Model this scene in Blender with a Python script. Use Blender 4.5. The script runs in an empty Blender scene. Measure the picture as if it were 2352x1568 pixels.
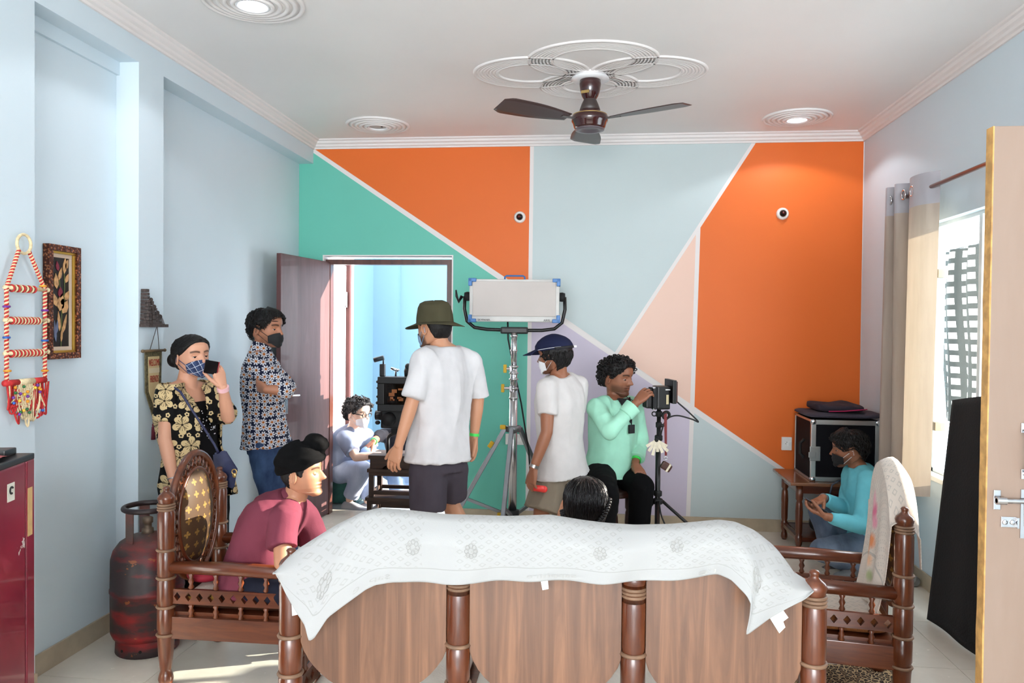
import bpy, bmesh, math, random
from mathutils import Vector, Matrix, noise
import numpy as np
random.seed(7)
scene = bpy.context.scene
col = scene.collection
PI = math.pi

# ------------------------------------------------------------------ camera
# (metres; x right, y towards the back wall, z up; the camera stands at the origin, eye height 1.5475)
F_PX, YAW, PITCH, ROLL, EYE = 1790.6, .1068, .0175, .0102, 1.5475
_fw = Vector((-math.sin(YAW)*math.cos(PITCH), math.cos(YAW)*math.cos(PITCH), -math.sin(PITCH)))
_r0 = Vector((math.cos(YAW), math.sin(YAW), 0)); _u0 = _r0.cross(_fw)
_rt = _r0*math.cos(ROLL) + _u0*math.sin(ROLL); _up = -_r0*math.sin(ROLL) + _u0*math.cos(ROLL)
CAM = Vector((0, 0, EYE))
cd = bpy.data.cameras.new('camera'); cd.sensor_width = 36; cd.lens = F_PX*36/2352; cd.clip_start = .02
co = bpy.data.objects.new('camera', cd); col.objects.link(co)
co.matrix_world = Matrix(((_rt.x, _up.x, -_fw.x, 0), (_rt.y, _up.y, -_fw.y, 0), (_rt.z, _up.z, -_fw.z, EYE), (0, 0, 0, 1)))
scene.camera = co
def at(u, v, d=None, X=None, Y=None, Z=None):
    """survey helper: the real point seen at photo pixel (u, v) at a known depth / plane"""
    q = _fw + _rt*((u-1176)/F_PX) + _up*((784-v)/F_PX)
    t = d if d is not None else X/q.x if X is not None else Y/q.y if Y is not None else (Z-EYE)/q.z
    return CAM + q*t

# ------------------------------------------------------------------ light
scene.view_settings.view_transform = 'Standard'
scene.view_settings.look = 'None'
scene.view_settings.gamma = 1
scene.view_settings.use_curve_mapping = False
scene.cycles.max_bounces = 6; scene.cycles.diffuse_bounces = 4; scene.cycles.glossy_bounces = 2; scene.cycles.transmission_bounces = 4; scene.cycles.transparent_max_bounces = 8
scene.cycles.use_adaptive_sampling = True; scene.cycles.adaptive_threshold = .07
scene.cycles.caustics_reflective = False; scene.cycles.caustics_refractive = False
scene.view_settings.exposure = 0.23
w = bpy.data.worlds.new('daylight'); scene.world = w; w.use_nodes = True
wb = w.node_tree.nodes['Background']
wb.inputs[0].default_value = (.86, .93, 1.0, 1); wb.inputs[1].default_value = 9.0
SUN_DIR = Vector((-1.0, -.32, -.34)).normalized()
sd = bpy.data.lights.new('sun', 'SUN'); sd.energy = 17.0; sd.angle = .009; sd.color = (1, .90, .77)
so = bpy.data.objects.new('sun', sd); col.objects.link(so)
so.rotation_euler = SUN_DIR.to_track_quat('-Z', 'Y').to_euler(); so.location = (8, 6, 6)
def area_light(name, loc, size, direction, power, color=(.93, .97, 1)):
    a = bpy.data.lights.new(name, 'AREA'); a.shape = 'RECTANGLE'; a.size, a.size_y = size
    a.energy = power; a.color = color
    o = bpy.data.objects.new(name, a); col.objects.link(o); o.location = loc
    o.rotation_euler = Vector(direction).to_track_quat('-Z', 'Z').to_euler()
    return o
# added fill light in an unseen opening behind the camera, tilted up at the ceiling 
area_light('near_fill_light', (.0, -4.56, 1.68), (3.4, 2.1), (0, .70, 1), 315, (1, .98, .96))
def portal(loc, size, direction):
    o = area_light('opening_portal', loc, size, direction, 1); o.data.cycles.is_portal = True
portal((2.13, 4.22, 1.44), (1.54, 1.54), (-1, 0, 0))

# ------------------------------------------------------------------ materials
def lin(c):
    c = [x/255 for x in c[:3]]
    return tuple(x/12.92 if x <= .04045 else ((x+.055)/1.055)**2.4 for x in c) + (1,)
MATS = {}
def nt_new(name):
    m = bpy.data.materials.new(name); m.use_nodes = True
    nt = m.node_tree; b = nt.nodes['Principled BSDF']
    return m, nt, b
def N(nt, t, **kw):
    n = nt.nodes.new(t)
    for k, v in kw.items(): setattr(n, k, v)
    return n
def ramp(nt, stops, interp='LINEAR'):
    r = N(nt, 'ShaderNodeValToRGB'); cr = r.color_ramp; cr.interpolation = interp
    while len(cr.elements) < len(stops): cr.elements.new(.5)
    for e, (p, c) in zip(cr.elements, stops): e.position = p; e.color = c if len(c) == 4 else lin(c)
    return r
def math_n(nt, op, a, b=None, c=None):
    n = N(nt, 'ShaderNodeMath', operation=op)
    for i, x in enumerate((a, b, c)):
        if x is None: continue
        if isinstance(x, (int, float)): n.inputs[i].default_value = x
        else: nt.links.new(x, n.inputs[i])
    return n.outputs[0]
def mixc(nt, fac, a, b):
    n = N(nt, 'ShaderNodeMix', data_type='RGBA')
    if isinstance(fac, (int, float)): n.inputs[0].default_value = fac
    else: nt.links.new(fac, n.inputs[0])
    for i, x in ((6, a), (7, b)):
        if isinstance(x, tuple): n.inputs[i].default_value = x
        else: nt.links.new(x, n.inputs[i])
    return n.outputs[2]
def bump(nt, b, height, strength=.2, dist=.01):
    n = N(nt, 'ShaderNodeBump'); n.inputs['Strength'].default_value = strength; n.inputs['Distance'].default_value = dist
    nt.links.new(height, n.inputs['Height']); nt.links.new(n.outputs[0], b.inputs['Normal'])
def noise_n(nt, scale, detail=3, vec=None, rough=.5, dist=0):
    n = N(nt, 'ShaderNodeTexNoise'); n.inputs['Scale'].default_value = scale; n.inputs['Detail'].default_value = detail
    n.inputs['Roughness'].default_value = rough; n.inputs['Distortion'].default_value = dist
    if vec is not None: nt.links.new(vec, n.inputs['Vector'])
    return n.outputs[0]
def objco(nt, scale=None, rot=None):
    tc = N(nt, 'ShaderNodeTexCoord')
    if scale is None and rot is None: return tc.outputs['Object']
    mp = N(nt, 'ShaderNodeMapping')
    if scale: mp.inputs['Scale'].default_value = scale
    if rot: mp.inputs['Rotation'].default_value = rot
    nt.links.new(tc.outputs['Object'], mp.inputs[0]); return mp.outputs[0]
def M(name, c, rough=.5, metal=0, var=.08, vscale=6, bmp=0, bscale=40, spec=.5, coat=0, sheen=0, c2=None):
    """plain painted / cloth / metal material with procedural tone variation"""
    if name in MATS: return MATS[name]
    m, nt, b = nt_new(name)
    A = lin(c); B = lin(c2) if c2 else tuple(min(1, x*(1+var)) for x in A[:3])+(1,)
    C = A if c2 else tuple(x*(1-var) for x in A[:3])+(1,)
    co_ = objco(nt)
    r = ramp(nt, [(.35, C), (.65, B)]); nt.links.new(noise_n(nt, vscale, 4, co_), r.inputs[0])
    nt.links.new(r.outputs[0], b.inputs['Base Color'])
    b.inputs['Roughness'].default_value = rough; b.inputs['Metallic'].default_value = metal
    b.inputs['Specular IOR Level'].default_value = spec
    b.inputs['Coat Weight'].default_value = coat
    if sheen: b.inputs['Sheen Weight'].default_value = sheen
    if bmp: bump(nt, b, noise_n(nt, bscale, 3, co_), bmp, .01)
    MATS[name] = m; return m
def WOOD(name, c1, c2, axis='Z', scale=14, rough=.32, coat=.3, stretch=.09):
    if name in MATS: return MATS[name]
    m, nt, b = nt_new(name)
    s = [scale]*3; s['XYZ'.index(axis)] = scale*stretch
    v = objco(nt, tuple(s))
    f = noise_n(nt, 1.6, 5, v, .6, 1.3)
    r = ramp(nt, [(.3, c1), (.5, tuple((a+b_)/2 for a, b_ in zip(c1, c2))), (.72, c2)])
    nt.links.new(f, r.inputs[0])
    f2 = noise_n(nt, 9, 2, v)
    nt.links.new(mixc(nt, math_n(nt, 'MULTIPLY', f2, .25), r.outputs[0], lin(c1)), b.inputs['Base Color'])
    b.inputs['Roughness'].default_value = rough; b.inputs['Coat Weight'].default_value = coat; b.inputs['Coat Roughness'].default_value = .15
    bump(nt, b, f, .06, .004)
    MATS[name] = m; return m
def METAL(name, c, rough=.3): return M(name, c, rough, 1, .05, 12)
def GLOW(name, c, s):
    if name in MATS: return MATS[name]
    m, nt, b = nt_new(name); b.inputs['Base Color'].default_value = lin(c)
    b.inputs['Emission Color'].default_value = lin(c); b.inputs['Emission Strength'].default_value = s
    MATS[name] = m; return m

# ------------------------------------------------------------------ mesh helpers
def V(*a): return Vector(a)
def faces_of(bm, vs, idx):
    for f in idx:
        try: bm.faces.new([vs[i] for i in f])
        except ValueError: pass
def box(bm, c, s, R=None, bevel=0):
    c = Vector(c); h = Vector(s)/2
    vs = []
    for x in (-1, 1):
        for y in (-1, 1):
            for z in (-1, 1):
                p = Vector((x*h.x, y*h.y, z*h.z)); vs.append(bm.verts.new(c + (R @ p if R else p)))
    fs = [bm.faces.new([vs[i] for i in f]) for f in ((0, 1, 3, 2), (4, 6, 7, 5), (0, 4, 5, 1), (2, 3, 7, 6), (0, 2, 6, 4), (1, 5, 7, 3))]
    if bevel:
        es = list({e for f in fs for e in f.edges})
        bmesh.ops.bevel(bm, geom=es, offset=bevel, segments=2, affect='EDGES', profile=.6)
    return vs
def bx(bm, x0, x1, y0, y1, z0, z1, bevel=0): return box(bm, ((x0+x1)/2, (y0+y1)/2, (z0+z1)/2), (abs(x1-x0), abs(y1-y0), abs(z1-z0)), None, bevel)
def frame_of(d):
    d = d.normalized(); a = Vector((0, 0, 1)) if abs(d.z) < .9 else Vector((1, 0, 0))
    u = a.cross(d).normalized(); return u, d.cross(u)
def tube(bm, pts, r, n=8, caps=True, closed=False):
    pts = [Vector(p) for p in pts]; k = len(pts)
    rs = r if isinstance(r, (list, tuple)) else [r]*k
    rings = []; u = None
    for i, p in enumerate(pts):
        if closed: d = pts[(i+1) % k]-pts[i-1]
        else: d = pts[min(i+1, k-1)]-pts[max(i-1, 0)]
        if d.length < 1e-9: d = Vector((0, 0, 1))
        d.normalize()
        if u is None: u, v = frame_of(d)
        else:
            u = u - d*u.dot(d)
            if u.length < 1e-6: u, v = frame_of(d)
            u.normalize(); v = d.cross(u)
        rings.append([bm.verts.new(p + (u*math.cos(2*PI*j/n) + v*math.sin(2*PI*j/n))*rs[i]) for j in range(n)])
    m = k if closed else k-1
    for i in range(m):
        a, b_ = rings[i], rings[(i+1) % k]
        for j in range(n): bm.faces.new((a[j], a[(j+1) % n], b_[(j+1) % n], b_[j]))
    if caps and not closed: bm.faces.new(list(reversed(rings[0]))); bm.faces.new(rings[-1])
def lathe(bm, prof, c=(0, 0, 0), n=20, axis=None):
    """prof: (z, r) pairs; axis: optional direction of the z axis"""
    c = Vector(c)
    if axis is None: u, v, d = Vector((1, 0, 0)), Vector((0, 1, 0)), Vector((0, 0, 1))
    else: d = Vector(axis).normalized(); u, v = frame_of(d)
    rings = []
    for z, r in prof:
        rr = max(r, 1e-5)
        rings.append([bm.verts.new(c + d*z + (u*math.cos(2*PI*j/n) + v*math.sin(2*PI*j/n))*rr) for j in range(n)])
    for a, b_ in zip(rings, rings[1:]):
        for j in range(n): bm.faces.new((a[j], a[(j+1) % n], b_[(j+1) % n], b_[j]))
    bm.faces.new(list(reversed(rings[0]))); bm.faces.new(rings[-1])
def ball(bm, c, r, nu=16, nv=10, R=None):
    c = Vector(c); r = Vector((r, r, r)) if isinstance(r, (int, float)) else Vector(r)
    def q(p):
        p = Vector((p[0]*r.x, p[1]*r.y, p[2]*r.z)); return c + (R @ p if R else p)
    top = bm.verts.new(q((0, 0, 1))); bot = bm.verts.new(q((0, 0, -1))); rings = []
    for i in range(1, nv):
        t = PI*i/nv
        rings.append([bm.verts.new(q((math.sin(t)*math.cos(2*PI*j/nu), math.sin(t)*math.sin(2*PI*j/nu), math.cos(t)))) for j in range(nu)])
    for j in range(nu):
        bm.faces.new((top, rings[0][j], rings[0][(j+1) % nu])); bm.faces.new((bot, rings[-1][(j+1) % nu], rings[-1][j]))
    for a, b_ in zip(rings, rings[1:]):
        for j in range(nu): bm.faces.new((a[j], b_[j], b_[(j+1) % nu], a[(j+1) % nu]))
def torus(bm, c, R_, r, n=32, m=8, axis=(0, 0, 1), a0=0, a1=2*PI, ell=1.0):
    u, v = frame_of(Vector(axis)); c = Vector(c); full = abs(a1-a0-2*PI) < 1e-6
    k = n if full else n+1
    pts = [c + (u*math.cos(a0+(a1-a0)*i/n) + v*ell*math.sin(a0+(a1-a0)*i/n))*R_ for i in range(k)]
    tube(bm, pts, r, m, True, full)
def prism(bm, pts, ext):
    """pts: polygon (3D, planar), extruded by vector ext"""
    ext = Vector(ext); a = [bm.verts.new(Vector(p)) for p in pts]; b_ = [bm.verts.new(Vector(p)+ext) for p in pts]
    n = len(pts); bm.faces.new(list(reversed(a))); bm.faces.new(b_)
    for i in range(n): bm.faces.new((a[i], a[(i+1) % n], b_[(i+1) % n], b_[i]))
def grid(bm, fn, nu, nv, closed_u=False):
    vs = [[bm.verts.new(fn(i/nu, j/nv)) for j in range(nv+1)] for i in range(nu if closed_u else nu+1)]
    k = len(vs); uvl = bm.loops.layers.uv.verify()
    for i in range(nu):
        for j in range(nv):
            f = bm.faces.new((vs[i][j], vs[(i+1) % k][j], vs[(i+1) % k][j+1], vs[i][j+1]))
            for lp, (a, b_) in zip(f.loops, ((i, j), (i+1, j), (i+1, j+1), (i, j+1))): lp[uvl].uv = (a/nu, b_/nv)
    return vs
def rot(a, axis='Z'): return Matrix.Rotation(a, 3, axis)

def root_loc(p):
    while p.parent: p = p.parent
    return p.location.copy()
def obj(name, bm, mat, parent=None, smooth=False, local=False, base=None, auto=None):
    """link bm as ONE mesh object; vertices are world coordinates unless local"""
    me = bpy.data.meshes.new(name)
    if isinstance(bm, bpy.types.Mesh): me = bm
    else:
        bmesh.ops.recalc_face_normals(bm, faces=bm.faces[:]); bm.to_mesh(me); bm.free()
    o = bpy.data.objects.new(name, me); col.objects.link(o)
    if mat is not None and not me.materials: me.materials.append(mat)
    if parent:
        o.parent = parent
        if not local: me.transform(Matrix.Translation(-root_loc(parent)))
    elif base is not None:
        me.transform(Matrix.Translation(-Vector(base))); o.location = base
    if smooth: me.polygons.foreach_set('use_smooth', [True]*len(me.polygons))
    if auto is not None:
        me.polygons.foreach_set('use_smooth', [True]*len(me.polygons)); me.set_sharp_from_angle(angle=math.radians(auto))
    return o
def tag(o, label, cat, group=None):
    o['label'] = label; o['category'] = cat
    if group: o['group'] = group
    return o
def thing(name, label, cat, loc=(0, 0, 0), rotz=0, group=None):
    o = bpy.data.objects.new(name, None); col.objects.link(o); o.empty_display_size = .1
    o.location = loc; o.rotation_euler = (0, 0, rotz)
    return tag(o, label, cat, group)
def struct(name, bm, m, parent=None, **kw):
    o = obj(name, bm, m, parent, **kw)
    if not parent: o['kind'] = 'structure'
    return o
def B(): return bmesh.new()
def text_bm(s, size, M4, extrude=.0008, align='CENTER', squash=1.0):
    """lettering as mesh in a bmesh; M4 places the text plane (x right, y up)"""
    cu = bpy.data.curves.new('t', 'FONT'); cu.body = s; cu.size = size; cu.extrude = extrude; cu.align_x = align; cu.align_y = 'CENTER'
    cu.resolution_u = 3
    o = bpy.data.objects.new('t', cu); col.objects.link(o)
    dg = bpy.context.evaluated_depsgraph_get(); me = bpy.data.meshes.new_from_object(o.evaluated_get(dg))
    bpy.data.objects.remove(o); bm = B(); bm.from_mesh(me); bpy.data.meshes.remove(me)
    for v in bm.verts: v.co = M4 @ Vector((v.co.x*squash, v.co.y, v.co.z))
    return bm
def basis(o, x, y, z):
    x, y, z = Vector(x), Vector(y), Vector(z)
    return Matrix(((x.x, y.x, z.x, o[0]), (x.y, y.y, z.y, o[1]), (x.z, y.z, z.z, o[2]), (0, 0, 0, 1)))
# ================================================================== THE ROOM
XR, XB, XW, YD, ZC, YN = -2.42, -2.30, 2.0, 6.157, 3.05, -4.6
def wall_paint(name, c, bmp=.05):
    if name in MATS: return MATS[name]
    m, nt, b = nt_new(name); co_ = objco(nt); A = lin(c)
    r = ramp(nt, [(.3, tuple(x*.965 for x in A[:3])+(1,)), (.7, A)]); nt.links.new(noise_n(nt, 1.7, 5, co_), r.inputs[0])
    f = math_n(nt, 'MULTIPLY', math_n(nt, 'LESS_THAN', noise_n(nt, 14, 2, co_, .7), .27), .05)
    nt.links.new(mixc(nt, f, r.outputs[0], tuple(x*.8 for x in A[:3])+(1,)), b.inputs['Base Color'])
    b.inputs['Roughness'].default_value = .5; b.inputs['Specular IOR Level'].default_value = .35
    bump(nt, b, noise_n(nt, 130, 3, co_), bmp, .002); MATS[name] = m; return m
m_blue = wall_paint('paint_pale_blue', (212, 226, 234))
m_white = wall_paint('paint_white', (232, 226, 224))
m_ceil = wall_paint('paint_ceiling', (238, 234, 232), .03)

bm = B()                                             # left wall with its piers and the beam above the alcoves
bx(bm, XR-.2, XR, YN-.2, YD, -.02, ZC)
bx(bm, XR-.01, XB, YN, 2.987, -.02, ZC); bx(bm, XR-.01, XB, 3.72, 3.946, -.02, 2.865)
bx(bm, XR-.01, XB, 2.987, YD, 2.865, ZC)
bx(bm, XR-.01, XR+.018, 2.987, 3.72, 2.80, 2.87)
struct('wall_left', bm, m_blue)
bm = B()                                             # right wall round the window and the side doorway
WY0, WY1, WZ0, WZ1 = 3.45, 4.99, .675, 2.20
DY0, DY1 = 1.30, 2.215
T = .105
bx(bm, XW, XW+T, WY1, YD+.2, -.02, ZC); bx(bm, XW, XW+T, DY1, WY0, -.02, ZC); bx(bm, XW, XW+T, YN-.2, DY0, -.02, ZC)
bx(bm, XW, XW+T, WY0, WY1, -.02, WZ0); bx(bm, XW, XW+T, WY0, WY1, WZ1, ZC); bx(bm, XW, XW+T, DY0, DY1, 2.13, ZC)
bx(bm, XW-.012, XW, WY0-.2, WY1+.03, WZ1, WZ1+.20)
struct('wall_right', bm, m_blue)
bm = B()                                             # back wall round the inner door
OX0, OX1, OZ = -2.205, -1.150, 2.115
bx(bm, XR-.2, OX0, YD, YD+.2, -.02, ZC); bx(bm, OX1, XW, YD, YD+.2, -.02, ZC); bx(bm, OX0, OX1, YD, YD+.2, OZ, ZC)
wall_back = struct('wall_back', bm, m_white)
bm = B()                                             # near wall, behind the camera, its wide opening added for the fill light
bx(bm, XR, -1.75, YN-.2, YN, -.02, ZC); bx(bm, 1.75, XW, YN-.2, YN, -.02, ZC)
bx(bm, -1.75, 1.75, YN-.2, YN, -.02, .55); bx(bm, -1.75, 1.75, YN-.2, YN, 2.75, ZC)
struct('wall_near', bm, m_blue)
bm = B(); bx(bm, XR-.2, XW+T, YN-.2, YD+.2, ZC, ZC+.15); ceiling = struct('ceiling', bm, m_ceil)

# painted blocks of colour on the back wall: outlines surveyed on the wall plane
def wp(u, v): p = at(u, v, Y=YD); return (p.x, p.z)
def line(a, b_, u): return a[1] + (b_[1]-a[1])*(u-a[0])/(b_[0]-a[0])
def lineu(a, b_, v): return a[0] + (b_[0]-a[0])*(v-a[1])/(b_[1]-a[1])
DA, DB = (724, 346), (1972, 1199)                    # the long diagonal
def diag(u, o): return line(DA, DB, u)+o
VA0, VA1 = (1222, 330), (1211, 1200)                 # vertical white line left of centre
VC0, VC1 = (1604, 520), (1581, 1200)                 # vertical white line right of centre
BL0, BL1 = (1735, 322), (1415, 812)                  # slanted line, upper right
def seg_x(p, q, r, s):
    d1 = (q[0]-p[0], q[1]-p[1]); d2 = (s[0]-r[0], s[1]-r[1]); dd = d1[0]*d2[1]-d1[1]*d2[0]
    t = ((r[0]-p[0])*d2[1]-(r[1]-p[1])*d2[0])/dd; return (p[0]+d1[0]*t, p[1]+d1[1]*t)
def off(p, q, d):                                    # shift a line sideways by d pixels
    n = math.hypot(q[0]-p[0], q[1]-p[1]); ox, oy = -(q[1]-p[1])/n*d, (q[0]-p[0])/n*d
    return (p[0]+ox, p[1]+oy), (q[0]+ox, q[1]+oy)
Dup, Ddn = off(DA, DB, -6.5), off(DA, DB, 6.5)
Al, Ar = off(VA0, VA1, 4.5), off(VA0, VA1, -4.5)
Cl, Cr = off(VC0, VC1, 5), off(VC0, VC1, -5)
Bl, Br = off(BL0, BL1, 4), off(BL0, BL1, -4)
TOP = ((600, 320), (2100, 303)); RGT = ((1984, 300), (1972, 1210))
X = seg_x
def panel(name, pts, c, label):
    if callable(pts): pts = pts()
    bm = B(); q = [wp(*p) for p in pts]; q = [(max(min(x, XW-.001), XR+.001), max(min(z, ZC-.001), .097)) for x, z in q]
    prism(bm, [(x, YD, z) for x, z in q], (0, -.002, 0))
    o = obj(name, bm, wall_paint('paint_'+label.split()[0], c), wall_back); o['label'] = label
panel('paint_block', [X(*Dup, *TOP), X(*Al, *TOP), X(*Al, *Dup)], (230, 110, 38), 'orange triangle beside the slanting white line')
panel('paint_block', [X(*Ar, *TOP), X(*Bl, *TOP), X(*Bl, *Dup), X(*Ar, *Dup)], (196, 209, 210), 'icy blue block in the middle of the wall')
pB = X(*Br, *Cl)
panel('paint_block', [pB, X(*Cl, *Dup), X(*Br, *Dup)], (238, 202, 184), 'peach triangle')
panel('paint_block', [X(*Br, *TOP), X(*RGT, *TOP), X(*RGT, *Dup), X(*Cr, *Dup), X(*Br, *Cr)], (230, 110, 38), 'orange block in the right corner')
BOT = ((600, 1240), (2100, 1240))
panel('paint_block', [X(*Ar, *Ddn), X(*Cl, *Ddn), X(*Cl, *BOT), X(*Ar, *BOT)], (206, 196, 214), 'lilac block below the diagonal')
panel('paint_block', [X(*Cr, *Ddn), X(*RGT, *Ddn), (1968, 1240), X(*Cr, *BOT)], (196, 209, 210), 'icy blue wedge by the floor')
# green area, cut round the door opening
b0, b1 = wp(*X(*Ddn, *Al)), wp(*X(*Al, *BOT)); d0 = wp(724+6, 346+14)
m_teal = wall_paint('paint_sea_green', (108, 196, 176))
zt = OZ+.01
def dz(x):                                           # height of the diagonal's lower edge above x
    p0, p1 = Ddn; a = wp(*p0); c = wp(*p1); return a[1]+(c[1]-a[1])*(x-a[0])/(c[0]-a[0])
bm = B()
prism(bm, [(XR+.001, YD, zt), (OX1+.012, YD, zt), (OX1+.012, YD, dz(OX1+.012)), (XB, YD, min(dz(XB), 2.97)), (XB, YD, 2.865), (XR+.001, YD, 2.865)], (0, -.002, 0))
prism(bm, [(OX1+.012, YD, .097), (b1[0], YD, .097), (b0[0], YD, b0[1]), (OX1+.012, YD, dz(OX1+.012))], (0, -.002, 0))
prism(bm, [(XR+.001, YD, .097), (OX0-.012, YD, .097), (OX0-.012, YD, zt), (XR+.001, YD, zt)], (0, -.002, 0))
o = obj('paint_block', bm, m_teal, wall_back); o['label'] = 'sea green block round the door'

# floor: glossy cream vitrified tiles, each its own piece
def tile_mat(name, c):
    m, nt, b = nt_new(name); co_ = objco(nt); A = lin(c)
    oi = N(nt, 'ShaderNodeObjectInfo')
    f = math_n(nt, 'ADD', math_n(nt, 'MULTIPLY', noise_n(nt, 5, 6, co_, .65), .8), math_n(nt, 'MULTIPLY', oi.outputs['Random'], .12))
    r = ramp(nt, [(.3, tuple(x*.90 for x in A[:3])+(1,)), (.62, A)]); nt.links.new(f, r.inputs[0])
    nt.links.new(r.outputs[0], b.inputs['Base Color']); b.inputs['Roughness'].default_value = .16
    b.inputs['Specular IOR Level'].default_value = .5
    nz = noise_n(nt, 30, 3, co_); rr = ramp(nt, [(.3, (.12,)*3+(1,)), (.8, (.3,)*3+(1,))]); nt.links.new(nz, rr.inputs[0]); nt.links.new(rr.outputs[0], b.inputs['Roughness'])
    MATS[name] = m; return m
m_tile = tile_mat('vitrified_tile', (232, 224, 210))
bm = B(); bx(bm, XR-.1, XW+.1, YN-.1, YD+.2, -.06, -.003)
floor = struct('floor', bm, M('grout', (140, 128, 112), .8))
TS = .6
def tile_me(w_, h_):
    bm = B(); bx(bm, .001, w_-.001, .001, h_-.001, -.02, 0); me = bpy.data.meshes.new('tile'); bmesh.ops.recalc_face_normals(bm, faces=bm.faces[:]); bm.to_mesh(me); bm.free(); me.materials.append(m_tile); return me
_tm = {}
xs = [XR]; x = 1.68-.6*6
while x < XW:
    if x > XR: xs.append(x)
    x += TS
xs.append(XW)
ys = [YN]; y = 4.36-.6*14
while y < YD+.15:
    if y > YN: ys.append(y)
    y += TS
ys.append(YD+.2)
for i in range(len(xs)-1):
    for j in range(len(ys)-1):
        k = (round(xs[i+1]-xs[i], 3), round(ys[j+1]-ys[j], 3))
        if k[0] < .02 or k[1] < .02: continue
        if k not in _tm: _tm[k] = tile_me(*k)
        o = bpy.data.objects.new('tile', _tm[k]); col.objects.link(o); o.parent = floor; o.location = (xs[i], ys[j], 0)

# skirting of the same stone
m_skirt = M('skirting_tile', (186, 170, 146), .3, 0, .1, 9)
def skirt(name, segs):
    bm = B()
    for (x0, x1, y0, y1) in segs: bx(bm, x0, x1, y0, y1, 0, .0955, .002)
    struct(name, bm, m_skirt)
skirt('baseboard_back', [(OX1+.03, XW-.012, YD-.012, YD-.001)])
skirt('baseboard_left', [(XR+.001, XR+.012, 2.99, 3.718), (XR+.001, XB+.012, 3.71, 3.72), (XB+.001, XB+.012, 3.72, 3.946), (XR+.001, XR+.012, 3.958, YD-.001), (XB+.001, XB+.012, YN, 2.987)])
skirt('baseboard_right', [(XW-.012, XW-.001, DY1+.06, YD-.013), (XW-.012, XW-.001, YN, DY0-.06)])

# plaster cornice
CPROF = [(0, 0), (.012, 0), (.016, .012), (.030, .018), (.034, .032), (.050, .040), (.056, .056), (.070, .060), (.074, .070), (0, .070)]
m_corn = wall_paint('paint_cornice', (234, 228, 226), .02)
def cornice(name, p0, p1, inward):
    bm = B(); p0, p1, inward = Vector(p0), Vector(p1), Vector(inward)
    pts = [p0 + inward*a + Vector((0, 0, ZC-.070+b_)) for a, b_ in CPROF]
    prism(bm, pts, p1-p0); struct(name, bm, m_corn)
cornice('trim_1', (XB, YN, 0), (XB, YD, 0), (1, 0, 0))
cornice('trim_2', (XB, YD, 0), (XW, YD, 0), (0, -1, 0))
cornice('trim_3', (XW, YN, 0), (XW, YD, 0), (-1, 0, 0))

# ------------------------------------------------------------------ inner door: frame, open leaf
m_brown = WOOD('door_brown', (70, 36, 28), (104, 58, 44), 'Z', 9, .35, .25)
bm = B()
bx(bm, OX1-.045, OX1-.004, YD+.03, YD+.11, 0, OZ-.065); bx(bm, OX0+.004, OX0+.045, YD+.03, YD+.11, 0, OZ-.065); bx(bm, OX0+.004, OX1-.004, YD+.03, YD+.11, OZ-.065, OZ-.024)
door_1 = struct('door_1', bm, m_brown)
def leaf_mat():
    m, nt, b = nt_new('door_laminate'); v = objco(nt, (5, 5, .7))
    f = noise_n(nt, 2.2, 5, v, .6, .8); r = ramp(nt, [(.3, (78, 50, 50)), (.7, (100, 68, 68))]); nt.links.new(f, r.inputs[0])
    nt.links.new(r.outputs[0], b.inputs['Base Color']); b.inputs['Roughness'].default_value = .5; b.inputs['Coat Weight'].default_value = .05; b.inputs['Specular IOR Level'].default_value = .3
    return m
m_leaf = leaf_mat()
hg, fr = Vector((-2.165, 6.19, 0)), Vector((-2.262, 5.42, 0))
dd = (fr-hg).normalized(); nn = Vector((-dd.y, dd.x, 0))
if nn.x < 0: nn = -nn
Rl = Matrix(((dd.x, nn.x, 0), (dd.y, nn.y, 0), (0, 0, 1)))
bm = B(); box(bm, (hg+fr)/2 + nn*-.018 + V(0, 0, 1.04), ((fr-hg).length, .036, 2.06), Rl, .003); leaf = obj('door_leaf', bm, m_leaf, door_1)
m_chrome = METAL('chrome', (205, 205, 208), .22)
bm = B(); hp = fr - dd*.075 + nn*.0 + V(0, 0, .985)
box(bm, hp+nn*.004, (.045, .006, .17), Rl, .002); tube(bm, [hp+V(0, 0, .05), hp+nn*.055+V(0, 0, .05)], .009); tube(bm, [hp+nn*.05+V(0, 0, .05), hp+nn*.055-dd*.10+V(0, 0, .045)], .008)
obj('handle', bm, m_chrome, door_1)
bm = B(); box(bm, fr + dd*.001 + nn*-.018 + V(0, 0, 1.06), (.006, .022, .16), Rl, .001); obj('lock_plate', bm, m_chrome, door_1)

# ------------------------------------------------------------------ side door (plywood face) that stands open beside the camera
def ply_mat():
    m, nt, b = nt_new('plywood_face'); v = objco(nt, (3.2, 3.2, .5))
    f = noise_n(nt, 2.0, 6, v, .6, 1.0); r = ramp(nt, [(.25, (142, 118, 102)), (.75, (156, 134, 120))]); nt.links.new(f, r.inputs[0])
    g = noise_n(nt, 1.1, 4, objco(nt)); c = mixc(nt, math_n(nt, 'MULTIPLY', g, .5), r.outputs[0], lin((152, 130, 116)))
    nt.links.new(c, b.inputs['Base Color']); b.inputs['Roughness'].default_value = .42; bump(nt, b, f, .08, .003); return m
bm = B(); bx(bm, XW-.02, XW+.06, DY0, DY0+.05, 0, 2.13); bx(bm, XW-.02, XW+.06, DY1-.05, DY1, 0, 2.13); bx(bm, XW-.02, XW+.06, DY0, DY1, 2.08, 2.13)
door_2 = struct('door_2', bm, M('door_frame_beige', (190, 150, 110), .5))
LX0 = 1.040; LY = 2.200
bm = B(); bx(bm, LX0+.004, 1.965, LY, LY+.034, .012, 2.095, .002); obj('door_leaf', bm, ply_mat(), door_2)
bm = B(); n_ = 40
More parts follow.
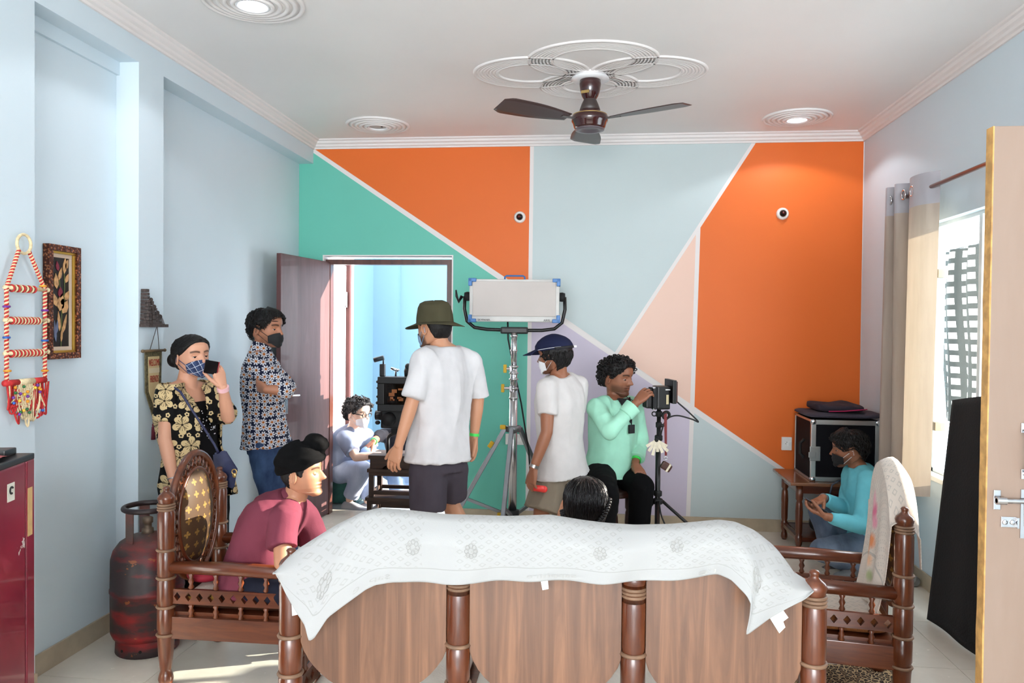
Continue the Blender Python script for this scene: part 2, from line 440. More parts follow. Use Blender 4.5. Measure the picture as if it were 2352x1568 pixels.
pts = [(LX0+.001-.0035*max(0, noise.noise(Vector((i*.4, 0, 3)))), .012+2.083*i/n_) for i in range(n_+1)]
prism(bm, [(LX0+.0045, LY-.001, .012)]+[(x_, LY-.001, z_) for x_, z_ in pts]+[(LX0+.0045, LY-.001, 2.095)], (0, .036, 0))
obj('edge_band', bm, M('plywood_edge', (200, 152, 88), .6, 0, .25, 30), door_2)
def dpt(u, v): return at(u, v, Y=LY)
bm = B(); a = dpt(2288, 1147); bx(bm, a.x-.008, a.x+.010, LY-.004, LY, a.z-.026, a.z+.026, .001)
obj('bolt_plate', bm, m_chrome, door_2)
bm = B(); tube(bm, [(a.x-.006, LY-.014, a.z), (a.x+.17, LY-.014, a.z)], .0065, 12); tube(bm, [(a.x-.006, LY-.014, a.z), (a.x+.018, LY-.014, a.z)], .0105, 12)
tube(bm, [(a.x+.075, LY-.014, a.z), (a.x+.078, LY-.014, a.z-.07)], .005, 10); bx(bm, a.x+.06, a.x+.10, LY-.005, LY, a.z-.1, a.z+.03)
obj('tower_bolt', bm, m_chrome, door_2)
bm = B(); c_ = dpt(2316, 1198); bx(bm, c_.x-.02, c_.x+.02, LY-.004, LY, c_.z-.014, c_.z+.014, .001)
for s in (-.011, .008): lathe(bm, [(0, .007), (.004, .006), (.005, .003)], (c_.x+s, LY-.004, c_.z), 12, (0, -1, 0))
bx(bm, c_.x+.016, c_.x+.021, LY-.014, LY, c_.z-.014, c_.z+.014); obj('catch_plate', bm, m_chrome, door_2)
bm = B(); h0, h1 = dpt(2350, 982), dpt(2350, 1088)
for q in (h0, h1): bx(bm, q.x-.007, q.x+.012, LY-.006, LY, q.z-.013, q.z+.013, .001)
tube(bm, [(h0.x+.004, LY-.004, h0.z), (h0.x+.004, LY-.035, h0.z-.01), (h0.x+.004, LY-.04, (h0.z+h1.z)/2), (h0.x+.004, LY-.035, h1.z+.01), (h0.x+.004, LY-.004, h1.z)], .006, 10)
obj('pull_handle', bm, m_chrome, door_2)

# ------------------------------------------------------------------ window
def glass_mat(name='window_glass', tint=(238, 244, 244), haze=.012):
    m = bpy.data.materials.new(name); m.use_nodes = True; nt = m.node_tree; nt.nodes.clear()
    o = N(nt, 'ShaderNodeOutputMaterial'); tr = N(nt, 'ShaderNodeBsdfTransparent'); tr.inputs[0].default_value = lin(tint)
    gl = N(nt, 'ShaderNodeBsdfGlossy'); gl.inputs['Roughness'].default_value = .02; df = N(nt, 'ShaderNodeBsdfTranslucent'); df.inputs[0].default_value = lin((225, 235, 235))
    a_ = N(nt, 'ShaderNodeMixShader'); a_.inputs[0].default_value = haze; nt.links.new(tr.outputs[0], a_.inputs[1]); nt.links.new(df.outputs[0], a_.inputs[2])
    b_ = N(nt, 'ShaderNodeMixShader'); b_.inputs[0].default_value = .06; nt.links.new(a_.outputs[0], b_.inputs[1]); nt.links.new(gl.outputs[0], b_.inputs[2])
    nt.links.new(b_.outputs[0], o.inputs[0]); return m
m_glass = glass_mat()
bm = B()
fx = XW+.045
for (y0, y1, z0, z1) in ((WY0, WY0+.035, WZ0+.03, WZ1), (WY1-.02, WY1, WZ0+.03, WZ1), (WY0, WY1, WZ1-.02, WZ1), (WY0, WY1, WZ0+.03, WZ0+.05)): bx(bm, fx, fx+.04, y0, y1, z0, z1)
window_1 = struct('window_1', bm, M('window_frame_white', (222, 226, 226), .4))
bm = B(); bx(bm, XW-.02, XW+T, WY0, WY1, WZ0-.002, WZ0+.028, .004); obj('window_sill', bm, wall_paint('sill_stone', (226, 226, 220)), window_1)
bm = B(); bx(bm, fx+.016, fx+.022, 4.42, WY1-.02, WZ0+.05, WZ1-.02); obj('glass_pane', bm, m_glass, window_1)
for z in (.98, 1.90):
    bm = B(); bx(bm, fx-.012, fx+.045, WY1-.075, WY1-.012, z-.025, z+.025, .002); obj('glass_clamp', bm, METAL('brass_dull', (170, 140, 110), .35), window_1)
bm = B(); bx(bm, fx-.01, fx+.05, 4.39, 4.425, WZ0+.05, WZ1-.02); obj('mullion', bm, M('window_frame_white', (0, 0, 0)), window_1)

# curtain rod with the gathered curtain
bm = B(); tube(bm, [(1.88, 5.26, 2.372), (1.88, 2.45, 2.364)], .0115, 12)
rod = obj('curtain_rod', bm, M('rod_copper', (140, 96, 80), .28, .8), None, smooth=True, base=(1.88, 4.1, 2.35)); tag(rod, 'thin copper coloured curtain rod above the window', 'curtain rod')
for y in (5.24, 2.5):
    bm = B(); tube(bm, [(1.88, y, 2.372), (XW-.001, y, 2.372)], .007, 8); lathe(bm, [(0, .02), (.006, .02)], (XW-.001, y, 2.372), 12, (-1, 0, 0)); obj('bracket', bm, m_chrome, rod)
def curtain_mat(name, c, c2):
    m, nt, b = nt_new(name); uv = N(nt, 'ShaderNodeUVMap'); sp = N(nt, 'ShaderNodeSeparateXYZ'); nt.links.new(uv.outputs[0], sp.inputs[0])
    f = noise_n(nt, 3, 4, objco(nt, (6, 6, .8))); r = ramp(nt, [(.3, c), (.7, c2)]); nt.links.new(f, r.inputs[0])
    nt.links.new(r.outputs[0], b.inputs['Base Color']); b.inputs['Roughness'].default_value = .7
    o = nt.nodes['Material Output']; t = N(nt, 'ShaderNodeBsdfTranslucent'); t.inputs[0].default_value = lin((226, 196, 166)); mx = N(nt, 'ShaderNodeMixShader'); mx.inputs[0].default_value = .12
    nt.links.new(b.outputs[0], mx.inputs[1]); nt.links.new(t.outputs[0], mx.inputs[2]); nt.links.new(mx.outputs[0], o.inputs[0])
    bump(nt, b, noise_n(nt, 220, 2, objco(nt)), .15, .002); return m
CP = [(1.955, 5.235), (1.93, 5.20), (1.83, 5.185), (1.815, 5.165), (1.83, 5.14), (1.93, 5.12), (1.945, 5.10), (1.93, 5.075), (1.84, 5.06), (1.82, 5.04), (1.84, 5.015), (1.925, 4.995), (1.94, 4.97), (1.92, 4.94), (1.86, 4.90), (1.835, 4.84), (1.83, 4.78), (1.838, 4.72), (1.86, 4.67), (1.895, 4.63), (1.91, 4.61)]
def cpath(s):
    k = s*(len(CP)-1); i = min(int(k), len(CP)-2); t = k-i
    p0, p1, p2, p3 = (CP[max(i-1, 0)], CP[i], CP[i+1], CP[min(i+2, len(CP)-1)])
    return [(.5*((2*p1[q])+(-p0[q]+p2[q])*t+(2*p0[q]-5*p1[q]+4*p2[q]-p3[q])*t*t+(-p0[q]+3*p1[q]-3*p2[q]+p3[q])*t**3)) for q in (0, 1)]
def curtain_fn(z0, z1):
    def fn(a_, b_):
        x_, y_ = cpath(a_); z = z0+(z1-z0)*b_; k = 1-(z-.6)/1.85
        return Vector((x_-.02*k*math.sin(a_*9), y_+.05*k*(a_-.3), z + .012*math.sin(a_*14)*(1 if b_ == 0 and z0 < 1 else 0)))
    return fn
ct = thing('curtain', 'beige eyelet curtain gathered at the far side of the window', 'curtain', (1.88, 4.95, .6))
bm = B(); grid(bm, curtain_fn(.60, 2.275), 100, 14); obj('cloth', bm, curtain_mat('curtain_beige', (168, 152, 140), (186, 170, 156)), ct, smooth=True)
bm = B(); grid(bm, curtain_fn(2.275, 2.455), 100, 3); obj('header_band', bm, M('curtain_header', (176, 172, 178), .6), ct, smooth=True)
for y in (5.15, 4.93, 4.805):
    bm = B(); torus(bm, (1.833, y, 2.372), .028, .006, 20, 6, (1, 0, .0)); obj('eyelet', bm, m_chrome, ct, smooth=True)

# checked cloth that hangs outside the window
def check_mat():
    m, nt, b = nt_new('checked_cloth'); uv = N(nt, 'ShaderNodeUVMap'); mp = N(nt, 'ShaderNodeMapping'); mp.inputs['Scale'].default_value = (7, 15, 1); nt.links.new(uv.outputs[0], mp.inputs[0])
    sp = N(nt, 'ShaderNodeSeparateXYZ'); nt.links.new(mp.outputs[0], sp.inputs[0])
    ax = math_n(nt, 'ABSOLUTE', math_n(nt, 'SUBTRACT', math_n(nt, 'FRACT', sp.outputs[0]), .5)); ay = math_n(nt, 'ABSOLUTE', math_n(nt, 'SUBTRACT', math_n(nt, 'FRACT', sp.outputs[1]), .5))
    f = math_n(nt, 'MULTIPLY', math_n(nt, 'LESS_THAN', ax, .28), math_n(nt, 'LESS_THAN', ay, .27))
    nt.links.new(mixc(nt, f, lin((14, 15, 14)), lin((225, 222, 214))), b.inputs['Base Color']); b.inputs['Roughness'].default_value = .8
    t = N(nt, 'ShaderNodeBsdfTranslucent'); nt.links.new(mixc(nt, f, lin((12, 12, 11)), lin((235, 230, 222))), t.inputs[0])
    mx = N(nt, 'ShaderNodeMixShader'); mx.inputs[0].default_value = .6; o = nt.nodes['Material Output']
    nt.links.new(b.outputs[0], mx.inputs[1]); nt.links.new(t.outputs[0], mx.inputs[2]); nt.links.new(mx.outputs[0], o.inputs[0]); return m
def chk(a_, b_):
    z = .95+1.15*b_; w_ = .40+.34*abs(b_-.35)
    y = 5.08+a_*(.60+.12*math.sin(b_*3)); return Vector((2.40+.035*math.sin(a_*15+b_)+.02*math.sin(b_*5), y, z))
bm = B(); grid(bm, chk, 60, 30); hc = tag(obj('hanging_cloth', bm, check_mat(), None, smooth=True, base=(2.4, 5.3, .95)), 'black and white checked cloth hanging outside the window', 'cloth')
bm = B(); tube(bm, [(XW+T, 5.10, 2.11), (2.40, 5.10, 2.11), (2.40, 5.75, 2.11), (XW+T, 5.75, 2.11)], .008, 8); obj('hanging_rail', bm, m_chrome, hc)

# ------------------------------------------------------------------ the bright lobby behind the inner door and the ground outside
m_sky = wall_paint('lobby_sky_blue', (102, 132, 150))
m_lob = M('lobby_floor_tile', (176, 182, 184), .25, 0, .08, 4)
bm = B(); bx(bm, -8, 8, YD+.2, 14, -.06, -.002); bx(bm, XW+T, 14, -4, YD+.2, -.10, -.04); struct('ground', bm, m_lob)
bm = B(); bx(bm, 3.1, 3.25, -.2, 2.55, -.05, 2.9); bx(bm, XW+T, 3.25, 2.45, 2.55, -.05, 2.9); bx(bm, XW+T, 3.25, -.3, -.2, -.05, 2.9); bx(bm, XW+T, 3.25, -.3, 2.55, 2.75, 2.9); struct('wall_sky_block', bm, m_blue)  # unseen enclosure added to keep sky light off the plywood door
bm = B(); bx(bm, -2.8, -2.6, YD+.2, 9.2, 0, 3.05); struct('wall_lobby_left', bm, m_sky)
bm = B(); bx(bm, -2.6, .2, 9.03, 9.23, 0, 3.4); bx(bm, -2.6, -2.30, 8.93, 9.03, 0, 3.4); struct('wall_lobby_back', bm, m_sky)
bm = B(); bx(bm, -2.6, -2.335, 7.052, 7.35, 0, 2.6); struct('wall_lobby_pier', bm, M('pier_white', (236, 234, 230), .6))
bm = B()
m_lw = M('lobby_door_white', (232, 228, 226), .5)
bx(bm, -2.33, -2.295, 6.50, 7.0, .0, 2.10); door_3 = struct('door_3', bm, m_lw)
bm = B(); bx(bm, -2.40, -2.262, 7.0, 7.05, 0, 2.15); obj('jamb', bm, M('jamb_red', (66, 16, 14), .6), door_3)
bm = B(); bx(bm, -2.296, -2.288, 6.6, 6.9, .15, 1.20, .004); obj('lower_panel', bm, M('lobby_door_pink', (205, 176, 176), .5), door_3)
bm = B(); tube(bm, [(-2.29, 6.985, 1.72), (-2.29, 6.985, 1.86)], .012, 10); bx(bm, -2.30, -2.285, 6.95, 6.985, 1.735, 1.845); obj('hinge', bm, METAL('steel', (138, 140, 144), .4), door_3)
bm = B(); bx(bm, -2.45, -2.06, 6.58, 7.0, 0, .26, .006)
stp = obj('stone_plinth', bm, M('green_marble', (38, 84, 78), .25, 0, .3, 7, c2=(70, 120, 112)), None, base=(-2.25, 6.8, 0)); tag(stp, 'dark green marble step block beyond the inner door', 'plinth')
# ================================================================== SOFA AND ARMCHAIRS
m_teak = WOOD('teak_red', (74, 34, 18), (128, 68, 36), 'Z', 16, .28, .45)
m_teakh = WOOD('teak_red_rail', (70, 32, 17), (118, 60, 32), 'X', 16, .28, .45)
m_teaky = WOOD('teak_red_rail_deep', (70, 32, 17), (118, 60, 32), 'Y', 16, .28, .45)
m_panel = WOOD('teak_panel', (92, 62, 46), (150, 106, 78), 'Z', 15, .38, .2, .05)
m_dustring = M('dusty_turning', (128, 98, 76), .6, 0, .2, 30)
POST = [(0, .018), (.005, .027), (.03, .032), (.05, .027), (.064, .022), (.072, .024), (.13, .031), (.20, .035), (.211, .036), (.235, .033), (.245, .037), (.325, .037), (.331, .034), (.352, .034), (.36, .037), (.45, .037), (.455, .034), (.475, .034), (.483, .037), (.57, .037), (.575, .034), (.595, .034), (.605, .036), (.74, .036), (.750, .032), (.786, .031), (.795, .034), (.806, .0365), (.818, .031), (.828, .019), (.834, .0125), (.842, .013), (.848, .0155), (.854, .011), (.857, 0)]
POSTF = POST[:27] + [(.74, .036), (.752, .031), (.786, .031), (.792, .034), (.806, .037), (.818, .033), (.823, .0)]
RINGS = (.221, .341, .465, .585)
RING2 = (.757, .768, .779)
def post(parent, x_, y_, name='post', finial=True, h=None, local=True):
    bm = B(); pr = POST if finial else POSTF
    if h: pr = [p for p in POST if p[0] < h-.02] + [(h-.012, .034), (h, .02), (h+.001, 0)]
    lathe(bm, pr, (x_, y_, 0), 20)
    o = obj(name, bm, m_teak, parent, smooth=True, local=local)
    for z, rr in [(z, .0355) for z in RINGS if h is None or z < h-.03] + [(z, .033) for z in RING2 if h is None]:
        bm = B(); torus(bm, (x_, y_, z), rr, .0065 if rr > .034 else .0055, 20, 6); obj('turned_ring', bm, m_dustring, o, smooth=True, local=local)
    return o
def spindle(bm, x_, y_, z0, z1):
    n = z1-z0; lathe(bm, [(0, .007), (.12*n, .013), (.3*n, .0075), (.5*n, .0135), (.7*n, .0075), (.88*n, .013), (n, .007)], (x_, y_, z0), 10)
def pierced(bm, p0, p1, z0, z1, thick, n):
    """rail with a row of diamond cut-outs, from p0 to p1"""
    p0, p1 = Vector(p0), Vector(p1); L = (p1-p0).length; d = (p1-p0)/L; nn_ = Vector((-d.y, d.x, 0)); w_ = L/n; h = z1-z0; a_, b_ = w_*.30, h*.30; zc = (z0+z1)/2
    for i in range(n):
        c = p0+d*(w_*(i+.5))
        for sx in (-1, 1):
            for sz in (-1, 1):
                q = [(sx*w_/2, sz*h/2), (0, sz*h/2), (0, sz*b_), (sx*a_, 0), (sx*w_/2, 0)]
                prism(bm, [c+d*x_-nn_*thick/2+Vector((0, 0, zc+z)) for x_, z in q], nn_*thick)
def oval_pts(cz, hw, hh, n=40, cut=None):
    r_ = []
    for i in range(n):
        t = 2*PI*i/n; y_, z_ = hw*math.sin(t), cz+hh*math.cos(t)
        if cut: y_ = max(-cut, min(cut, y_))
        r_.append((y_, z_))
    return r_
def brocade(name, base, gold, scale, rough=.4):
    m, nt, b = nt_new(name); uv = N(nt, 'ShaderNodeUVMap'); mp = N(nt, 'ShaderNodeMapping'); mp.inputs['Scale'].default_value = (scale, scale, 1); nt.links.new(uv.outputs[0], mp.inputs[0])
    vo = N(nt, 'ShaderNodeTexVoronoi', voronoi_dimensions='2D', feature='F1'); vo.inputs['Randomness'].default_value = .15; vo.inputs['Scale'].default_value = 1; nt.links.new(mp.outputs[0], vo.inputs[0])
    sb = N(nt, 'ShaderNodeVectorMath', operation='SUBTRACT'); nt.links.new(mp.outputs[0], sb.inputs[0]); nt.links.new(vo.outputs['Position'], sb.inputs[1])
    sp = N(nt, 'ShaderNodeSeparateXYZ'); nt.links.new(sb.outputs[0], sp.inputs[0])
    an = math_n(nt, 'ARCTAN2', sp.outputs[1], sp.outputs[0])
    pet = math_n(nt, 'ADD', math_n(nt, 'MULTIPLY', math_n(nt, 'ABSOLUTE', math_n(nt, 'COSINE', math_n(nt, 'MULTIPLY', an, 2))), .2), .09)
    f = math_n(nt, 'LESS_THAN', vo.outputs['Distance'], pet)
    nt.links.new(mixc(nt, f, lin(base), lin(gold)), b.inputs['Base Color']); b.inputs['Roughness'].default_value = max(rough, .55); b.inputs['Specular IOR Level'].default_value = .25; return m
m_broc = brocade('brown_gold_brocade', (84, 60, 42), (150, 112, 58), 7.5)
m_seatb = brocade('brown_seat_brocade', (58, 34, 22), (170, 128, 60), 5.0, .6)
m_cane = M('cane_band', (132, 78, 34), .7, 0, .3, 160)
m_linen = M('seat_linen', (216, 208, 196), .8, 0, .05, 20, .2, 120)
def back_oval(t, yc, hw, cz=.68, hh=.295, pad=True, x_=0.0, flip=False):
    """oval back: bent wood rim, lattice of carved holes, padded centre (faces +x); y is the width"""
    bm = B(); tube(bm, [(x_, yc+a_, b_) for a_, b_ in oval_pts(cz, hw-.014, hh-.014, 44)], .016, 8, closed=True); obj('back_rim', bm, m_teak, t, smooth=True, local=True)
    bm = B(); n_ = 34                                       # carved lattice between rim and pad: crossing bars
    i0, i1 = (hw-.02, hh-.02), (hw*.66, hh*.72)
    for k in range(n_):
        for s in (1, -1):
            a0, a1 = 2*PI*k/n_, 2*PI*(k+s*1.25)/n_
            tube(bm, [(x_, yc+i0[0]*math.sin(a0), cz+i0[1]*math.cos(a0)), (x_, yc+i1[0]*math.sin(a1), cz+i1[1]*math.cos(a1))], .0055, 5)
    obj('carved_lattice', bm, m_teak, t, smooth=True, local=True)
    bm = B()
    tube(bm, [(x_+.006, yc+a_, b_) for a_, b_ in oval_pts(cz, hw*.66, hh*.72, 40)], .010, 6, closed=True); obj('beaded_rim', bm, m_teak, t, smooth=True, local=True)
    def padf(a_, b_):
        r_ = b_; th = 2*PI*a_; y_, z_ = hw*.65*r_*math.sin(th), hh*.71*r_*math.cos(th)
        return Vector((x_+.012+.035*(1-r_**2.6), yc+y_, cz+z_))
    bm = B(); grid(bm, padf, 36, 8, True)
    uvl = bm.loops.layers.uv.verify()
    for f in bm.faces:
        for lp in f.loops: lp[uvl].uv = (lp.vert.co.y*2.4, lp.vert.co.z*2.4)
    prism(bm, [(x_-.008, yc+a_, b_) for a_, b_ in oval_pts(cz, hw*.65, hh*.71, 36)], (.02, 0, 0))
    obj('back_pad', bm, m_broc, t, smooth=True, local=True)
def armchair(t, w_, dp):
    """faces +x, rear posts on x=0"""
    y1 = w_/2
    for sy in (-1, 1):
        post(t, 0, sy*y1, 'rear_post'); post(t, dp, sy*y1, 'front_post', h=.49)
        bm = B(); tube(bm, [(.0, sy*y1, .508), (dp*.5, sy*y1, .512), (dp+.02, sy*y1, .505), (dp+.05, sy*y1, .49)], [.026, .029, .029, .02], 14); obj('armrest', bm, m_teakh, t, smooth=True, local=True)
        bm = B(); pierced(bm, (.03, sy*y1, 0), (dp-.03, sy*y1, 0), .355, .418, .018, 10); obj('pierced_rail', bm, m_teakh, t, local=True)
        for i in range(4):
            xs_ = .03+(dp-.06)*(i+.75)/4.5
            [(lambda b: (spindle(b, xs_, sy*y1, z0, z1), obj('spindle', b, m_teak, t, smooth=True, local=True)))(B()) for z0, z1 in ((.418, .49), (.295, .355))]
        bm = B(); bx(bm, .02, dp-.02, sy*y1-.014, sy*y1+.014, .205, .300, .003); obj('side_rail', bm, m_teakh, t, local=True)
    for xx, z0, z1 in ((dp, .205, .30), (0, .205, .29)):
        bm = B(); bx(bm, xx-.014, xx+.014, -y1+.03, y1-.03, z0, z1, .003); obj('cross_rail', bm, m_teaky, t, local=True)
    bm = B(); bx(bm, .01, dp-.005, -y1+.012, y1-.012, .288, .315); obj('seat_board', bm, m_teakh, t, local=True)
def cushion(t, x0, x1, y0, y1, z0, z1, mat, name='seat_cushion'):
    bm = B()
    def fn(a_, b_):
        th = 2*PI*a_; e = .3; cx, cy = math.cos(th), math.sin(th)
        px, py = math.copysign(abs(cx)**e, cx), math.copysign(abs(cy)**e, cy); ph = PI*(b_-.5); rr = max(.0, math.cos(ph))**.35
        return Vector(((x0+x1)/2+(x1-x0)/2*px*rr, (y0+y1)/2+(y1-y0)/2*py*rr, (z0+z1)/2+(z1-z0)/2*math.copysign(abs(math.sin(ph))**.7, math.sin(ph))))
    grid(bm, fn, 40, 12, True); bmesh.ops.remove_doubles(bm, verts=bm.verts[:], dist=.0005)
    uvl = bm.loops.layers.uv.verify()
    for f in bm.faces:
        for lp in f.loops: lp[uvl].uv = (lp.vert.co.x*2.2, lp.vert.co.z*2.2+lp.vert.co.y)
    return obj(name, bm, mat, t, smooth=True, local=True)
CW, CD_ = .475, .56
ch1 = thing('armchair', 'carved wooden armchair with brown and gold oval back, person in maroon sitting in it', 'armchair', (-1.818, 3.385, 0), 0.0, 'carved armchairs')
armchair(ch1, CW, CD_); back_oval(ch1, 0, .225); cushion(ch1, .02, CD_-.01, -CW/2+.03, CW/2-.03, .312, .40, m_seatb)
bm = B(); 
def thr(a_, b_): return Vector((.10+a_*.42, -.20+b_*.40, .402+.006*math.sin(a_*9+b_*5)))
grid(bm, thr, 10, 10); obj('seat_throw', bm, m_linen, ch1, smooth=True, local=True)
bm = B(); ball(bm, (.12, -.06, .435), (.085, .10, .035), 16, 8); tag(obj('small_cushion', bm, M('crimson_cloth', (150, 22, 44), .7), None, smooth=True, base=(.12, -.06, .40)), 'small crimson cushion on the armchair behind the person in maroon', 'cushion')
o = bpy.data.objects['small_cushion']; o.location = Vector((-1.818+.10, 3.385-.07, .404))
rz2 = PI-.16
ch2 = thing('armchair', 'carved wooden armchair by the window with a white towel over its back', 'armchair', (1.262, 3.455, 0), rz2, 'carved armchairs')
armchair(ch2, CW, CD_); back_oval(ch2, 0, .225); cushion(ch2, .02, CD_-.01, -CW/2+.03, CW/2-.03, .312, .385, m_cane)
# sofa: three oval backs, seen from behind
SX = (-.935, -.405, .122, .639); SY = 2.33; SD = .60
sofa = thing('sofa', 'three seat wooden sofa with oval teak back panels, seen from behind', 'sofa', (-.148, SY, 0))
L0 = Vector((-.148, SY, 0))
for i, x_ in enumerate(SX): post(sofa, x_+.148, 0, 'rear_post', finial=i in (0, 3))
for i in (0, 3):
    x_ = SX[i]+.148; post(sofa, x_, SD, 'front_post', h=.49)
    bm = B(); tube(bm, [(x_, 0, .508), (x_, SD*.5, .512), (x_, SD+.02, .505), (x_, SD+.05, .49)], [.026, .029, .029, .02], 14); obj('armrest', bm, m_teaky, sofa, smooth=True, local=True)
    bm = B(); pierced(bm, (x_, .03, 0), (x_, SD-.03, 0), .355, .418, .018, 10); obj('pierced_rail', bm, m_teaky, sofa, local=True)
    for k in range(4):
        yy = .03+(SD-.06)*(k+.75)/4.5; [(lambda b: (spindle(b, x_, yy, z0, z1), obj('spindle', b, m_teak, sofa, smooth=True, local=True)))(B()) for z0, z1 in ((.418, .49), (.295, .355))]
    bm = B(); bx(bm, x_-.014, x_+.014, .02, SD-.02, .205, .30, .003); obj('side_rail', bm, m_teaky, sofa, local=True)
for yy in (0, SD):
    bm = B(); bx(bm, SX[0]+.148+.03, SX[3]+.148-.03, yy-.014, yy+.014, .205, .30, .003); obj('long_rail', bm, m_teakh, sofa, local=True)
bm = B(); bx(bm, SX[0]+.16, SX[3]+.136, .01, SD-.005, .288, .315); obj('seat_board', bm, m_teakh, sofa, local=True)
for i in range(3):
    xc = (SX[i]+SX[i+1])/2+.148; hw = (SX[i+1]-SX[i])/2
    bm = B(); q = oval_pts(.684, hw-.006, .272, 56, hw-.036)
    prism(bm, [(xc+a_, -.012, b_) for a_, b_ in q], (0, .024, 0)); bmesh.ops.bevel(bm, geom=[e for e in bm.edges if abs(e.verts[0].co.y-e.verts[1].co.y) < 1e-6], offset=.003, segments=2, affect='EDGES')
    obj('back_panel', bm, m_panel, sofa, local=True, auto=40)
    bm = B(); tube(bm, [(xc+a_, .016, b_) for a_, b_ in oval_pts(.684, hw-.020, .256, 48)], .013, 8, closed=True); obj('back_rim', bm, m_teak, sofa, smooth=True, local=True)
    def padf(a_, b_):
        th = 2*PI*a_; return Vector((xc+(hw-.07)*b_*math.sin(th), .02+.045*(1-b_**2.6), .684+.205*b_*math.cos(th)))
    bm = B(); grid(bm, padf, 36, 8, True); obj('back_pad', bm, m_broc, sofa, smooth=True, local=True)
    cushion(sofa, xc-hw+.02, xc+hw-.02, .03, SD-.02, .312, .385, m_linen)

# ------------------------------------------------------------------ towels
def towel_mat(name, nx, ny, tint=(244, 242, 238), aspect=1.0, split=0):
    """white jacquard towel: UV in cells; rows of small diamonds, plain bordered edge"""
    m, nt, b = nt_new(name); uv = N(nt, 'ShaderNodeUVMap'); sp0 = N(nt, 'ShaderNodeSeparateXYZ'); nt.links.new(uv.outputs[0], sp0.inputs[0])
    mp = N(nt, 'ShaderNodeMapping'); mp.inputs['Scale'].default_value = (nx, ny, 1); mp.inputs['Rotation'].default_value = (0, 0, .0); nt.links.new(uv.outputs[0], mp.inputs[0])
    sp = N(nt, 'ShaderNodeSeparateXYZ'); nt.links.new(mp.outputs[0], sp.inputs[0])
    X_, Y_ = sp.outputs[0], sp.outputs[1]
    a_ = math_n(nt, 'ADD', X_, Y_); c_ = math_n(nt, 'SUBTRACT', X_, Y_)
    ca = math_n(nt, 'ABSOLUTE', math_n(nt, 'SUBTRACT', math_n(nt, 'FRACT', a_), .5)); cb = math_n(nt, 'ABSOLUTE', math_n(nt, 'SUBTRACT', math_n(nt, 'FRACT', c_), .5))
    mxm = math_n(nt, 'MAXIMUM', ca, cb)
    ringd = math_n(nt, 'MULTIPLY', math_n(nt, 'LESS_THAN', mxm, .27), math_n(nt, 'GREATER_THAN', mxm, .15))
    v = sp0.outputs[1]
    inner = math_n(nt, 'MULTIPLY', math_n(nt, 'GREATER_THAN', v, .25), 1)
    u = sp0.outputs[0]
    if split:
        for s in split:
            inner = math_n(nt, 'MULTIPLY', inner, math_n(nt, 'GREATER_THAN', math_n(nt, 'ABSOLUTE', math_n(nt, 'SUBTRACT', u, s)), .032))
        inner = math_n(nt, 'MULTIPLY', inner, math_n(nt, 'MULTIPLY', math_n(nt, 'GREATER_THAN', u, .045), math_n(nt, 'LESS_THAN', u, .955)))
    wn = noise_n(nt, 90, 2, objco(nt)); wob = math_n(nt, 'MULTIPLY', wn, 1.1)
    f = math_n(nt, 'MULTIPLY', math_n(nt, 'MULTIPLY', ringd, inner), wob)
    ln = math_n(nt, 'MULTIPLY', math_n(nt, 'LESS_THAN', math_n(nt, 'ABSOLUTE', math_n(nt, 'SUBTRACT', v, .235)), .008), .9)
    st = math_n(nt, 'MULTIPLY', math_n(nt, 'MULTIPLY', math_n(nt, 'LESS_THAN', math_n(nt, 'FRACT', math_n(nt, 'MULTIPLY', v, 55)), .3), math_n(nt, 'LESS_THAN', v, .2)), .12)
    f = math_n(nt, 'MINIMUM', math_n(nt, 'ADD', math_n(nt, 'ADD', f, ln), st), 1)
    f = math_n(nt, 'MULTIPLY', f, .62)
    nt.links.new(mixc(nt, f, lin(tint), lin((158, 156, 150))), b.inputs['Base Color']); b.inputs['Roughness'].default_value = .85; b.inputs['Specular IOR Level'].default_value = .2; b.inputs['Sheen Weight'].default_value = .2
    t = N(nt, 'ShaderNodeBsdfTranslucent'); nt.links.new(mixc(nt, f, lin((255, 246, 232)), lin((176, 168, 158))), t.inputs[0]); mx = N(nt, 'ShaderNodeMixShader'); mx.inputs[0].default_value = .1
    o = nt.nodes['Material Output']; nt.links.new(b.outputs[0], mx.inputs[1]); nt.links.new(t.outputs[0], mx.inputs[2]); nt.links.new(mx.outputs[0], o.inputs[0])
    bump(nt, b, noise_n(nt, 420, 2, objco(nt)), .25, .002); return m
TOPL = [(633.7, 1310), (660, 1281), (757, 1220), (824, 1187), (861, 1179), (930, 1184), (1021, 1193.7), (1161, 1198), (1260, 1195), (1335, 1207), (1391, 1214), (1459, 1219), (1540, 1217), (1602, 1212), (1655, 1207), (1696, 1212), (1742, 1232), (1789, 1270), (1820, 1310), (1836, 1332), (1863, 1348)]
BOTL = [(634.2, 1310.5), (664, 1351), (718, 1418), (727, 1453), (738, 1448), (766, 1404), (850, 1342), (872, 1332), (909, 1329), (1021, 1336), (1105, 1335), (1260, 1328), (1384, 1333), (1478, 1332), (1602, 1324), (1650, 1316), (1674, 1322), (1705, 1350), (1716, 1372), (1702, 1434), (1758, 1403), (1839, 1366), (1863.5, 1348.5)]
TS_ = [0, .03, .075, .12, .16, .22, .30, .42, .50, .565, .61, .67, .735, .785, .825, .86, .895, .93, .955, .975, 1]
BS_ = [0, .025, .06, .078, .09, .11, .165, .18, .21, .30, .37, .50, .605, .68, .785, .825, .84, .862, .875, .905, .94, .98, 1]
def interp(ts, ps, s):
    for i in range(len(ts)-1):
        if s <= ts[i+1]+1e-9:
            t = (s-ts[i])/(ts[i+1]-ts[i]); return [ps[i][q]+(ps[i+1][q]-ps[i][q])*t for q in (0, 1)]
    return ps[-1]
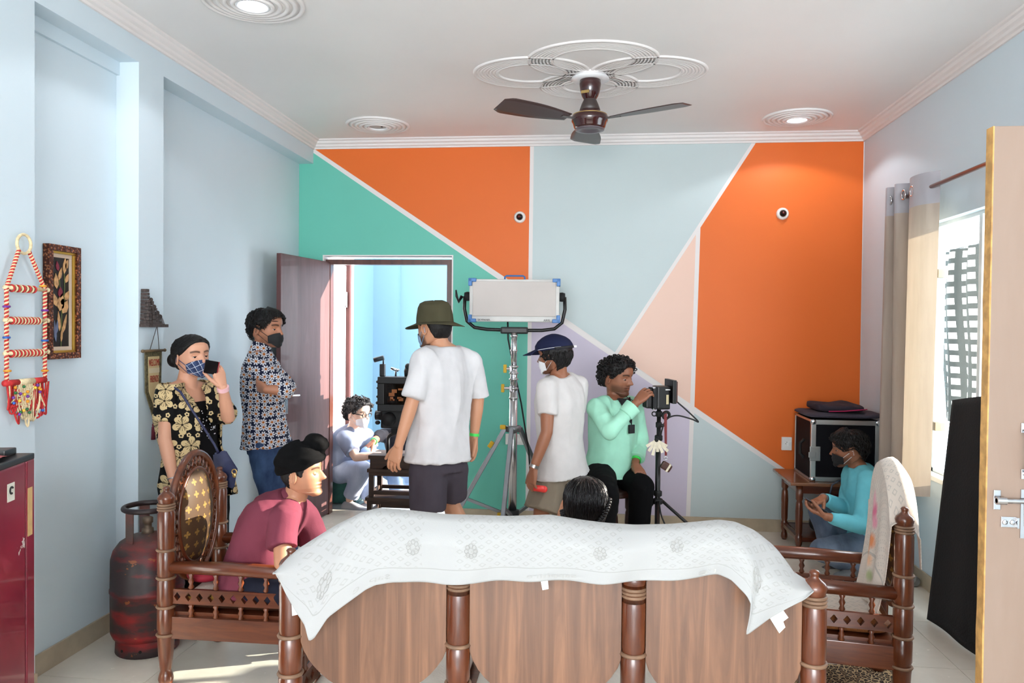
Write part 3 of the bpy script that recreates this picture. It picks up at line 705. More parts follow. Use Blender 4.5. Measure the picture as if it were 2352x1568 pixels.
def smooth_i(ts, ps, s, w_=.006):
    a_ = [interp(ts, ps, min(1, max(0, s+k*w_))) for k in (-1, 0, 1)]; return [sum(x_[q] for x_ in a_)/3 for q in (0, 1)]
def tw(s, t):
    """t<0: far side of the sofa back; 0..1: the flap that hangs towards the camera (1 = hem)"""
    T_ = at(*smooth_i(TS_, TOPL, s), Y=SY-.03); Bt = at(*smooth_i(BS_, BOTL, s, .002), Y=SY-.055)
    crest = 1-abs(max(-1, min(1, t*4)))
    if t >= 0:
        q = T_.lerp(Bt, t); fold = .012*math.sin(s*46+t*2)*t + .008*math.sin(s*19)
        q.y = SY-.028-.045*math.sin(min(1, t*2.5)*PI/2)+fold*min(1, t*3)
        if s < .2: q.y -= .05*math.sin(PI*min(1, s/.2))*t
        if s > .82: q.y -= .05*math.sin(PI*min(1, (1-s)/.18))*t
        return q
    d = -t; q = T_.copy(); q.z += .006*math.sin(PI*min(1, d*6))-.20*max(0, d-.12)*1.2; q.y = SY-.028+min(.09, d*.5)+.01*math.sin(s*40)*d; return q
bm = B()
vs = grid(bm, lambda a_, b_: tw(a_, 1-1.55*b_), 220, 48)
uvl = bm.loops.layers.uv.verify()
for f in bm.faces:
    for lp in f.loops: lp[uvl].uv = (lp[uvl].uv.x, lp[uvl].uv.y*1.55)
m_tow = towel_mat('towel_white', 36, 6.5, (182, 182, 181), split=(.293, .675))
tow = obj('towel', bm, m_tow, None, smooth=True, base=(-.148, SY, .8)); tag(tow, 'long white patterned towel draped over the sofa back', 'towel')
sm = tow.modifiers.new('thick', 'SOLIDIFY'); sm.thickness = .003
def tow_point(s, t):
    e = .002; p = tw(s, t); n_ = (tw(s+e, t)-tw(s-e, t)).cross(tw(s, t+e)-tw(s, t-e)).normalized()
    if n_.y > 0: n_ = -n_
    return p+n_*.004
def tow_text(word, s0, s1, t0, t1):
    bm = text_bm(word, 1, Matrix.Identity(4), 0, 'LEFT'); xs_ = [v.co.x for v in bm.verts]; ys_ = [v.co.y for v in bm.verts]
    for v in bm.verts:
        a_ = (v.co.x-min(xs_))/(max(xs_)-min(xs_)); b_ = (v.co.y-min(ys_))/(max(ys_)-min(ys_)); v.co = tow_point(s1+(s0-s1)*a_, t1+(t0-t1)*b_)   # mirrored, seen from the back of the weave
    obj('woven_lettering', bm, M('weave_grey', (176, 174, 170), .8), tow)
tow_text('Sapphire', .46, .555, .86, .95); tow_text('Sap', .17, .205, .86, .95); tow_text('e', .145, .155, .88, .95); tow_text('re', .785, .82, .86, .95)
def ring_flower(s, t, r_s, r_t):
    bm = B()
    for k in range(8):
        c_ = (s+r_s*math.cos(k*PI/4), t+r_t*math.sin(k*PI/4)); pts = [tow_point(c_[0]+.42*r_s*math.cos(a_*PI/6), c_[1]+.42*r_t*math.sin(a_*PI/6)) for a_ in range(12)]
        tube(bm, pts, .0008, 4, closed=True)
    obj('woven_flower', bm, M('weave_grey', (0, 0, 0)), tow)
for s, t in ((.245, .42), (.355, .45), (.09, .52), (.60, .42), (.745, .30), (.895, .45)): ring_flower(s, t, .0085, .085)
m_tag = M('label_white', (236, 238, 236), .7)
def cloth_tag(pts, th=.001):
    bm = B(); prism(bm, [at(u, v, Y=SY-.062) for u, v in pts], (0, .0015, 0)); obj('care_label', bm, m_tag, tow)
cloth_tag([(1755, 1398), (1787, 1384), (1811, 1418), (1799, 1427), (1804, 1440), (1790, 1454)]); cloth_tag([(669, 1376), (687, 1375), (688, 1410), (671, 1414)]); cloth_tag([(1241, 1329), (1258, 1329), (1260, 1352), (1246, 1355)])
# towel over the armchair by the window (chair-local drape, then turned with the chair)
Mc2 = Matrix.Translation(ch2.location) @ Matrix.Rotation(rz2, 4, 'Z')
def ct_fn(a_, b_):
    y = (a_-.5)*.50; k = math.sqrt(max(0, 1-(min(abs(y), .224)/.235)**2)); zt_ = .688+.305*k
    spread = 1
    if b_ < .72:                                             # front fall, down to the seat
        t = b_/.72; z = .40+(zt_-.40)*t; x_ = .052+.05*(1-t)**2+.012*math.sin(a_*17+t*3)*(1-t)
        y *= .80+.22*t
    else:
        t = (b_-.72)/.28; z = zt_+.022*math.sin(PI*min(1, t*2.2))-.22*max(0, t-.25); x_ = .052-.105*min(1, t*2.2)-.01*t
    return Mc2 @ Vector((x_, y, z))
bm = B(); grid(bm, ct_fn, 60, 60)
def ct_mat():
    m = towel_mat('towel_printed', 14, 22, (226, 214, 202)); nt = m.node_tree; b = nt.nodes['Principled BSDF']
    src = b.inputs['Base Color'].links[0].from_socket; uv = N(nt, 'ShaderNodeUVMap'); c = src
    for (u, v, ru, rv, cc) in ((.40, .46, .07, .05, (222, 100, 140)), (.45, .40, .06, .035, (236, 150, 176)), (.36, .52, .05, .05, (240, 176, 190)), (.42, .30, .09, .04, (236, 140, 70)), (.36, .25, .06, .05, (238, 170, 110)), (.52, .13, .06, .03, (170, 180, 130)), (.46, .20, .05, .03, (238, 190, 150))):
        sp = N(nt, 'ShaderNodeVectorMath', operation='SUBTRACT'); nt.links.new(uv.outputs[0], sp.inputs[0]); sp.inputs[1].default_value = (u, v, 0)
        dv = N(nt, 'ShaderNodeVectorMath', operation='DIVIDE'); nt.links.new(sp.outputs[0], dv.inputs[0]); dv.inputs[1].default_value = (ru*1.6, rv*1.5, 1)
        ln = N(nt, 'ShaderNodeVectorMath', operation='LENGTH'); nt.links.new(dv.outputs[0], ln.inputs[0])
        wob = math_n(nt, 'ADD', ln.outputs['Value'], math_n(nt, 'MULTIPLY', noise_n(nt, 30, 3, uv.outputs[0]), .5))
        r = ramp(nt, [(.45, (1, 1, 1, 1)), (.9, (0, 0, 0, 1))]); nt.links.new(math_n(nt, 'MULTIPLY', wob, .8), r.inputs[0])
        c = mixc(nt, r.outputs[0], c, lin(cc))
    vo = N(nt, 'ShaderNodeTexVoronoi', voronoi_dimensions='2D', feature='DISTANCE_TO_EDGE'); vo.inputs['Scale'].default_value = 9; nt.links.new(uv.outputs[0], vo.inputs[0])
    sp = N(nt, 'ShaderNodeSeparateXYZ'); nt.links.new(uv.outputs[0], sp.inputs[0])
    msk = math_n(nt, 'MULTIPLY', math_n(nt, 'LESS_THAN', vo.outputs['Distance'], .012), math_n(nt, 'MULTIPLY', math_n(nt, 'LESS_THAN', sp.outputs[1], .5), math_n(nt, 'LESS_THAN', math_n(nt, 'ABSOLUTE', math_n(nt, 'SUBTRACT', sp.outputs[0], .5)), .26)))
    c = mixc(nt, math_n(nt, 'MULTIPLY', msk, .5), c, lin((150, 146, 138)))
    nt.links.new(c, b.inputs['Base Color']); return m
o = obj('towel', bm, ct_mat(), None, smooth=True, base=(ch2.location.x, ch2.location.y, .6)); tag(o, 'white towel with pink and orange flowers over the armchair back by the window', 'towel'); o.modifiers.new('thick', 'SOLIDIFY').thickness = .003
bm = B()
def seatt(a_, b_): return Mc2 @ Vector((.06+a_*.50, -.20+b_*.40, .392+.006*math.sin(a_*11+b_*7)-(.04*max(0, a_-.93)/.07)))
grid(bm, seatt, 24, 14); o = obj('seat_towel', bm, towel_mat('towel_seat', 8, 7, (222, 212, 200)), None, smooth=True, base=(ch2.location.x-.2, ch2.location.y, .39)); tag(o, 'white towel spread on the seat of the armchair by the window', 'towel')

# rug under the armchair by the window, with a yellow hose
def rug_mat():
    m, nt, b = nt_new('rug_weave'); v = objco(nt, (9, 9, 9)); vo = N(nt, 'ShaderNodeTexVoronoi', feature='DISTANCE_TO_EDGE'); nt.links.new(v, vo.inputs[0])
    r = ramp(nt, [(.06, (196, 168, 128)), (.09, (44, 32, 26)), (.3, (60, 40, 30)), (.34, (150, 116, 82))], 'CONSTANT'); nt.links.new(vo.outputs['Distance'], r.inputs[0]); nt.links.new(r.outputs[0], b.inputs['Base Color']); b.inputs['Roughness'].default_value = .95
    bump(nt, b, noise_n(nt, 300, 2, objco(nt)), .4, .003); return m
bm = B(); bx(bm, .35, 1.38, 2.55, 3.72, .001, .009, .002); tag(obj('rug', bm, rug_mat(), None, base=(.9, 3.1, 0)), 'dark patterned rug under the armchair by the window', 'rug')
bm = B(); tube(bm, [(.98, 2.6, .024), (1.02, 2.78, .024), (1.10, 2.90, .024), (1.12, 3.05, .024), (1.02, 3.2, .024), (.8, 3.3, .024)], .013, 8); tag(obj('hose', bm, M('hose_yellow', (214, 168, 30), .45), None, smooth=True, base=(1, 2.9, .01)), 'yellow hose lying on the rug', 'hose')

# ------------------------------------------------------------------ gas cylinder
GC = Vector((-2.115, 3.50, 0)); gc = thing('gas_cylinder', 'worn red gas cylinder standing in the alcove', 'gas cylinder', GC)
def cyl_mat():
    m, nt, b = nt_new('cylinder_red'); tc = objco(nt); sp = N(nt, 'ShaderNodeSeparateXYZ'); nt.links.new(tc, sp.inputs[0])
    nz = noise_n(nt, 14, 5, objco(nt, (1, 1, 2.2)), .65)
    band = math_n(nt, 'ADD', math_n(nt, 'MULTIPLY', noise_n(nt, 3.2, 3, objco(nt, (1, 1, 4.5))), 3.2), math_n(nt, 'MULTIPLY', nz, 1.2))
    r = ramp(nt, [(.40, (0, 0, 0, 1)), (.55, (1, 1, 1, 1))]); nt.links.new(math_n(nt, 'MULTIPLY', band, .235), r.inputs[0])
    red = ramp(nt, [(.3, (92, 14, 18)), (.7, (142, 24, 26))]); nt.links.new(noise_n(nt, 9, 4, tc), red.inputs[0])
    c = mixc(nt, r.outputs[0], red.outputs[0], lin((44, 32, 34)))
    rs = math_n(nt, 'GREATER_THAN', noise_n(nt, 22, 4, objco(nt, (1, 1, 1.4))), .68); c = mixc(nt, math_n(nt, 'MULTIPLY', rs, .7), c, lin((150, 84, 40)))
    dust = ramp(nt, [(.475, (0, 0, 0, 1)), (.56, (1, 1, 1, 1))]); nt.links.new(sp.outputs[2], dust.inputs[0]); c = mixc(nt, math_n(nt, 'MULTIPLY', dust.outputs[0], .45), c, lin((120, 100, 92)))
    nt.links.new(c, b.inputs['Base Color']); b.inputs['Roughness'].default_value = .5; bump(nt, b, nz, .15, .004); return m
m_cyl = cyl_mat()
bm = B(); lathe(bm, [(.07, .10), (.075, .150), (.10, .161), (.285, .1625), (.288, .1655), (.300, .1655), (.303, .1625), (.44, .161), (.48, .150), (.515, .125), (.54, .085), (.552, .04), (.556, .0)], GC, 40); obj('body', bm, m_cyl, gc, smooth=True)
bm = B()
for k in range(40):
    pass
lathe(bm, [(0, .128), (0, .138), (.005, .141), (.088, .138), (.088, .13), (.006, .128)], GC, 40); fr_ = obj('foot_ring', bm, m_cyl, gc, auto=40)
for a_ in (-1.9, -1.25, -.6, .8, 2.2):
    bm = B(); lathe(bm, [(0, .007), (.004, .007)], GC+V(.138*math.cos(a_), .138*math.sin(a_), .035), 10, (math.cos(a_), math.sin(a_), 0)); obj('drain_hole', bm, M('black_hole', (8, 8, 8), .9), fr_)
bm = B(); torus(bm, GC+V(0, 0, .675), .104, .0125, 40, 10); obj('handle_ring', bm, M('cyl_black', (40, 26, 28), .45), gc, smooth=True)
for a_ in (-1.85, .22, 2.25):
    bm = B(); u_ = V(math.cos(a_), math.sin(a_), 0); R_ = Matrix(((u_.x, -u_.y, 0), (u_.y, u_.x, 0), (0, 0, 1))); box(bm, GC+u_*.104+V(0, 0, .59), (.007, .046, .175), R_, .002); obj('upright', bm, m_cyl, gc)
bm = B(); lathe(bm, [(.545, .028), (.575, .026), (.577, .018), (.60, .018), (.602, .024), (.625, .024), (.63, .015)], GC, 16); obj('valve', bm, M('valve_brass', (120, 104, 88), .5, .5), gc, smooth=True)
bm = B(); bx(bm, GC.x-.12, GC.x-.105, GC.y-.075, GC.y-.06, .53, .57)
bm.free()
# ------------------------------------------------------------------ refrigerator
p_r, p_l = at(80, 1040, Z=1.165), at(0, 1068, Z=1.165)
fd = (p_r-p_l); fd.z = 0; fd.normalize(); fn_ = Vector((fd.y, -fd.x, 0))
fridge = thing('refrigerator', 'dark red refrigerator with chipped paint at the left edge', 'refrigerator', (p_r.x-.3, p_r.y-.3, 0), 0)
def fr_mat():
    m, nt, b = nt_new('fridge_maroon'); tc = objco(nt); A = ramp(nt, [(.3, (112, 16, 40)), (.7, (138, 24, 48))]); nt.links.new(noise_n(nt, 3, 3, tc), A.inputs[0])
    ch = math_n(nt, 'GREATER_THAN', noise_n(nt, 7, 5, tc, .6), .70); c = mixc(nt, math_n(nt, 'MULTIPLY', ch, .85), A.outputs[0], lin((214, 206, 198)))
    sc = math_n(nt, 'GREATER_THAN', noise_n(nt, 26, 3, objco(nt, (1, 1, .4), (.5, .3, .2))), .76); c = mixc(nt, math_n(nt, 'MULTIPLY', sc, .5), c, lin((205, 130, 140)))
    nt.links.new(c, b.inputs['Base Color']); b.inputs['Roughness'].default_value = .3; b.inputs['Coat Weight'].default_value = .4; return m
m_fr = fr_mat()
Rf = Matrix(((fd.x, -fn_.x, 0), (fd.y, -fn_.y, 0), (0, 0, 1)))
def fbox(name, a0, a1, n0, n1, z0, z1, mat, bv=.006, par=None):
    """a: along the visible side back from its far edge; n: into the cabinet"""
    bm = B(); c_ = V(p_r.x, p_r.y, 0)-fd*(a0+a1)/2-fn_*(n0+n1)/2+V(0, 0, (z0+z1)/2); box(bm, c_, (abs(a1-a0), abs(n1-n0), z1-z0), Rf, bv); return obj(name, bm, mat, par or fridge)
fbox('cabinet', .058, .62, 0, .53, .04, 1.15, m_fr); dr = fbox('door', 0, .052, 0, .53, .04, 1.15, m_fr)
fbox('gasket', .050, .060, .01, .52, .05, 1.14, M('gasket', (70, 12, 26), .8), .001)
fbox('top_cap', .0, .62, 0, .53, 1.148, 1.166, M('black_plastic', (24, 22, 24), .35), .004); fbox('hinge_cover', .02, .09, .04, .12, 1.166, 1.186, M('black_plastic', (0, 0, 0)), .004, dr)
for a_ in (.08, .56):
    for n0 in (.04, .46): fbox('foot', a_, a_+.04, n0, n0+.04, 0, .042, M('black_plastic', (0, 0, 0)), .002)
fbox('sticker', .018, .046, -.0012, 0, .93, 1.07, M('sticker_tan', (206, 168, 112), .5, 0, .1, 30), .0002, dr); s_ = fbox('badge', .125, .165, -.0012, 0, 1.055, 1.105, M('badge_white', (222, 220, 205), .4), .0002)
bm = B(); c_ = V(p_r.x, p_r.y, 0)-fd*.145+fn_*.0018+V(0, 0, 1.085); torus(bm, c_, .009, .003, 14, 6, fn_, PI*.2, PI*1.6); obj('badge_mark', bm, M('ink_black', (20, 20, 22), .5), fridge)
bm = B(); c_ = V(p_r.x, p_r.y, 1.168)-fd*.32-fn_*.25; 
def clf(a_, b_):
    q = c_-fd*((a_-.5)*.44)-fn_*((b_-.5)*.46); q.z = 1.172+.006*math.sin(a_*15+b_*9); return q
grid(bm, clf, 20, 20); o = obj('table_mat', bm, M('mat_red_cloth', (176, 70, 66), .6, 0, .35, 14), None, smooth=True, base=c_); tag(o, 'reddish plastic mat lying on top of the refrigerator', 'mat')

# ------------------------------------------------------------------ low table with the flight case
tb = thing('side_table', 'low brown wooden table with turned legs against the back wall', 'table', (1.66, 5.74, 0))
TX0, TX1, TY0, TY1, TZ = 1.335, 1.97, 5.47, 6.02, .512
bm = B(); bx(bm, TX0, TX1, TY0, TY1, TZ-.022, TZ, .006); obj('table_top', bm, WOOD('table_top_wood', (112, 70, 46), (158, 108, 76), 'X', 10, .25, .4), tb)
LEG = [(0, .016), (.02, .024), (.045, .022), (.06, .015), (.075, .022), (.09, .025), (.13, .025), (.14, .018), (.16, .023), (.30, .026), (.36, .022), (.375, .017), (.39, .025), (.49, .025)]
for x_ in (TX0+.075, TX1-.06):
    for y_ in (TY0+.07, TY1-.07): bm = B(); lathe(bm, LEG, (x_, y_, 0), 14); obj('leg', bm, m_teak, tb, smooth=True)
bm = B(); bx(bm, TX0+.06, TX1-.045, TY0+.055, TY0+.08, .43, .49); bx(bm, TX0+.06, TX1-.045, TY1-.08, TY1-.055, .43, .49); bx(bm, TX0+.06, TX0+.085, TY0+.07, TY1-.07, .43, .49); bx(bm, TX1-.07, TX1-.045, TY0+.07, TY1-.07, .43, .49); obj('apron', bm, m_teakh, tb)
for y_ in (TY0+.07, TY1-.07): bm = B(); bx(bm, TX0+.09, TX1-.07, y_-.014, y_+.014, .095, .125, .003); obj('stretcher', bm, m_teakh, tb)
for x_ in (TX0+.075, TX1-.06): bm = B(); bx(bm, x_-.014, x_+.014, TY0+.09, TY1-.09, .095, .125, .003); obj('stretcher', bm, m_teaky, tb)
bm = B(); bx(bm, TX0+.10, TX1-.09, TY0+.09, TY1-.09, .118, .124); obj('lower_shelf', bm, m_teakh, tb)
m_alu = METAL('aluminium', (186, 186, 184), .38); m_ply = M('case_black', (11, 11, 17), .7, 0, .1, spec=.15)
fc = thing('flight_case', 'black flight case with aluminium edges on the low table', 'case', (1.70, 5.80, TZ))
c0, c1, cy0, cy1, cz0, cz1 = 1.482, 1.935, 5.535, 5.985, TZ+.001, TZ+.425
bm = B(); t_ = .012
bx(bm, c0+.006, c1-.006, cy0+.03, cy1-.006, cz0, cz0+t_); bx(bm, c0+.006, c1-.006, cy0+.03, cy1-.006, cz1-t_, cz1); bx(bm, c0+.006, c0+.006+t_, cy0+.03, cy1-.006, cz0, cz1); bx(bm, c1-.006-t_, c1-.006, cy0+.03, cy1-.006, cz0, cz1); bx(bm, c0+.006, c1-.006, cy1-.006-t_, cy1-.006, cz0, cz1)
obj('body', bm, m_ply, fc)
bm = B(); bx(bm, c0+.02, c1-.02, cy0+.012, cy0+.024, cz0+.02, cz1-.02); fd_ = obj('front_lid', bm, m_ply, fc)
bm = B()
for z in (cz0, cz1-.032): bx(bm, c0, c1, cy0, cy0+.03, z, z+.032, .002)
for x_ in (c0, c1-.032): bx(bm, x_, x_+.032, cy0, cy0+.03, cz0, cz1, .002)
obj('lid_edge', bm, m_alu, fd_)
for x_ in (c0, c1-.016):
    bm = B()
    for z in (cz0, cz1-.016): bx(bm, x_, x_+.016, cy0+.03, cy1, z, z+.016, .001)
    bx(bm, x_, x_+.016, cy1-.016, cy1, cz0, cz1, .001); obj('edge_trim', bm, m_alu, fc)
for x_ in (c0+.014, c1-.014):
    for z in (cz0+.014, cz1-.014): bm = B(); ball(bm, (x_, cy0+.008, z), (.022, .016, .022), 12, 8); obj('corner_cap', bm, m_chrome, fc, smooth=True)
bm = B(); lz = (cz0+cz1)/2-.02; bx(bm, c0-.01, c0+.062, cy0-.006, cy0+.001, lz-.05, lz+.05, .004); bx(bm, c0+.0, c0+.048, cy0-.011, cy0-.005, lz-.032, lz+.032, .002); bx(bm, c0-.02, c0+.03, cy0-.017, cy0-.010, lz-.026, lz+.012, .003); obj('butterfly_latch', bm, METAL('latch_zinc', (160, 160, 158), .45), fc)
bm = B(); bx(bm, c0+.03, c0+.034, cy0+.1, cy0+.3, cz0+.14, cz1-.05); obj('blue_lining', bm, M('lining_indigo', (46, 42, 92), .6), fc)
bm = B(); tube(bm, [(c0-.01, cy0+.14, lz+.08), (c0-.035, cy0+.15, lz+.05), (c0-.035, cy0+.15, lz-.02), (c0-.01, cy0+.14, lz-.05)], .011, 8); obj('carry_handle', bm, M('rubber_black', (16, 16, 17), .7), fc, smooth=True)
def cloth_pile(name, x0, x1, y0, y1, z0, h, seed, mat, label, droop=.0, e=.35):
    bm = B()
    def fn(a_, b_):
        th = 2*PI*a_; cx, cy = math.cos(th), math.sin(th); px, py = math.copysign(abs(cx)**e, cx), math.copysign(abs(cy)**e, cy); ph = PI*(b_-.5); rr = max(0, math.cos(ph))**.3
        p = Vector(((x0+x1)/2+(x1-x0)/2*px*rr, (y0+y1)/2+(y1-y0)/2*py*rr, z0+h/2+h/2*math.copysign(abs(math.sin(ph))**.6, math.sin(ph))))
        n_ = noise.noise(Vector((p.x*9, p.y*9, seed+p.z*6))); p.z += n_*h*.4 if b_ > .5 else n_*h*.05
        p.x += .012*noise.noise(Vector((p.y*14, p.z*30, seed))); p.z -= droop*max(0, rr*abs(px)-.85)
        return p
    grid(bm, fn, 60, 16, True); bmesh.ops.remove_doubles(bm, verts=bm.verts[:], dist=.0004); o = obj(name, bm, mat, None, smooth=True, base=((x0+x1)/2, (y0+y1)/2, z0)); tag(o, label, 'cloth', 'folded cloths on the flight case'); return o
cloth_pile('folded_cloth', 1.455, 1.965, 5.51, 5.99, cz1+.012, .034, 2, M('cloth_slate', (58, 54, 66), .9), 'dark grey cloth spread over the top of the flight case')
cloth_pile('folded_cloth', 1.53, 1.85, 5.56, 5.93, cz1+.05, .050, 9, M('cloth_aubergine', (40, 34, 46), .9), 'folded black cloth, topmost on the flight case')
bm = B(); tube(bm, [(1.60, 5.552, cz1+.058), (1.70, 5.548, cz1+.062), (1.80, 5.552, cz1+.072), (1.858, 5.57, cz1+.075)], .004, 6); obj('red_hem', bm, M('hem_magenta', (178, 30, 84), .7), bpy.data.objects['folded_cloth.001'] if 'folded_cloth.001' in bpy.data.objects else None, smooth=True)
bm = B(); prism(bm, [(1.92, 5.50, .70), (2.0-.012, 5.36, .88), (1.985, 5.30, .86), (1.93, 5.36, .74)], (.004, .03, -.006)); bm.free()
# black bag on the lower shelf and red box under the table
def blob(name, c_, r_, mat, label, cat, seed=1, amp=.25):
    bm = B(); ball(bm, c_, r_, 28, 18); c_ = Vector(c_)
    for v in bm.verts:
        n_ = noise.noise((v.co-c_)*9+Vector((seed, 0, 0))); v.co = c_+(v.co-c_)*(1+amp*n_)
        if v.co.z < c_.z-r_[2]*.8: v.co.z = c_.z-r_[2]*.8
    return tag(obj(name, bm, mat, None, smooth=True, base=c_), label, cat)
blob('plastic_bag', (1.66, 5.70, .186), (.15, .12, .075), M('bag_black', (18, 18, 20), .3, 0, .2, 9, .4, 20), 'crumpled black bag on the lower shelf of the low table', 'bag')
bm = B(); bx(bm, 1.70, 1.93, 5.86, 5.98, .125, .36, .008); tag(obj('red_box', bm, M('box_red', (150, 34, 34), .5), None, base=(1.81, 5.92, .125)), 'red box under the low table', 'box')
bm = B(); tube(bm, [(1.70, 5.52, .53), (1.64, 5.455, .535), (1.60, 5.45, .51), (1.585, 5.45, .44), (1.60, 5.50, .34), (1.62, 5.60, .30)], .006, 6); tag(obj('cable', bm, M('cable_grey', (60, 70, 84), .5), None, smooth=True, base=(1.6, 5.45, .4)), 'dark cable hanging from the flight case over the table edge', 'cable')

# ------------------------------------------------------------------ black cloth panel leaning by the window, bottle
fl = thing('black_flag', 'tall black cloth panel leaning beside the window', 'cloth panel', (1.84, 4.1, 0))
m_black = M('black_cloth', (14, 14, 17), .95, 0, .1, 20, .2, 90)
FT = [at(2193, 918, X=1.95), at(2250, 905, X=1.955)]; fb0, fb1 = at(2133, 1432, Z=.012), at(2262, 1512, Z=.012)
P0, P1, P2, P3 = Vector((1.785, 4.36, .012)), Vector((1.84, 3.80, .012)), Vector((1.95, 3.74, 1.26)), Vector((1.935, 4.47, 1.178))
def fl_fn(a_, b_):
    q = P0.lerp(P1, a_).lerp(P3.lerp(P2, a_), b_); q.x += .010*math.sin(a_*7+b_)*(1-b_*.5); q.z += .012*math.sin(a_*3.1)*(b_ if b_ > .95 else 0); return q
bm = B(); grid(bm, fl_fn, 30, 30); o = obj('cloth', bm, m_black, fl, smooth=True); o.modifiers.new('thick', 'SOLIDIFY').thickness = .006
bm = B(); tube(bm, [P3+V(.012, 0, -.01), P0+V(.012, 0, .01)], .008); tube(bm, [P3+V(.012, 0, -.012), P2+V(.012, 0, -.012)], .008); tube(bm, [P2+V(.012, 0, -.01), P1+V(.012, 0, .01)], .008); obj('frame', bm, METAL('steel', (0, 0, 0)), fl, smooth=True)
bt = thing('water_bottle', 'empty plastic bottle lying on the floor by the skirting', 'bottle', (1.93, 5.0, 0))
def clear_mat():
    m, nt, b = nt_new('clear_plastic'); b.inputs['Base Color'].default_value = lin((236, 238, 240)); b.inputs['Roughness'].default_value = .08; b.inputs['Transmission Weight'].default_value = .75; b.inputs['IOR'].default_value = 1.2; return m
bm = B(); lathe(bm, [(0, .02), (.003, .030), (.02, .033), (.05, .031), (.06, .033), (.13, .033), (.16, .026), (.175, .014), (.19, .013)], (1.945, 4.93, .034), 18, (-.12, 1, 0)); obj('bottle_body', bm, clear_mat(), bt, smooth=True)
bm = B(); lathe(bm, [(.187, .015), (.203, .015)], (1.945, 4.93, .034), 14, (-.12, 1, 0)); obj('cap', bm, M('cap_red', (180, 40, 60), .4), bt, smooth=True)
bm = B(); lathe(bm, [(.07, .0338), (.12, .0338)], (1.945, 4.93, .034), 18, (-.12, 1, 0)); obj('paper_band', bm, M('label_white', (0, 0, 0)), bt, smooth=True)
blob('crumpled_cloth', (2.03, 4.62, .745), (.035, .06, .045), M('rag_brown', (140, 122, 100), .9), 'crumpled brownish rag on the window sill', 'cloth', 4, .5)
# ================================================================== CEILING FITTINGS
m_plaster = wall_paint('plaster_white', (238, 233, 231), .02)
md = thing('ceiling_medallion', 'white plaster flower medallion above the ceiling fan', 'medallion', (-.05, 4.66, ZC))
def ring_relief(bm, cx, cy, R_, ell, n_r=6, wid=.125, a0=0, a1=2*PI):
    for k in range(n_r):
        rr = R_-wid*k/(n_r-1)
        pts = [(cx+rr*math.cos(2*PI*i/56), cy+rr*ell*math.sin(2*PI*i/56), ZC+.002) for i in range(56)]
        tube(bm, pts, .0125 if k in (0, n_r-1) else .0105, 6, closed=True)
for cx, cy, R_, ell in ((-.395, 4.60, .335, .80), (.285, 4.64, .335, .80), (-.035, 4.40, .36, .80), (-.06, 4.86, .30, .86)):
    bm = B(); ring_relief(bm, cx, cy, R_, ell, 8, .135)
    grid(bm, lambda a_, b_: Vector((cx+(R_-.135*b_)*math.cos(2*PI*a_), cy+(R_-.135*b_)*ell*math.sin(2*PI*a_), ZC-.0045)), 56, 1, True); obj('petal_ring', bm, m_plaster, md, smooth=True)
bm = B(); lathe(bm, [(0, .10), (-.012, .095), (-.03, .06), (-.034, .03)], (-.05, 4.66, ZC), 28); obj('rosette', bm, m_plaster, md, smooth=True)
def downlight(x_, y_, lit, label, R_=.225):
    t = thing('ceiling_light', label, 'ceiling light', (x_, y_, ZC), 0, 'round ceiling lights')
    bm = B()
    for k in range(5):
        rr = R_-k*.034; pts = [(x_+rr*math.cos(2*PI*i/48), y_+rr*math.sin(2*PI*i/48), ZC-.002-.0035*k) for i in range(48)]; tube(bm, pts, .012, 6, closed=True)
    lathe(bm, [(0, R_-.01), (-.006, R_-.01), (-.014, R_*.5), (-.014, .07), (0, .07)], (x_, y_, ZC), 40)
    obj('plaster_ring', bm, m_plaster, t, smooth=True)
    bm = B(); torus(bm, (x_, y_, ZC-.016), .072, .009, 32, 8); obj('trim_ring', bm, M('trim_white', (245, 245, 248), .35), t, smooth=True)
    bm = B(); lathe(bm, [(0, .068), (-.008, .068)], (x_, y_, ZC-.006), 32); obj('lamp_disc' if lit else 'hole_plate', bm, GLOW('lamp_glow', (236, 240, 255), 14) if lit else M('hole_grey', (190, 186, 184), .6), t)
    if not lit:
        bm = B(); lathe(bm, [(0, .008), (-.003, .008)], (x_+.03, y_, ZC-.014), 10); obj('wire_hole', bm, M('black_hole', (0, 0, 0)), t)
    else:
        a = bpy.data.lights.new('downlight', 'SPOT'); a.energy = 14; a.spot_size = 2.4; a.shadow_soft_size = .06; a.color = (.93, .96, 1)
        lo = bpy.data.objects.new('downlight', a); col.objects.link(lo); lo.location = (x_, y_, ZC-.03)
downlight(-1.604, 3.50, True, 'lit round ceiling light near the left wall, nearest to the camera')
downlight(-1.634, 5.70, False, 'round plaster ceiling ring with an empty lamp hole near the back wall')
downlight(1.392, 5.70, True, 'lit round ceiling light in the right corner by the back wall')
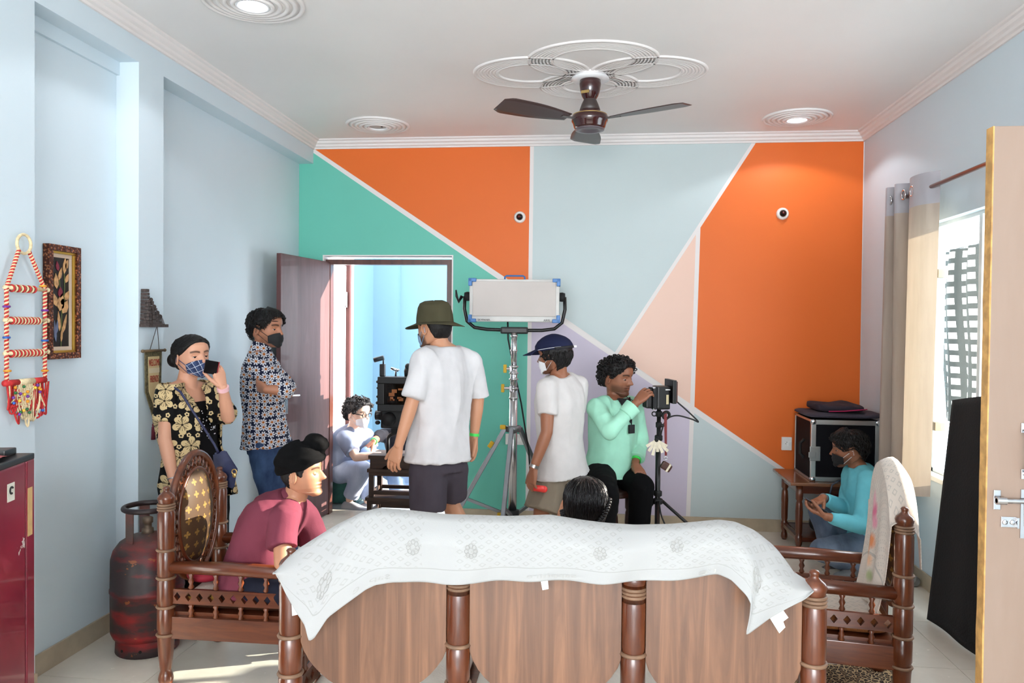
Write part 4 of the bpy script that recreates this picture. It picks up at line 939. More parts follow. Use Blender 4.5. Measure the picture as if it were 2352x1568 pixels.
# fan
FX, FY = -.05, 4.66; m_fan = M('fan_maroon', (58, 20, 20), .18, 0, .06, 5, coat=.6); m_fang = M('fan_grey_brown', (74, 64, 62), .4)
fan = thing('ceiling_fan', 'dark maroon three blade ceiling fan', 'ceiling fan', (FX, FY, ZC))
bm = B(); lathe(bm, [(-.006, .035), (-.02, .11), (-.032, .112), (-.036, .06)], (FX, FY, ZC), 28); obj('ceiling_plate', bm, M('trim_white', (0, 0, 0)), fan, smooth=True)
hz = at(1355, 275, Y=FY).z
bm = B(); lathe(bm, [(-.034, .02), (-.036, .062), (-.06, .064), (-.10, .058), (-.13, .048), (-.155, .032), (-.17, .022), (-.175, .012)], (FX, FY, ZC), 28); cn = obj('canopy', bm, m_fan, fan, smooth=True)
bm = B(); box(bm, (FX-.028, FY-.052, ZC-.115), (.05, .006, .016), rot(-.4)); obj('maker_plate', bm, M('gold_plate', (190, 160, 100), .4, .6), cn)
bm = B(); tube(bm, [(FX, FY, ZC-.16), (FX, FY, hz+.10)], .012, 12); obj('downrod', bm, m_fang, fan, smooth=True)
bm = B(); lathe(bm, [(.155, .012), (.15, .022), (.12, .036), (.09, .05), (.055, .062), (.05, .055)], (FX, FY, hz), 28); obj('lower_canopy', bm, m_fang, fan, smooth=True)
bm = B(); lathe(bm, [(.062, .04), (.055, .060), (.045, .064), (.032, .070), (.028, .10), (.015, .108), (-.012, .108), (-.022, .100), (-.045, .094), (-.055, .088), (-.058, .07), (-.05, .04), (-.045, .0)], (FX, FY, hz), 36); mo = obj('motor', bm, m_fan, fan, smooth=True)
bm = B(); torus(bm, (FX, FY, hz+.026), .100, .003, 36, 6); obj('gold_band', bm, M('gold_plate', (0, 0, 0)), mo, smooth=True)
bm = B(); lathe(bm, [(-.050, .088), (-.062, .086), (-.064, .06), (-.052, .045)], (FX, FY, hz), 36); obj('bottom_cap', bm, M('fan_cap_grey', (96, 86, 92), .3), mo, smooth=True)
for a_ in (-.46, -.46+2*PI/3, -.46+4*PI/3):
    d = V(math.cos(a_), math.sin(a_), 0); n_ = V(-d.y, d.x, 0); up = V(0, 0, 1)
    def bl(s, t):
        r_ = .15+s*.45; wd = .045+.045*math.sin(min(1, s*1.5)*PI/2)+.01*s; wd *= 1-max(0, s-.9)*3
        return Vector((FX, FY, hz-.002))+d*r_+n_*((t-.5)*2*wd)+up*((t-.5)*2*wd*.16+.01*s)
    bm = B(); grid(bm, bl, 24, 6); o = obj('blade', bm, M('fan_blade_brown', (66, 46, 44), .35), fan, smooth=True); o.modifiers.new('thick', 'SOLIDIFY').thickness = .0025
    bm = B(); box(bm, Vector((FX, FY, hz-.004))+d*.14, (.11, .03, .004), Matrix(((d.x, n_.x, 0), (d.y, n_.y, 0), (0, 0, 1)))); obj('blade_arm', bm, m_fang, fan)

# ================================================================== WALL FITTINGS
def wall_cam(u, v, label):
    p = at(u, v, Y=YD-.002); t = thing('wall_spotlight', label, 'wall fixture', (p.x, YD-.002, p.z), 0, 'round white fixtures on the back wall')
    bm = B(); lathe(bm, [(0, .046), (.008, .047), (.022, .040), (.028, .030), (.022, .028)], (p.x, YD-.002, p.z), 28, (0, -1, 0)); obj('housing', bm, M('fixture_white', (236, 234, 230), .4), t, smooth=True)
    bm = B(); ball(bm, (p.x, YD-.026, p.z), .026, 18, 10); obj('eye', bm, M('fixture_black', (22, 16, 16), .15), t, smooth=True)
    bm = B(); lathe(bm, [(0, .010), (.003, .009), (.004, 0)], (p.x-.003, YD-.051, p.z), 14, (0, -1, 0)); obj('lens', bm, M('lens_maroon', (96, 30, 26), .1), t, smooth=True)
wall_cam(1194, 499, 'round white wall fixture at the end of the orange triangle'); wall_cam(1797, 491, 'round white wall fixture on the right orange block')
def switchboard(u, v, w_, h_, label, holes):
    p = at(u, v, Y=YD-.002); t = thing('switchboard', label, 'socket', (p.x, YD-.002, p.z))
    bm = B(); bx(bm, p.x-w_/2, p.x+w_/2, YD-.020, YD-.002, p.z-h_/2, p.z+h_/2, .003); obj('plate', bm, M('fixture_white', (0, 0, 0)), t)
    for k in range(holes):
        bm = B(); x_ = p.x+w_*(k-(holes-1)/2)/(holes+.2)
        for dx, dz_ in ((-.008, 0), (.008, 0), (0, .012)): lathe(bm, [(0, .0028), (.001, .0028)], (x_+dx, YD-.0202, p.z+dz_), 8, (0, -1, 0))
        obj('socket_holes', bm, M('black_hole', (0, 0, 0)), t)
    for k in range(2):
        bm = B(); x_ = p.x+w_*(.30 if k else .18); bx(bm, x_-.008, x_+.008, YD-.024, YD-.018, p.z-.016, p.z+.016, .002); obj('rocker', bm, M('rocker_white', (246, 246, 244), .3), t)
switchboard(1806, 1018, .075, .10, 'white switch plate on the wall behind the flight case', 1); switchboard(1183, 1008, .15, .085, 'white socket board on the green wall behind the lamp stand', 2)
# framed picture
FYa, FYb, FZa, FZb = 3.19, 3.405, 1.387, 1.898; fx0 = XR
pf = thing('framed_picture', 'narrow framed dried flower picture with ornate copper frame on the alcove wall', 'picture', (XR, (FYa+FYb)/2, FZa))
def ornate():
    m, nt, b = nt_new('ornate_copper'); v = objco(nt); vo = N(nt, 'ShaderNodeTexVoronoi'); vo.inputs['Scale'].default_value = 85; nt.links.new(v, vo.inputs[0])
    r = ramp(nt, [(.15, (196, 120, 78)), (.5, (84, 40, 26))]); nt.links.new(vo.outputs['Distance'], r.inputs[0]); nt.links.new(r.outputs[0], b.inputs['Base Color']); b.inputs['Metallic'].default_value = .5; b.inputs['Roughness'].default_value = .38; bump(nt, b, vo.outputs['Distance'], .9, .004); return m
def rectframe(name, y0, y1, z0, z1, w_, x0, x1, mat, par):
    bm = B(); bx(bm, x0, x1, y0, y1, z0, z0+w_, .002); bx(bm, x0, x1, y0, y1, z1-w_, z1, .002); bx(bm, x0, x1, y0, y0+w_, z0+w_, z1-w_, .002); bx(bm, x0, x1, y1-w_, y1, z0+w_, z1-w_, .002); return obj(name, bm, mat, par)
rectframe('frame', FYa, FYb, FZa, FZb, .028, XR+.001, XR+.032, ornate(), pf); rectframe('gilt_slip', FYa+.026, FYb-.026, FZa+.026, FZb-.026, .012, XR+.001, XR+.022, M('gilt', (206, 170, 80), .3, .8), pf); rectframe('mount', FYa+.037, FYb-.037, FZa+.037, FZb-.037, .018, XR+.001, XR+.012, M('mount_cream', (214, 190, 168), .7), pf)
bm = B(); bx(bm, XR+.001, XR+.008, FYa+.05, FYb-.05, FZa+.05, FZb-.05); obj('backing', bm, M('backing_black', (20, 20, 22), .35), pf)
m_pet = M('petal_tan', (206, 158, 108), .6, 0, .25, 40); m_petp = M('petal_wine', (130, 40, 60), .6); m_petg = M('petal_green', (110, 120, 60), .6); m_petb = M('petal_blue', (110, 120, 150), .6)
random.seed(5)
yc_, zc_ = (FYa+FYb)/2, (FZa+FZb)/2
def petal(y_, z_, L, wd, ang, mat, par):
    bm = B(); d = V(0, math.sin(ang), math.cos(ang)); n_ = V(0, d.z, -d.y); c_ = V(XR+.0085, y_, z_)
    pts = [c_+d*(L*k)+n_*(wd*s) for k, s in ((0, 0), (.25, .5), (.6, .45), (1, 0), (.6, -.45), (.25, -.5))]; prism(bm, pts, (.0025, 0, 0)); obj('petal', bm, mat, par)
for (dy, dz_, L, wd, a_, mt) in ((-.01, -.04, .085, .045, .2, m_pet), (.01, -.05, .07, .04, .5, m_pet), (-.03, -.02, .06, .03, -.3, m_pet), (-.03, .06, .07, .03, -.1, m_pet), (-.015, .10, .06, .02, .3, m_pet), (-.02, .14, .045, .02, -.2, m_petp), (.02, .13, .075, .022, .1, m_pet), (.03, .15, .05, .02, .3, m_pet), (.03, .09, .045, .02, .4, m_pet), (-.005, .02, .05, .03, 0, m_petp), (0, -.01, .035, .025, .6, m_petg), (.028, .01, .05, .03, .5, m_pet), (-.01, -.13, .09, .02, -.1, m_pet), (.01, -.14, .09, .018, .3, m_pet), (0, -.18, .07, .012, .1, m_pet), (-.035, -.18, .10, .016, -.1, m_petb), (-.03, -.14, .06, .015, .1, m_petb)): petal(yc_+dy, zc_+dz_, L, wd, a_, mt, pf)
bm = B(); tube(bm, [V(XR+.009, yc_, zc_-.2), V(XR+.009, yc_+.005, zc_-.05), V(XR+.009, yc_-.01, zc_+.1)], .0018, 5); tube(bm, [V(XR+.009, yc_+.01, zc_-.02), V(XR+.009, yc_+.025, zc_+.06), V(XR+.009, yc_+.02, zc_+.15)], .0016, 5); obj('stem', bm, m_petg, pf)
# temple carving and welcome pennant on the pier
tp = thing('temple_carving', 'small dark carved temple tower fixed to the wall pier', 'carving', (XB, 3.79, 1.53)); m_carv = M('carving_dark', (66, 54, 50), .6, 0, .35, 60, .6, 120)
tz = 1.532; ty = 3.735
bm = B(); bx(bm, XB+.001, XB+.055, 3.725, 3.905, tz, tz+.016, .002); obj('base', bm, m_carv, tp)
bm = B()
for k in range(10): w_ = .034-.0016*k; bx(bm, XB+.002, XB+.05-.0015*k, ty-w_/2+.012, ty+w_/2+.012, tz+.016+k*.018, tz+.016+(k+1)*.018-.002, .002)
obj('tower', bm, m_carv, tp)
for (yy, h_, w_) in ((3.782, .12, .03), (3.812, .085, .03), (3.842, .055, .028), (3.868, .035, .02)):
    bm = B(); n_ = 5
    for k in range(n_): bx(bm, XB+.002, XB+.05-.002*k, yy-w_/2*(1-.13*k), yy+w_/2*(1-.13*k), tz+.016+h_*k/n_, tz+.016+h_*(k+1)/n_-.002, .001)
    ball(bm, (XB+.03, yy, tz+.02+h_), (.01, .01, .012), 10, 6); obj('shrine', bm, m_carv, tp)
pn = thing('pennant', 'welcome friends cloth pennant with tassel hanging below the temple carving', 'pennant', (XB, 3.83, 1.0))
pY0, pY1, pz = 3.752, 3.905, 1.41; pm = (pY0+pY1)/2
bm = B(); tube(bm, [(XB+.02, pY0-.025, pz), (XB+.02, pY1+.022, pz)], .007, 10); ball(bm, (XB+.02, pY0-.027, pz), .009, 8, 6); ball(bm, (XB+.02, pY1+.024, pz), .009, 8, 6); obj('rod', bm, M('rod_wood', (104, 84, 58), .6), pn, smooth=True)
bm = B(); tube(bm, [(XB+.02, pY0+.035, pz), (XB+.03, pm+.006, tz+.002)], .0018, 5); tube(bm, [(XB+.02, pY1-.03, pz), (XB+.03, pm+.012, tz+.002)], .0018, 5); obj('cord', bm, M('cord_dark', (50, 36, 30), .8), pn)
bm = B(); prism(bm, [(XB+.012, pY0, pz), (XB+.012, pY1, pz), (XB+.012, pY1-.005, 1.22), (XB+.012, pm-.002, 1.06), (XB+.012, pY0+.005, 1.20)], (.005, 0, 0)); obj('border', bm, M('brocade_border', (92, 84, 58), .8, 0, .5, 90), pn)
bm = B(); prism(bm, [(XB+.0172, pY0+.026, pz-.03), (XB+.0172, pY1-.026, pz-.03), (XB+.0172, pY1-.032, 1.215), (XB+.0172, pm, 1.125), (XB+.0172, pY0+.032, 1.20)], (.002, 0, 0)); obj('centre_cloth', bm, M('cloth_cream', (206, 184, 138), .8), pn)
bm = B(); prism(bm, [(XB+.0195, pY0+.027, 1.32), (XB+.0195, pY1-.027, 1.32), (XB+.0195, pY1-.027, 1.295), (XB+.0195, pY0+.027, 1.295)], (.001, 0, 0)); obj('stripe', bm, M('cloth_tan', (214, 200, 168), .8), pn)
for wd, zz in (('WELCOME', 1.347), ('FRIENDS', 1.262)):
    bm = text_bm(wd, .05, basis((XB+.021, pm, zz), (0, 1, 0), (0, 0, 1), (1, 0, 0)), .0004, squash=.42); obj('lettering', bm, M('letter_red', (160, 52, 40), .7), pn)
bm = B(); tube(bm, [(XB+.014, pm-.002, 1.062), (XB+.014, pm, 1.03)], .002, 5); lathe(bm, [(0, .003), (-.008, .007), (-.016, .005), (-.02, .008), (-.085, .011)], (XB+.016, pm, 1.032), 10); obj('tassel', bm, M('tassel_maroon', (86, 14, 34), .8), pn, smooth=True)
# macrame bangle holder on the near pier
mc = thing('macrame_hanger', 'red and cream macrame hanger with bangle bars and beaded fringe', 'wall hanging', (XB, 2.90, 1.15))
mx = XB+.026; m_cream = M('cord_cream', (226, 206, 164), .7, 0, .15, 90); m_red = M('cord_red', (190, 40, 40), .7, 0, .15, 90)
yc = 2.893; yl, yr = 2.800, 3.012
bm = B(); torus(bm, (mx, yc, 1.862), .038, .006, 28, 8, (1, 0, 0)); obj('ring', bm, m_cream, mc, smooth=True)
def braid(p, q, n_, par):
    p, q = Vector(p), Vector(q); d = (q-p); L = d.length; d.normalize(); u_, v_ = frame_of(d)
    for ph, mt, nm in ((0, m_red, 'red_strand'), (PI, m_cream, 'cream_strand')):
        bm = B(); pts = [p+d*(L*i/(n_*6))+(u_*math.cos(2*PI*i/6+ph)+v_*math.sin(2*PI*i/6+ph))*.0045 for i in range(n_*6+1)]; tube(bm, pts, .0048, 5); obj(nm, bm, mt, par)
ZB_ = (1.685, 1.558, 1.428)
braid((mx, yc-.028, 1.835), (mx, yl, ZB_[0]), 12, mc); braid((mx, yc+.028, 1.835), (mx, yr, ZB_[0]), 13, mc); braid((mx, yl, ZB_[0]), (mx, yl, 1.315), 24, mc); braid((mx, yr, ZB_[0]), (mx, yr, 1.315), 24, mc)
for i, z in enumerate(ZB_):
    bm = B(); tube(bm, [(mx, yl-.012, z), (mx, yr+.016, z)], .008, 10); ball(bm, (mx, yr+.016, z), .010, 8, 6); b_ = obj('bar', bm, m_cream, mc, smooth=True)
    n_ = (9, 20, 18)[i]
    for k in range(n_):
        yy = yl+.02+(yr-yl-.035)*(k+.5)/n_*(1 if i else .75)
        if i == 1 and k > 17: continue
        bm = B(); torus(bm, (mx, yy, z-.002), .0125, .0036, 14, 5, (.2*(random.random()-.5), 1, .3*(random.random()-.5))); obj('bangle', bm, (m_red, m_cream)[k % 2], b_, smooth=True)
for (yy, z, c_) in ((yl, 1.61, (110, 40, 140)), (yr, 1.60, (110, 40, 140)), (yl, 1.49, (40, 90, 170)), (yr, 1.475, (40, 90, 170)), (yr-.012, 1.70, (222, 160, 50)), (yl+.004, 1.36, (222, 150, 40)), (yr, 1.35, (222, 150, 40))):
    bm = B(); torus(bm, (mx, yy, z), .010, .005, 12, 6); obj('bead', bm, M('bead_%d_%d_%d' % c_, c_, .35), mc, smooth=True)
for y0, y1, mt in ((yl-.012, yl+.06, m_red), (yl+.06, yl+.145, m_cream), (yl+.145, yr, m_red)):
    bm = B(); tube(bm, [(mx, y0, 1.312), (mx, y1, 1.312)], .0125, 10); obj('wrapped_bar', bm, mt, mc, smooth=True)
random.seed(11)
def hang(y0, y1, dz_, mt, par=mc):
    bm = B(); pts = []
    for i in range(13):
        t = i/12; pts.append((mx+.004*math.sin(t*9+y0*90), y0+(y1-y0)*t+.006*math.sin(t*PI*2+y0*50), 1.305-dz_*math.sin(PI*t)**.7))
    tube(bm, pts, .0038, 5); obj('fringe_loop', bm, mt, par, smooth=True)
for k in range(14):
    y0 = yl-.005+(yr-yl)*k/14; h = .10+.07*math.sin(PI*k/13)+random.uniform(-.02, .02); hang(y0, y0+random.uniform(.03, .06), h, m_cream if 4 <= k <= 9 else m_red)
    hang(y0+.008, y0+random.uniform(.02, .05), h*.75, m_red if k % 3 else m_cream)
bm = B()
for r_ in range(6):
    for k in range(8-r_):
        yy = yl+.055+.012*r_/2+k*.0115; zz = 1.298-r_*.018; torus(bm, (mx+.004, yy, zz), .009, .0034, 10, 5, (1, 0, 0))
obj('knot_mesh', bm, m_cream, mc, smooth=True)
for k in range(22):
    c_ = random.choice([(40, 110, 60), (110, 50, 150), (40, 90, 170), (226, 150, 40), (226, 190, 60)])
    bm = B(); ball(bm, (mx+.010, yl+.02+random.random()*(yr-yl-.02), 1.295-random.random()*.11), .0065, 8, 6); obj('bead', bm, M('bead_%d_%d_%d' % c_, c_, .35), mc, smooth=True)
# ================================================================== PEOPLE
UP = Vector((0, 0, 1))
def remesh(bm, voxel, smooth=3, fac=.5):
    bmesh.ops.recalc_face_normals(bm, faces=bm.faces[:])
    me = bpy.data.meshes.new('tmp'); bm.to_mesh(me); bm.free()
    o = bpy.data.objects.new('tmp', me); col.objects.link(o)
    r = o.modifiers.new('r', 'REMESH'); r.mode = 'VOXEL'; r.voxel_size = voxel; r.adaptivity = 0
    if smooth: s = o.modifiers.new('s', 'SMOOTH'); s.factor = fac; s.iterations = smooth
    dg = bpy.context.evaluated_depsgraph_get(); out = bpy.data.meshes.new_from_object(o.evaluated_get(dg))
    bpy.data.objects.remove(o); bpy.data.meshes.remove(me); return out
def limb(bm, pts, rs, n=16):
    pts = [Vector(p) for p in pts]
    for p, r_ in zip(pts, rs): ball(bm, p, r_, n, 10)
    for a_, b_, ra, rb in zip(pts, pts[1:], rs, rs[1:]):
        if (b_-a_).length > 1e-4: tube(bm, [a_, b_], [ra, rb], n)
def loft(bm, rings, n=28, e=.85):
    """rings: (centre, right, forward, half width, half depth)"""
    rr = []
    for c_, x_, y_, a_, b_ in rings:
        row = []
        for j in range(n):
            t = 2*PI*j/n; cx, sy = math.cos(t), math.sin(t)
            row.append(bm.verts.new(Vector(c_) + x_*(a_*math.copysign(abs(cx)**e, cx)) + y_*(b_*math.copysign(abs(sy)**e, sy))))
        rr.append(row)
    for p, q in zip(rr, rr[1:]):
        for j in range(n): bm.faces.new((p[j], p[(j+1) % n], q[(j+1) % n], q[j]))
    bm.faces.new(list(reversed(rr[0]))); bm.faces.new(rr[-1])
TOR = [(-.10, .188, .134), (0, .184, .130), (.3, .162, .112), (.55, .168, .118), (.75, .182, .118), (.88, .178, .098), (.96, .135, .078), (1.02, .075, .062)]
def torso_rings(J, inf=0, prof=TOR, k=1.0, t0=None, belly=0):
    P0, P1 = J['pelvis'], J['neck']; rh = (J['hR']-J['hL']); rh.normalize(); rs = (J['sR']-J['sL']); rs.normalize(); out = []
    bend = J.get('bend', Vector((0, 0, 0)))
    for t, a_, b_ in prof:
        if t0 is not None and t < t0: continue
        c_ = P0.lerp(P1, t)+bend*(4*max(0, t)*(1-max(0, min(1, t)))); d = (P1-P0).normalized()+bend*(4*(1-2*max(0, min(1, t))))
        d.normalize(); x_ = rh.lerp(rs, max(0, min(1, t))); x_ = (x_-d*x_.dot(d)).normalized(); y_ = d.cross(x_)
        bb = belly*math.exp(-((t-.3)/.22)**2)
        out.append((c_+y_*bb*.6, x_, y_, a_*k+inf, b_*k+inf+bb*.5))
    return out
def wrinkle(me, amp, fx=9., fz=3.5, seed=0, amp2=0.):
    co_ = np.empty(len(me.vertices)*3); me.vertices.foreach_get('co', co_); co_ = co_.reshape(-1, 3)
    no = np.empty(len(me.vertices)*3); me.vertices.foreach_get('normal', no); no = no.reshape(-1, 3)
    d = np.array([amp*(1-2*abs(noise.noise(Vector((p[0]*fx+seed, p[1]*fx, p[2]*fz)))) - .55) + amp2*noise.noise(Vector((p[0]*30+seed, p[1]*30, p[2]*22))) for p in co_])
    co_ += no*d[:, None]; me.vertices.foreach_set('co', co_.ravel()); me.update()
def join_mesh(dst, me): dst.from_mesh(me); bpy.data.meshes.remove(me)

# ---- head: height 1 from chin (z=0) to crown (z=1), x right, y forward, ears at y=0
_zf = [0, .03, .07, .12, .16, .20, .235, .27, .31, .36, .45, .55, .61, .68, .78, .88, .95, .985, 1.0]
_ff = [.345, .395, .415, .400, .378, .405, .392, .412, .392, .40, .405, .405, .432, .440, .425, .345, .225, .12, .0]
_zn = [.30, .335, .36, .39, .45, .52, .58, .62]; _nn = [0, .07, .135, .150, .105, .058, .02, 0]
_zb = [0, .06, .12, .18, .25, .35, .45, .6, .72, .82, .90, .96, .985, 1.0]; _bb = [-.20, -.10, .04, .20, .31, .385, .435, .465, .45, .395, .30, .17, .10, 0]
_zw = [0, .05, .12, .2, .3, .4, .5, .6, .7, .8, .88, .945, .98, 1.0]; _ww = [.09, .175, .245, .29, .315, .335, .345, .352, .348, .32, .268, .175, .10, .0]
_zs = [0, .03, .07, .2, .35, .55, .65, .78, .88, .95, .985, 1.0]; _fs = [.345, .38, .395, .392, .398, .412, .436, .425, .345, .225, .12, 0]
def hsurf(th, z, off=0., plain=False):
    c, s = math.cos(th), math.sin(th); w_ = np.interp(z, _zw, _ww); f_ = np.interp(z, _zs, _fs); fdet = np.interp(z, _zf, _ff)-f_; b_ = np.interp(z, _zb, _bb); e = .84
    x = w_*math.copysign(abs(s)**e, s); y = (f_ if c > 0 else b_)*abs(c)**e*(1 if c > 0 else -1)
    if b_ < 0:
        m = (f_-(-b_))/2; y = (f_+(-b_))/2 + m*math.copysign(abs(c)**e, c)
    if c > 0: y += fdet*math.exp(-(x/.13)**2)
    if c > 0 and not plain:
        y += np.interp(z, _zn, _nn, 0, 0)*math.exp(-(x/(.042+.045*max(0, .42-z)))**2)
        for sx in (-1, 1): y -= .040*math.exp(-(((x-sx*.15)/.075)**2+((z-.515)/.042)**2))
        y -= .016*math.exp(-(((z-.238)/.009)**2+(x/.10)**4))
        for sx in (-1, 1): y += .012*math.exp(-(((x-sx*.20)/.09)**2+((z-.40)/.06)**2))
    p = Vector((x, y, z))
    if off:
        d = p-Vector((0, -.02, .55)); d.z *= .8; d.normalize(); p += d*off
    return p
def head_frame(C, fwd, h, tilt=0):
    f = Vector(fwd).normalized(); r_ = f.cross(UP).normalized(); u = r_.cross(f)
    if tilt: q = Matrix.Rotation(tilt, 3, f); r_ = q @ r_; u = q @ u
    o = Vector(C)-u*(.5*h)
    return Matrix(((r_.x*h, f.x*h, u.x*h, o.x), (r_.y*h, f.y*h, u.y*h, o.y), (r_.z*h, f.z*h, u.z*h, o.z), (0, 0, 0, 1)))
ZL = [0, .015]+[.03+.55*i/46 for i in range(47)]+[.60+.36*i/22 for i in range(23)]+[.975, .988, .996]
def sh_surface(bm, Mh, fn, nth=96, zl=ZL, keep=None):
    """ring surface; fn(theta, z) -> local point; keep(theta, z) -> bool"""
    rows = [[bm.verts.new(Mh @ fn(2*PI*j/nth, z)) for j in range(nth)] for z in zl]
    for i in range(len(zl)-1):
        for j in range(nth):
            if keep and not any(keep(2*PI*(j+a_)/nth, zl[i+b_]) for a_ in (0, 1) for b_ in (0, 1)): continue
            bm.faces.new((rows[i][j], rows[i][(j+1) % nth], rows[i+1][(j+1) % nth], rows[i+1][j]))
    if keep is None: bm.faces.new(list(reversed(rows[0])))
    top = bm.verts.new(Mh @ fn(0, 1.0))
    if keep is None or keep(0, 1.0):
        for j in range(nth): bm.faces.new((rows[-1][j], rows[-1][(j+1) % nth], top))
    for v in [v for v in bm.verts if not v.link_faces]: bm.verts.remove(v)
    return rows
def add_ears(bm, Mh):
    for sx in (-1, 1):
        A = Mh @ Matrix.Translation((sx*.352, -.03, .455)) @ Matrix.Rotation(-.22, 4, 'X') @ Matrix.Rotation(sx*-.35, 4, 'Z')
        b2 = B(); ball(b2, (0, 0, 0), (.026, .070, .125), 14, 10)
        pts = [(sx*.014, .068*math.cos(t)*(.9), .122*math.sin(t)) for t in [PI*(-.35+1.75*i/18) for i in range(19)]]
        tube(b2, pts, .021, 7); ball(b2, (sx*.01, .012, -.105), (.022, .040, .040), 10, 8)
        ball(b2, (sx*.012, .045, -.03), (.016, .02, .035), 8, 6)
        for v in b2.verts: v.co = A @ v.co
        me = bpy.data.meshes.new('e'); b2.to_mesh(me); b2.free(); join_mesh(bm, me)
def skin_mat(name, c):
    if name in MATS: return MATS[name]
    m, nt, b = nt_new(name); at_ = N(nt, 'ShaderNodeAttribute'); at_.attribute_name = 'tone'; A = lin(c)
    nz = noise_n(nt, 22, 4, objco(nt)); base = mixc(nt, math_n(nt, 'MULTIPLY', nz, .3), A, (A[0]*.88, A[1]*.80, A[2]*.78, 1))
    mx = N(nt, 'ShaderNodeMix', data_type='RGBA', blend_type='MULTIPLY'); mx.inputs[0].default_value = 1; nt.links.new(base, mx.inputs[6]); nt.links.new(at_.outputs['Color'], mx.inputs[7])
    nt.links.new(mx.outputs[2], b.inputs['Base Color']); b.inputs['Roughness'].default_value = .48; b.inputs['Subsurface Weight'].default_value = .0; b.inputs['Subsurface Radius'].default_value = (.01, .004, .002); b.inputs['Specular IOR Level'].default_value = .4
    bump(nt, b, noise_n(nt, 260, 3, objco(nt)), .10, .002); MATS[name] = m; return m
def head_into(bm, Mh, ears=True, lids=True, look_down=.0):
    sh_surface(bm, Mh, lambda th, z: hsurf(th, z))
    if ears: add_ears(bm, Mh)
    if lids:
        for sx in (-1, 1):
            b2 = B(); ball(b2, (0, 0, 0), .060, 16, 12); cut = -.004-.03*look_down if look_down < 1 else -.07
            bmesh.ops.delete(b2, geom=[v for v in b2.verts if v.co.z < cut or v.co.y < -.02], context='VERTS')
            A = Mh @ Matrix.Translation((sx*.150, .318, .508))
            for v in b2.verts: v.co = A @ v.co
            me = bpy.data.meshes.new('e'); b2.to_mesh(me); b2.free(); join_mesh(bm, me)
def tone_fn(p, beard, lips=True, brow=True):
    """p in head units -> colour multiplier (natural colouring of lips, brows, beard)"""
    r = [1, 1, 1]
    if p.y > .25:
        ax = abs(p.x)
        if lips:
            k = math.exp(-((ax/.10)**4)) * max(0, 1-abs((p.z-.238)/.045)**3)
            for i, q in enumerate((.84, .62, .62)): r[i] *= 1-(1-q)*k
            k2 = math.exp(-((p.z-.238)/.010)**2)*math.exp(-((ax/.105)**4))
            for i in range(3): r[i] *= 1-.55*k2
        if brow:
            zb = .605+.02*math.sin((ax-.06)/.2*PI); k = math.exp(-(((p.z-zb)/.024)**4)) * (1 if .05 < ax < .25 else 0)
            for i in range(3): r[i] *= 1-.86*k
    if beard:
        k = 0
        if p.z < .36 and p.y > -.02: k = max(0, min(1, (.36-p.z)/.10))*min(1, max(0, (p.y+.02)/.08))
        if p.y > .30 and .15 < p.z < .34 and abs(p.x) < .10: k = max(k, .8 if p.z > .275 or p.z < .19 else .1)
        if p.y > .25 and abs(p.x) < .07 and .2 < p.z < .275: k = 0
        for i in range(3): r[i] *= 1-beard*k
    return r
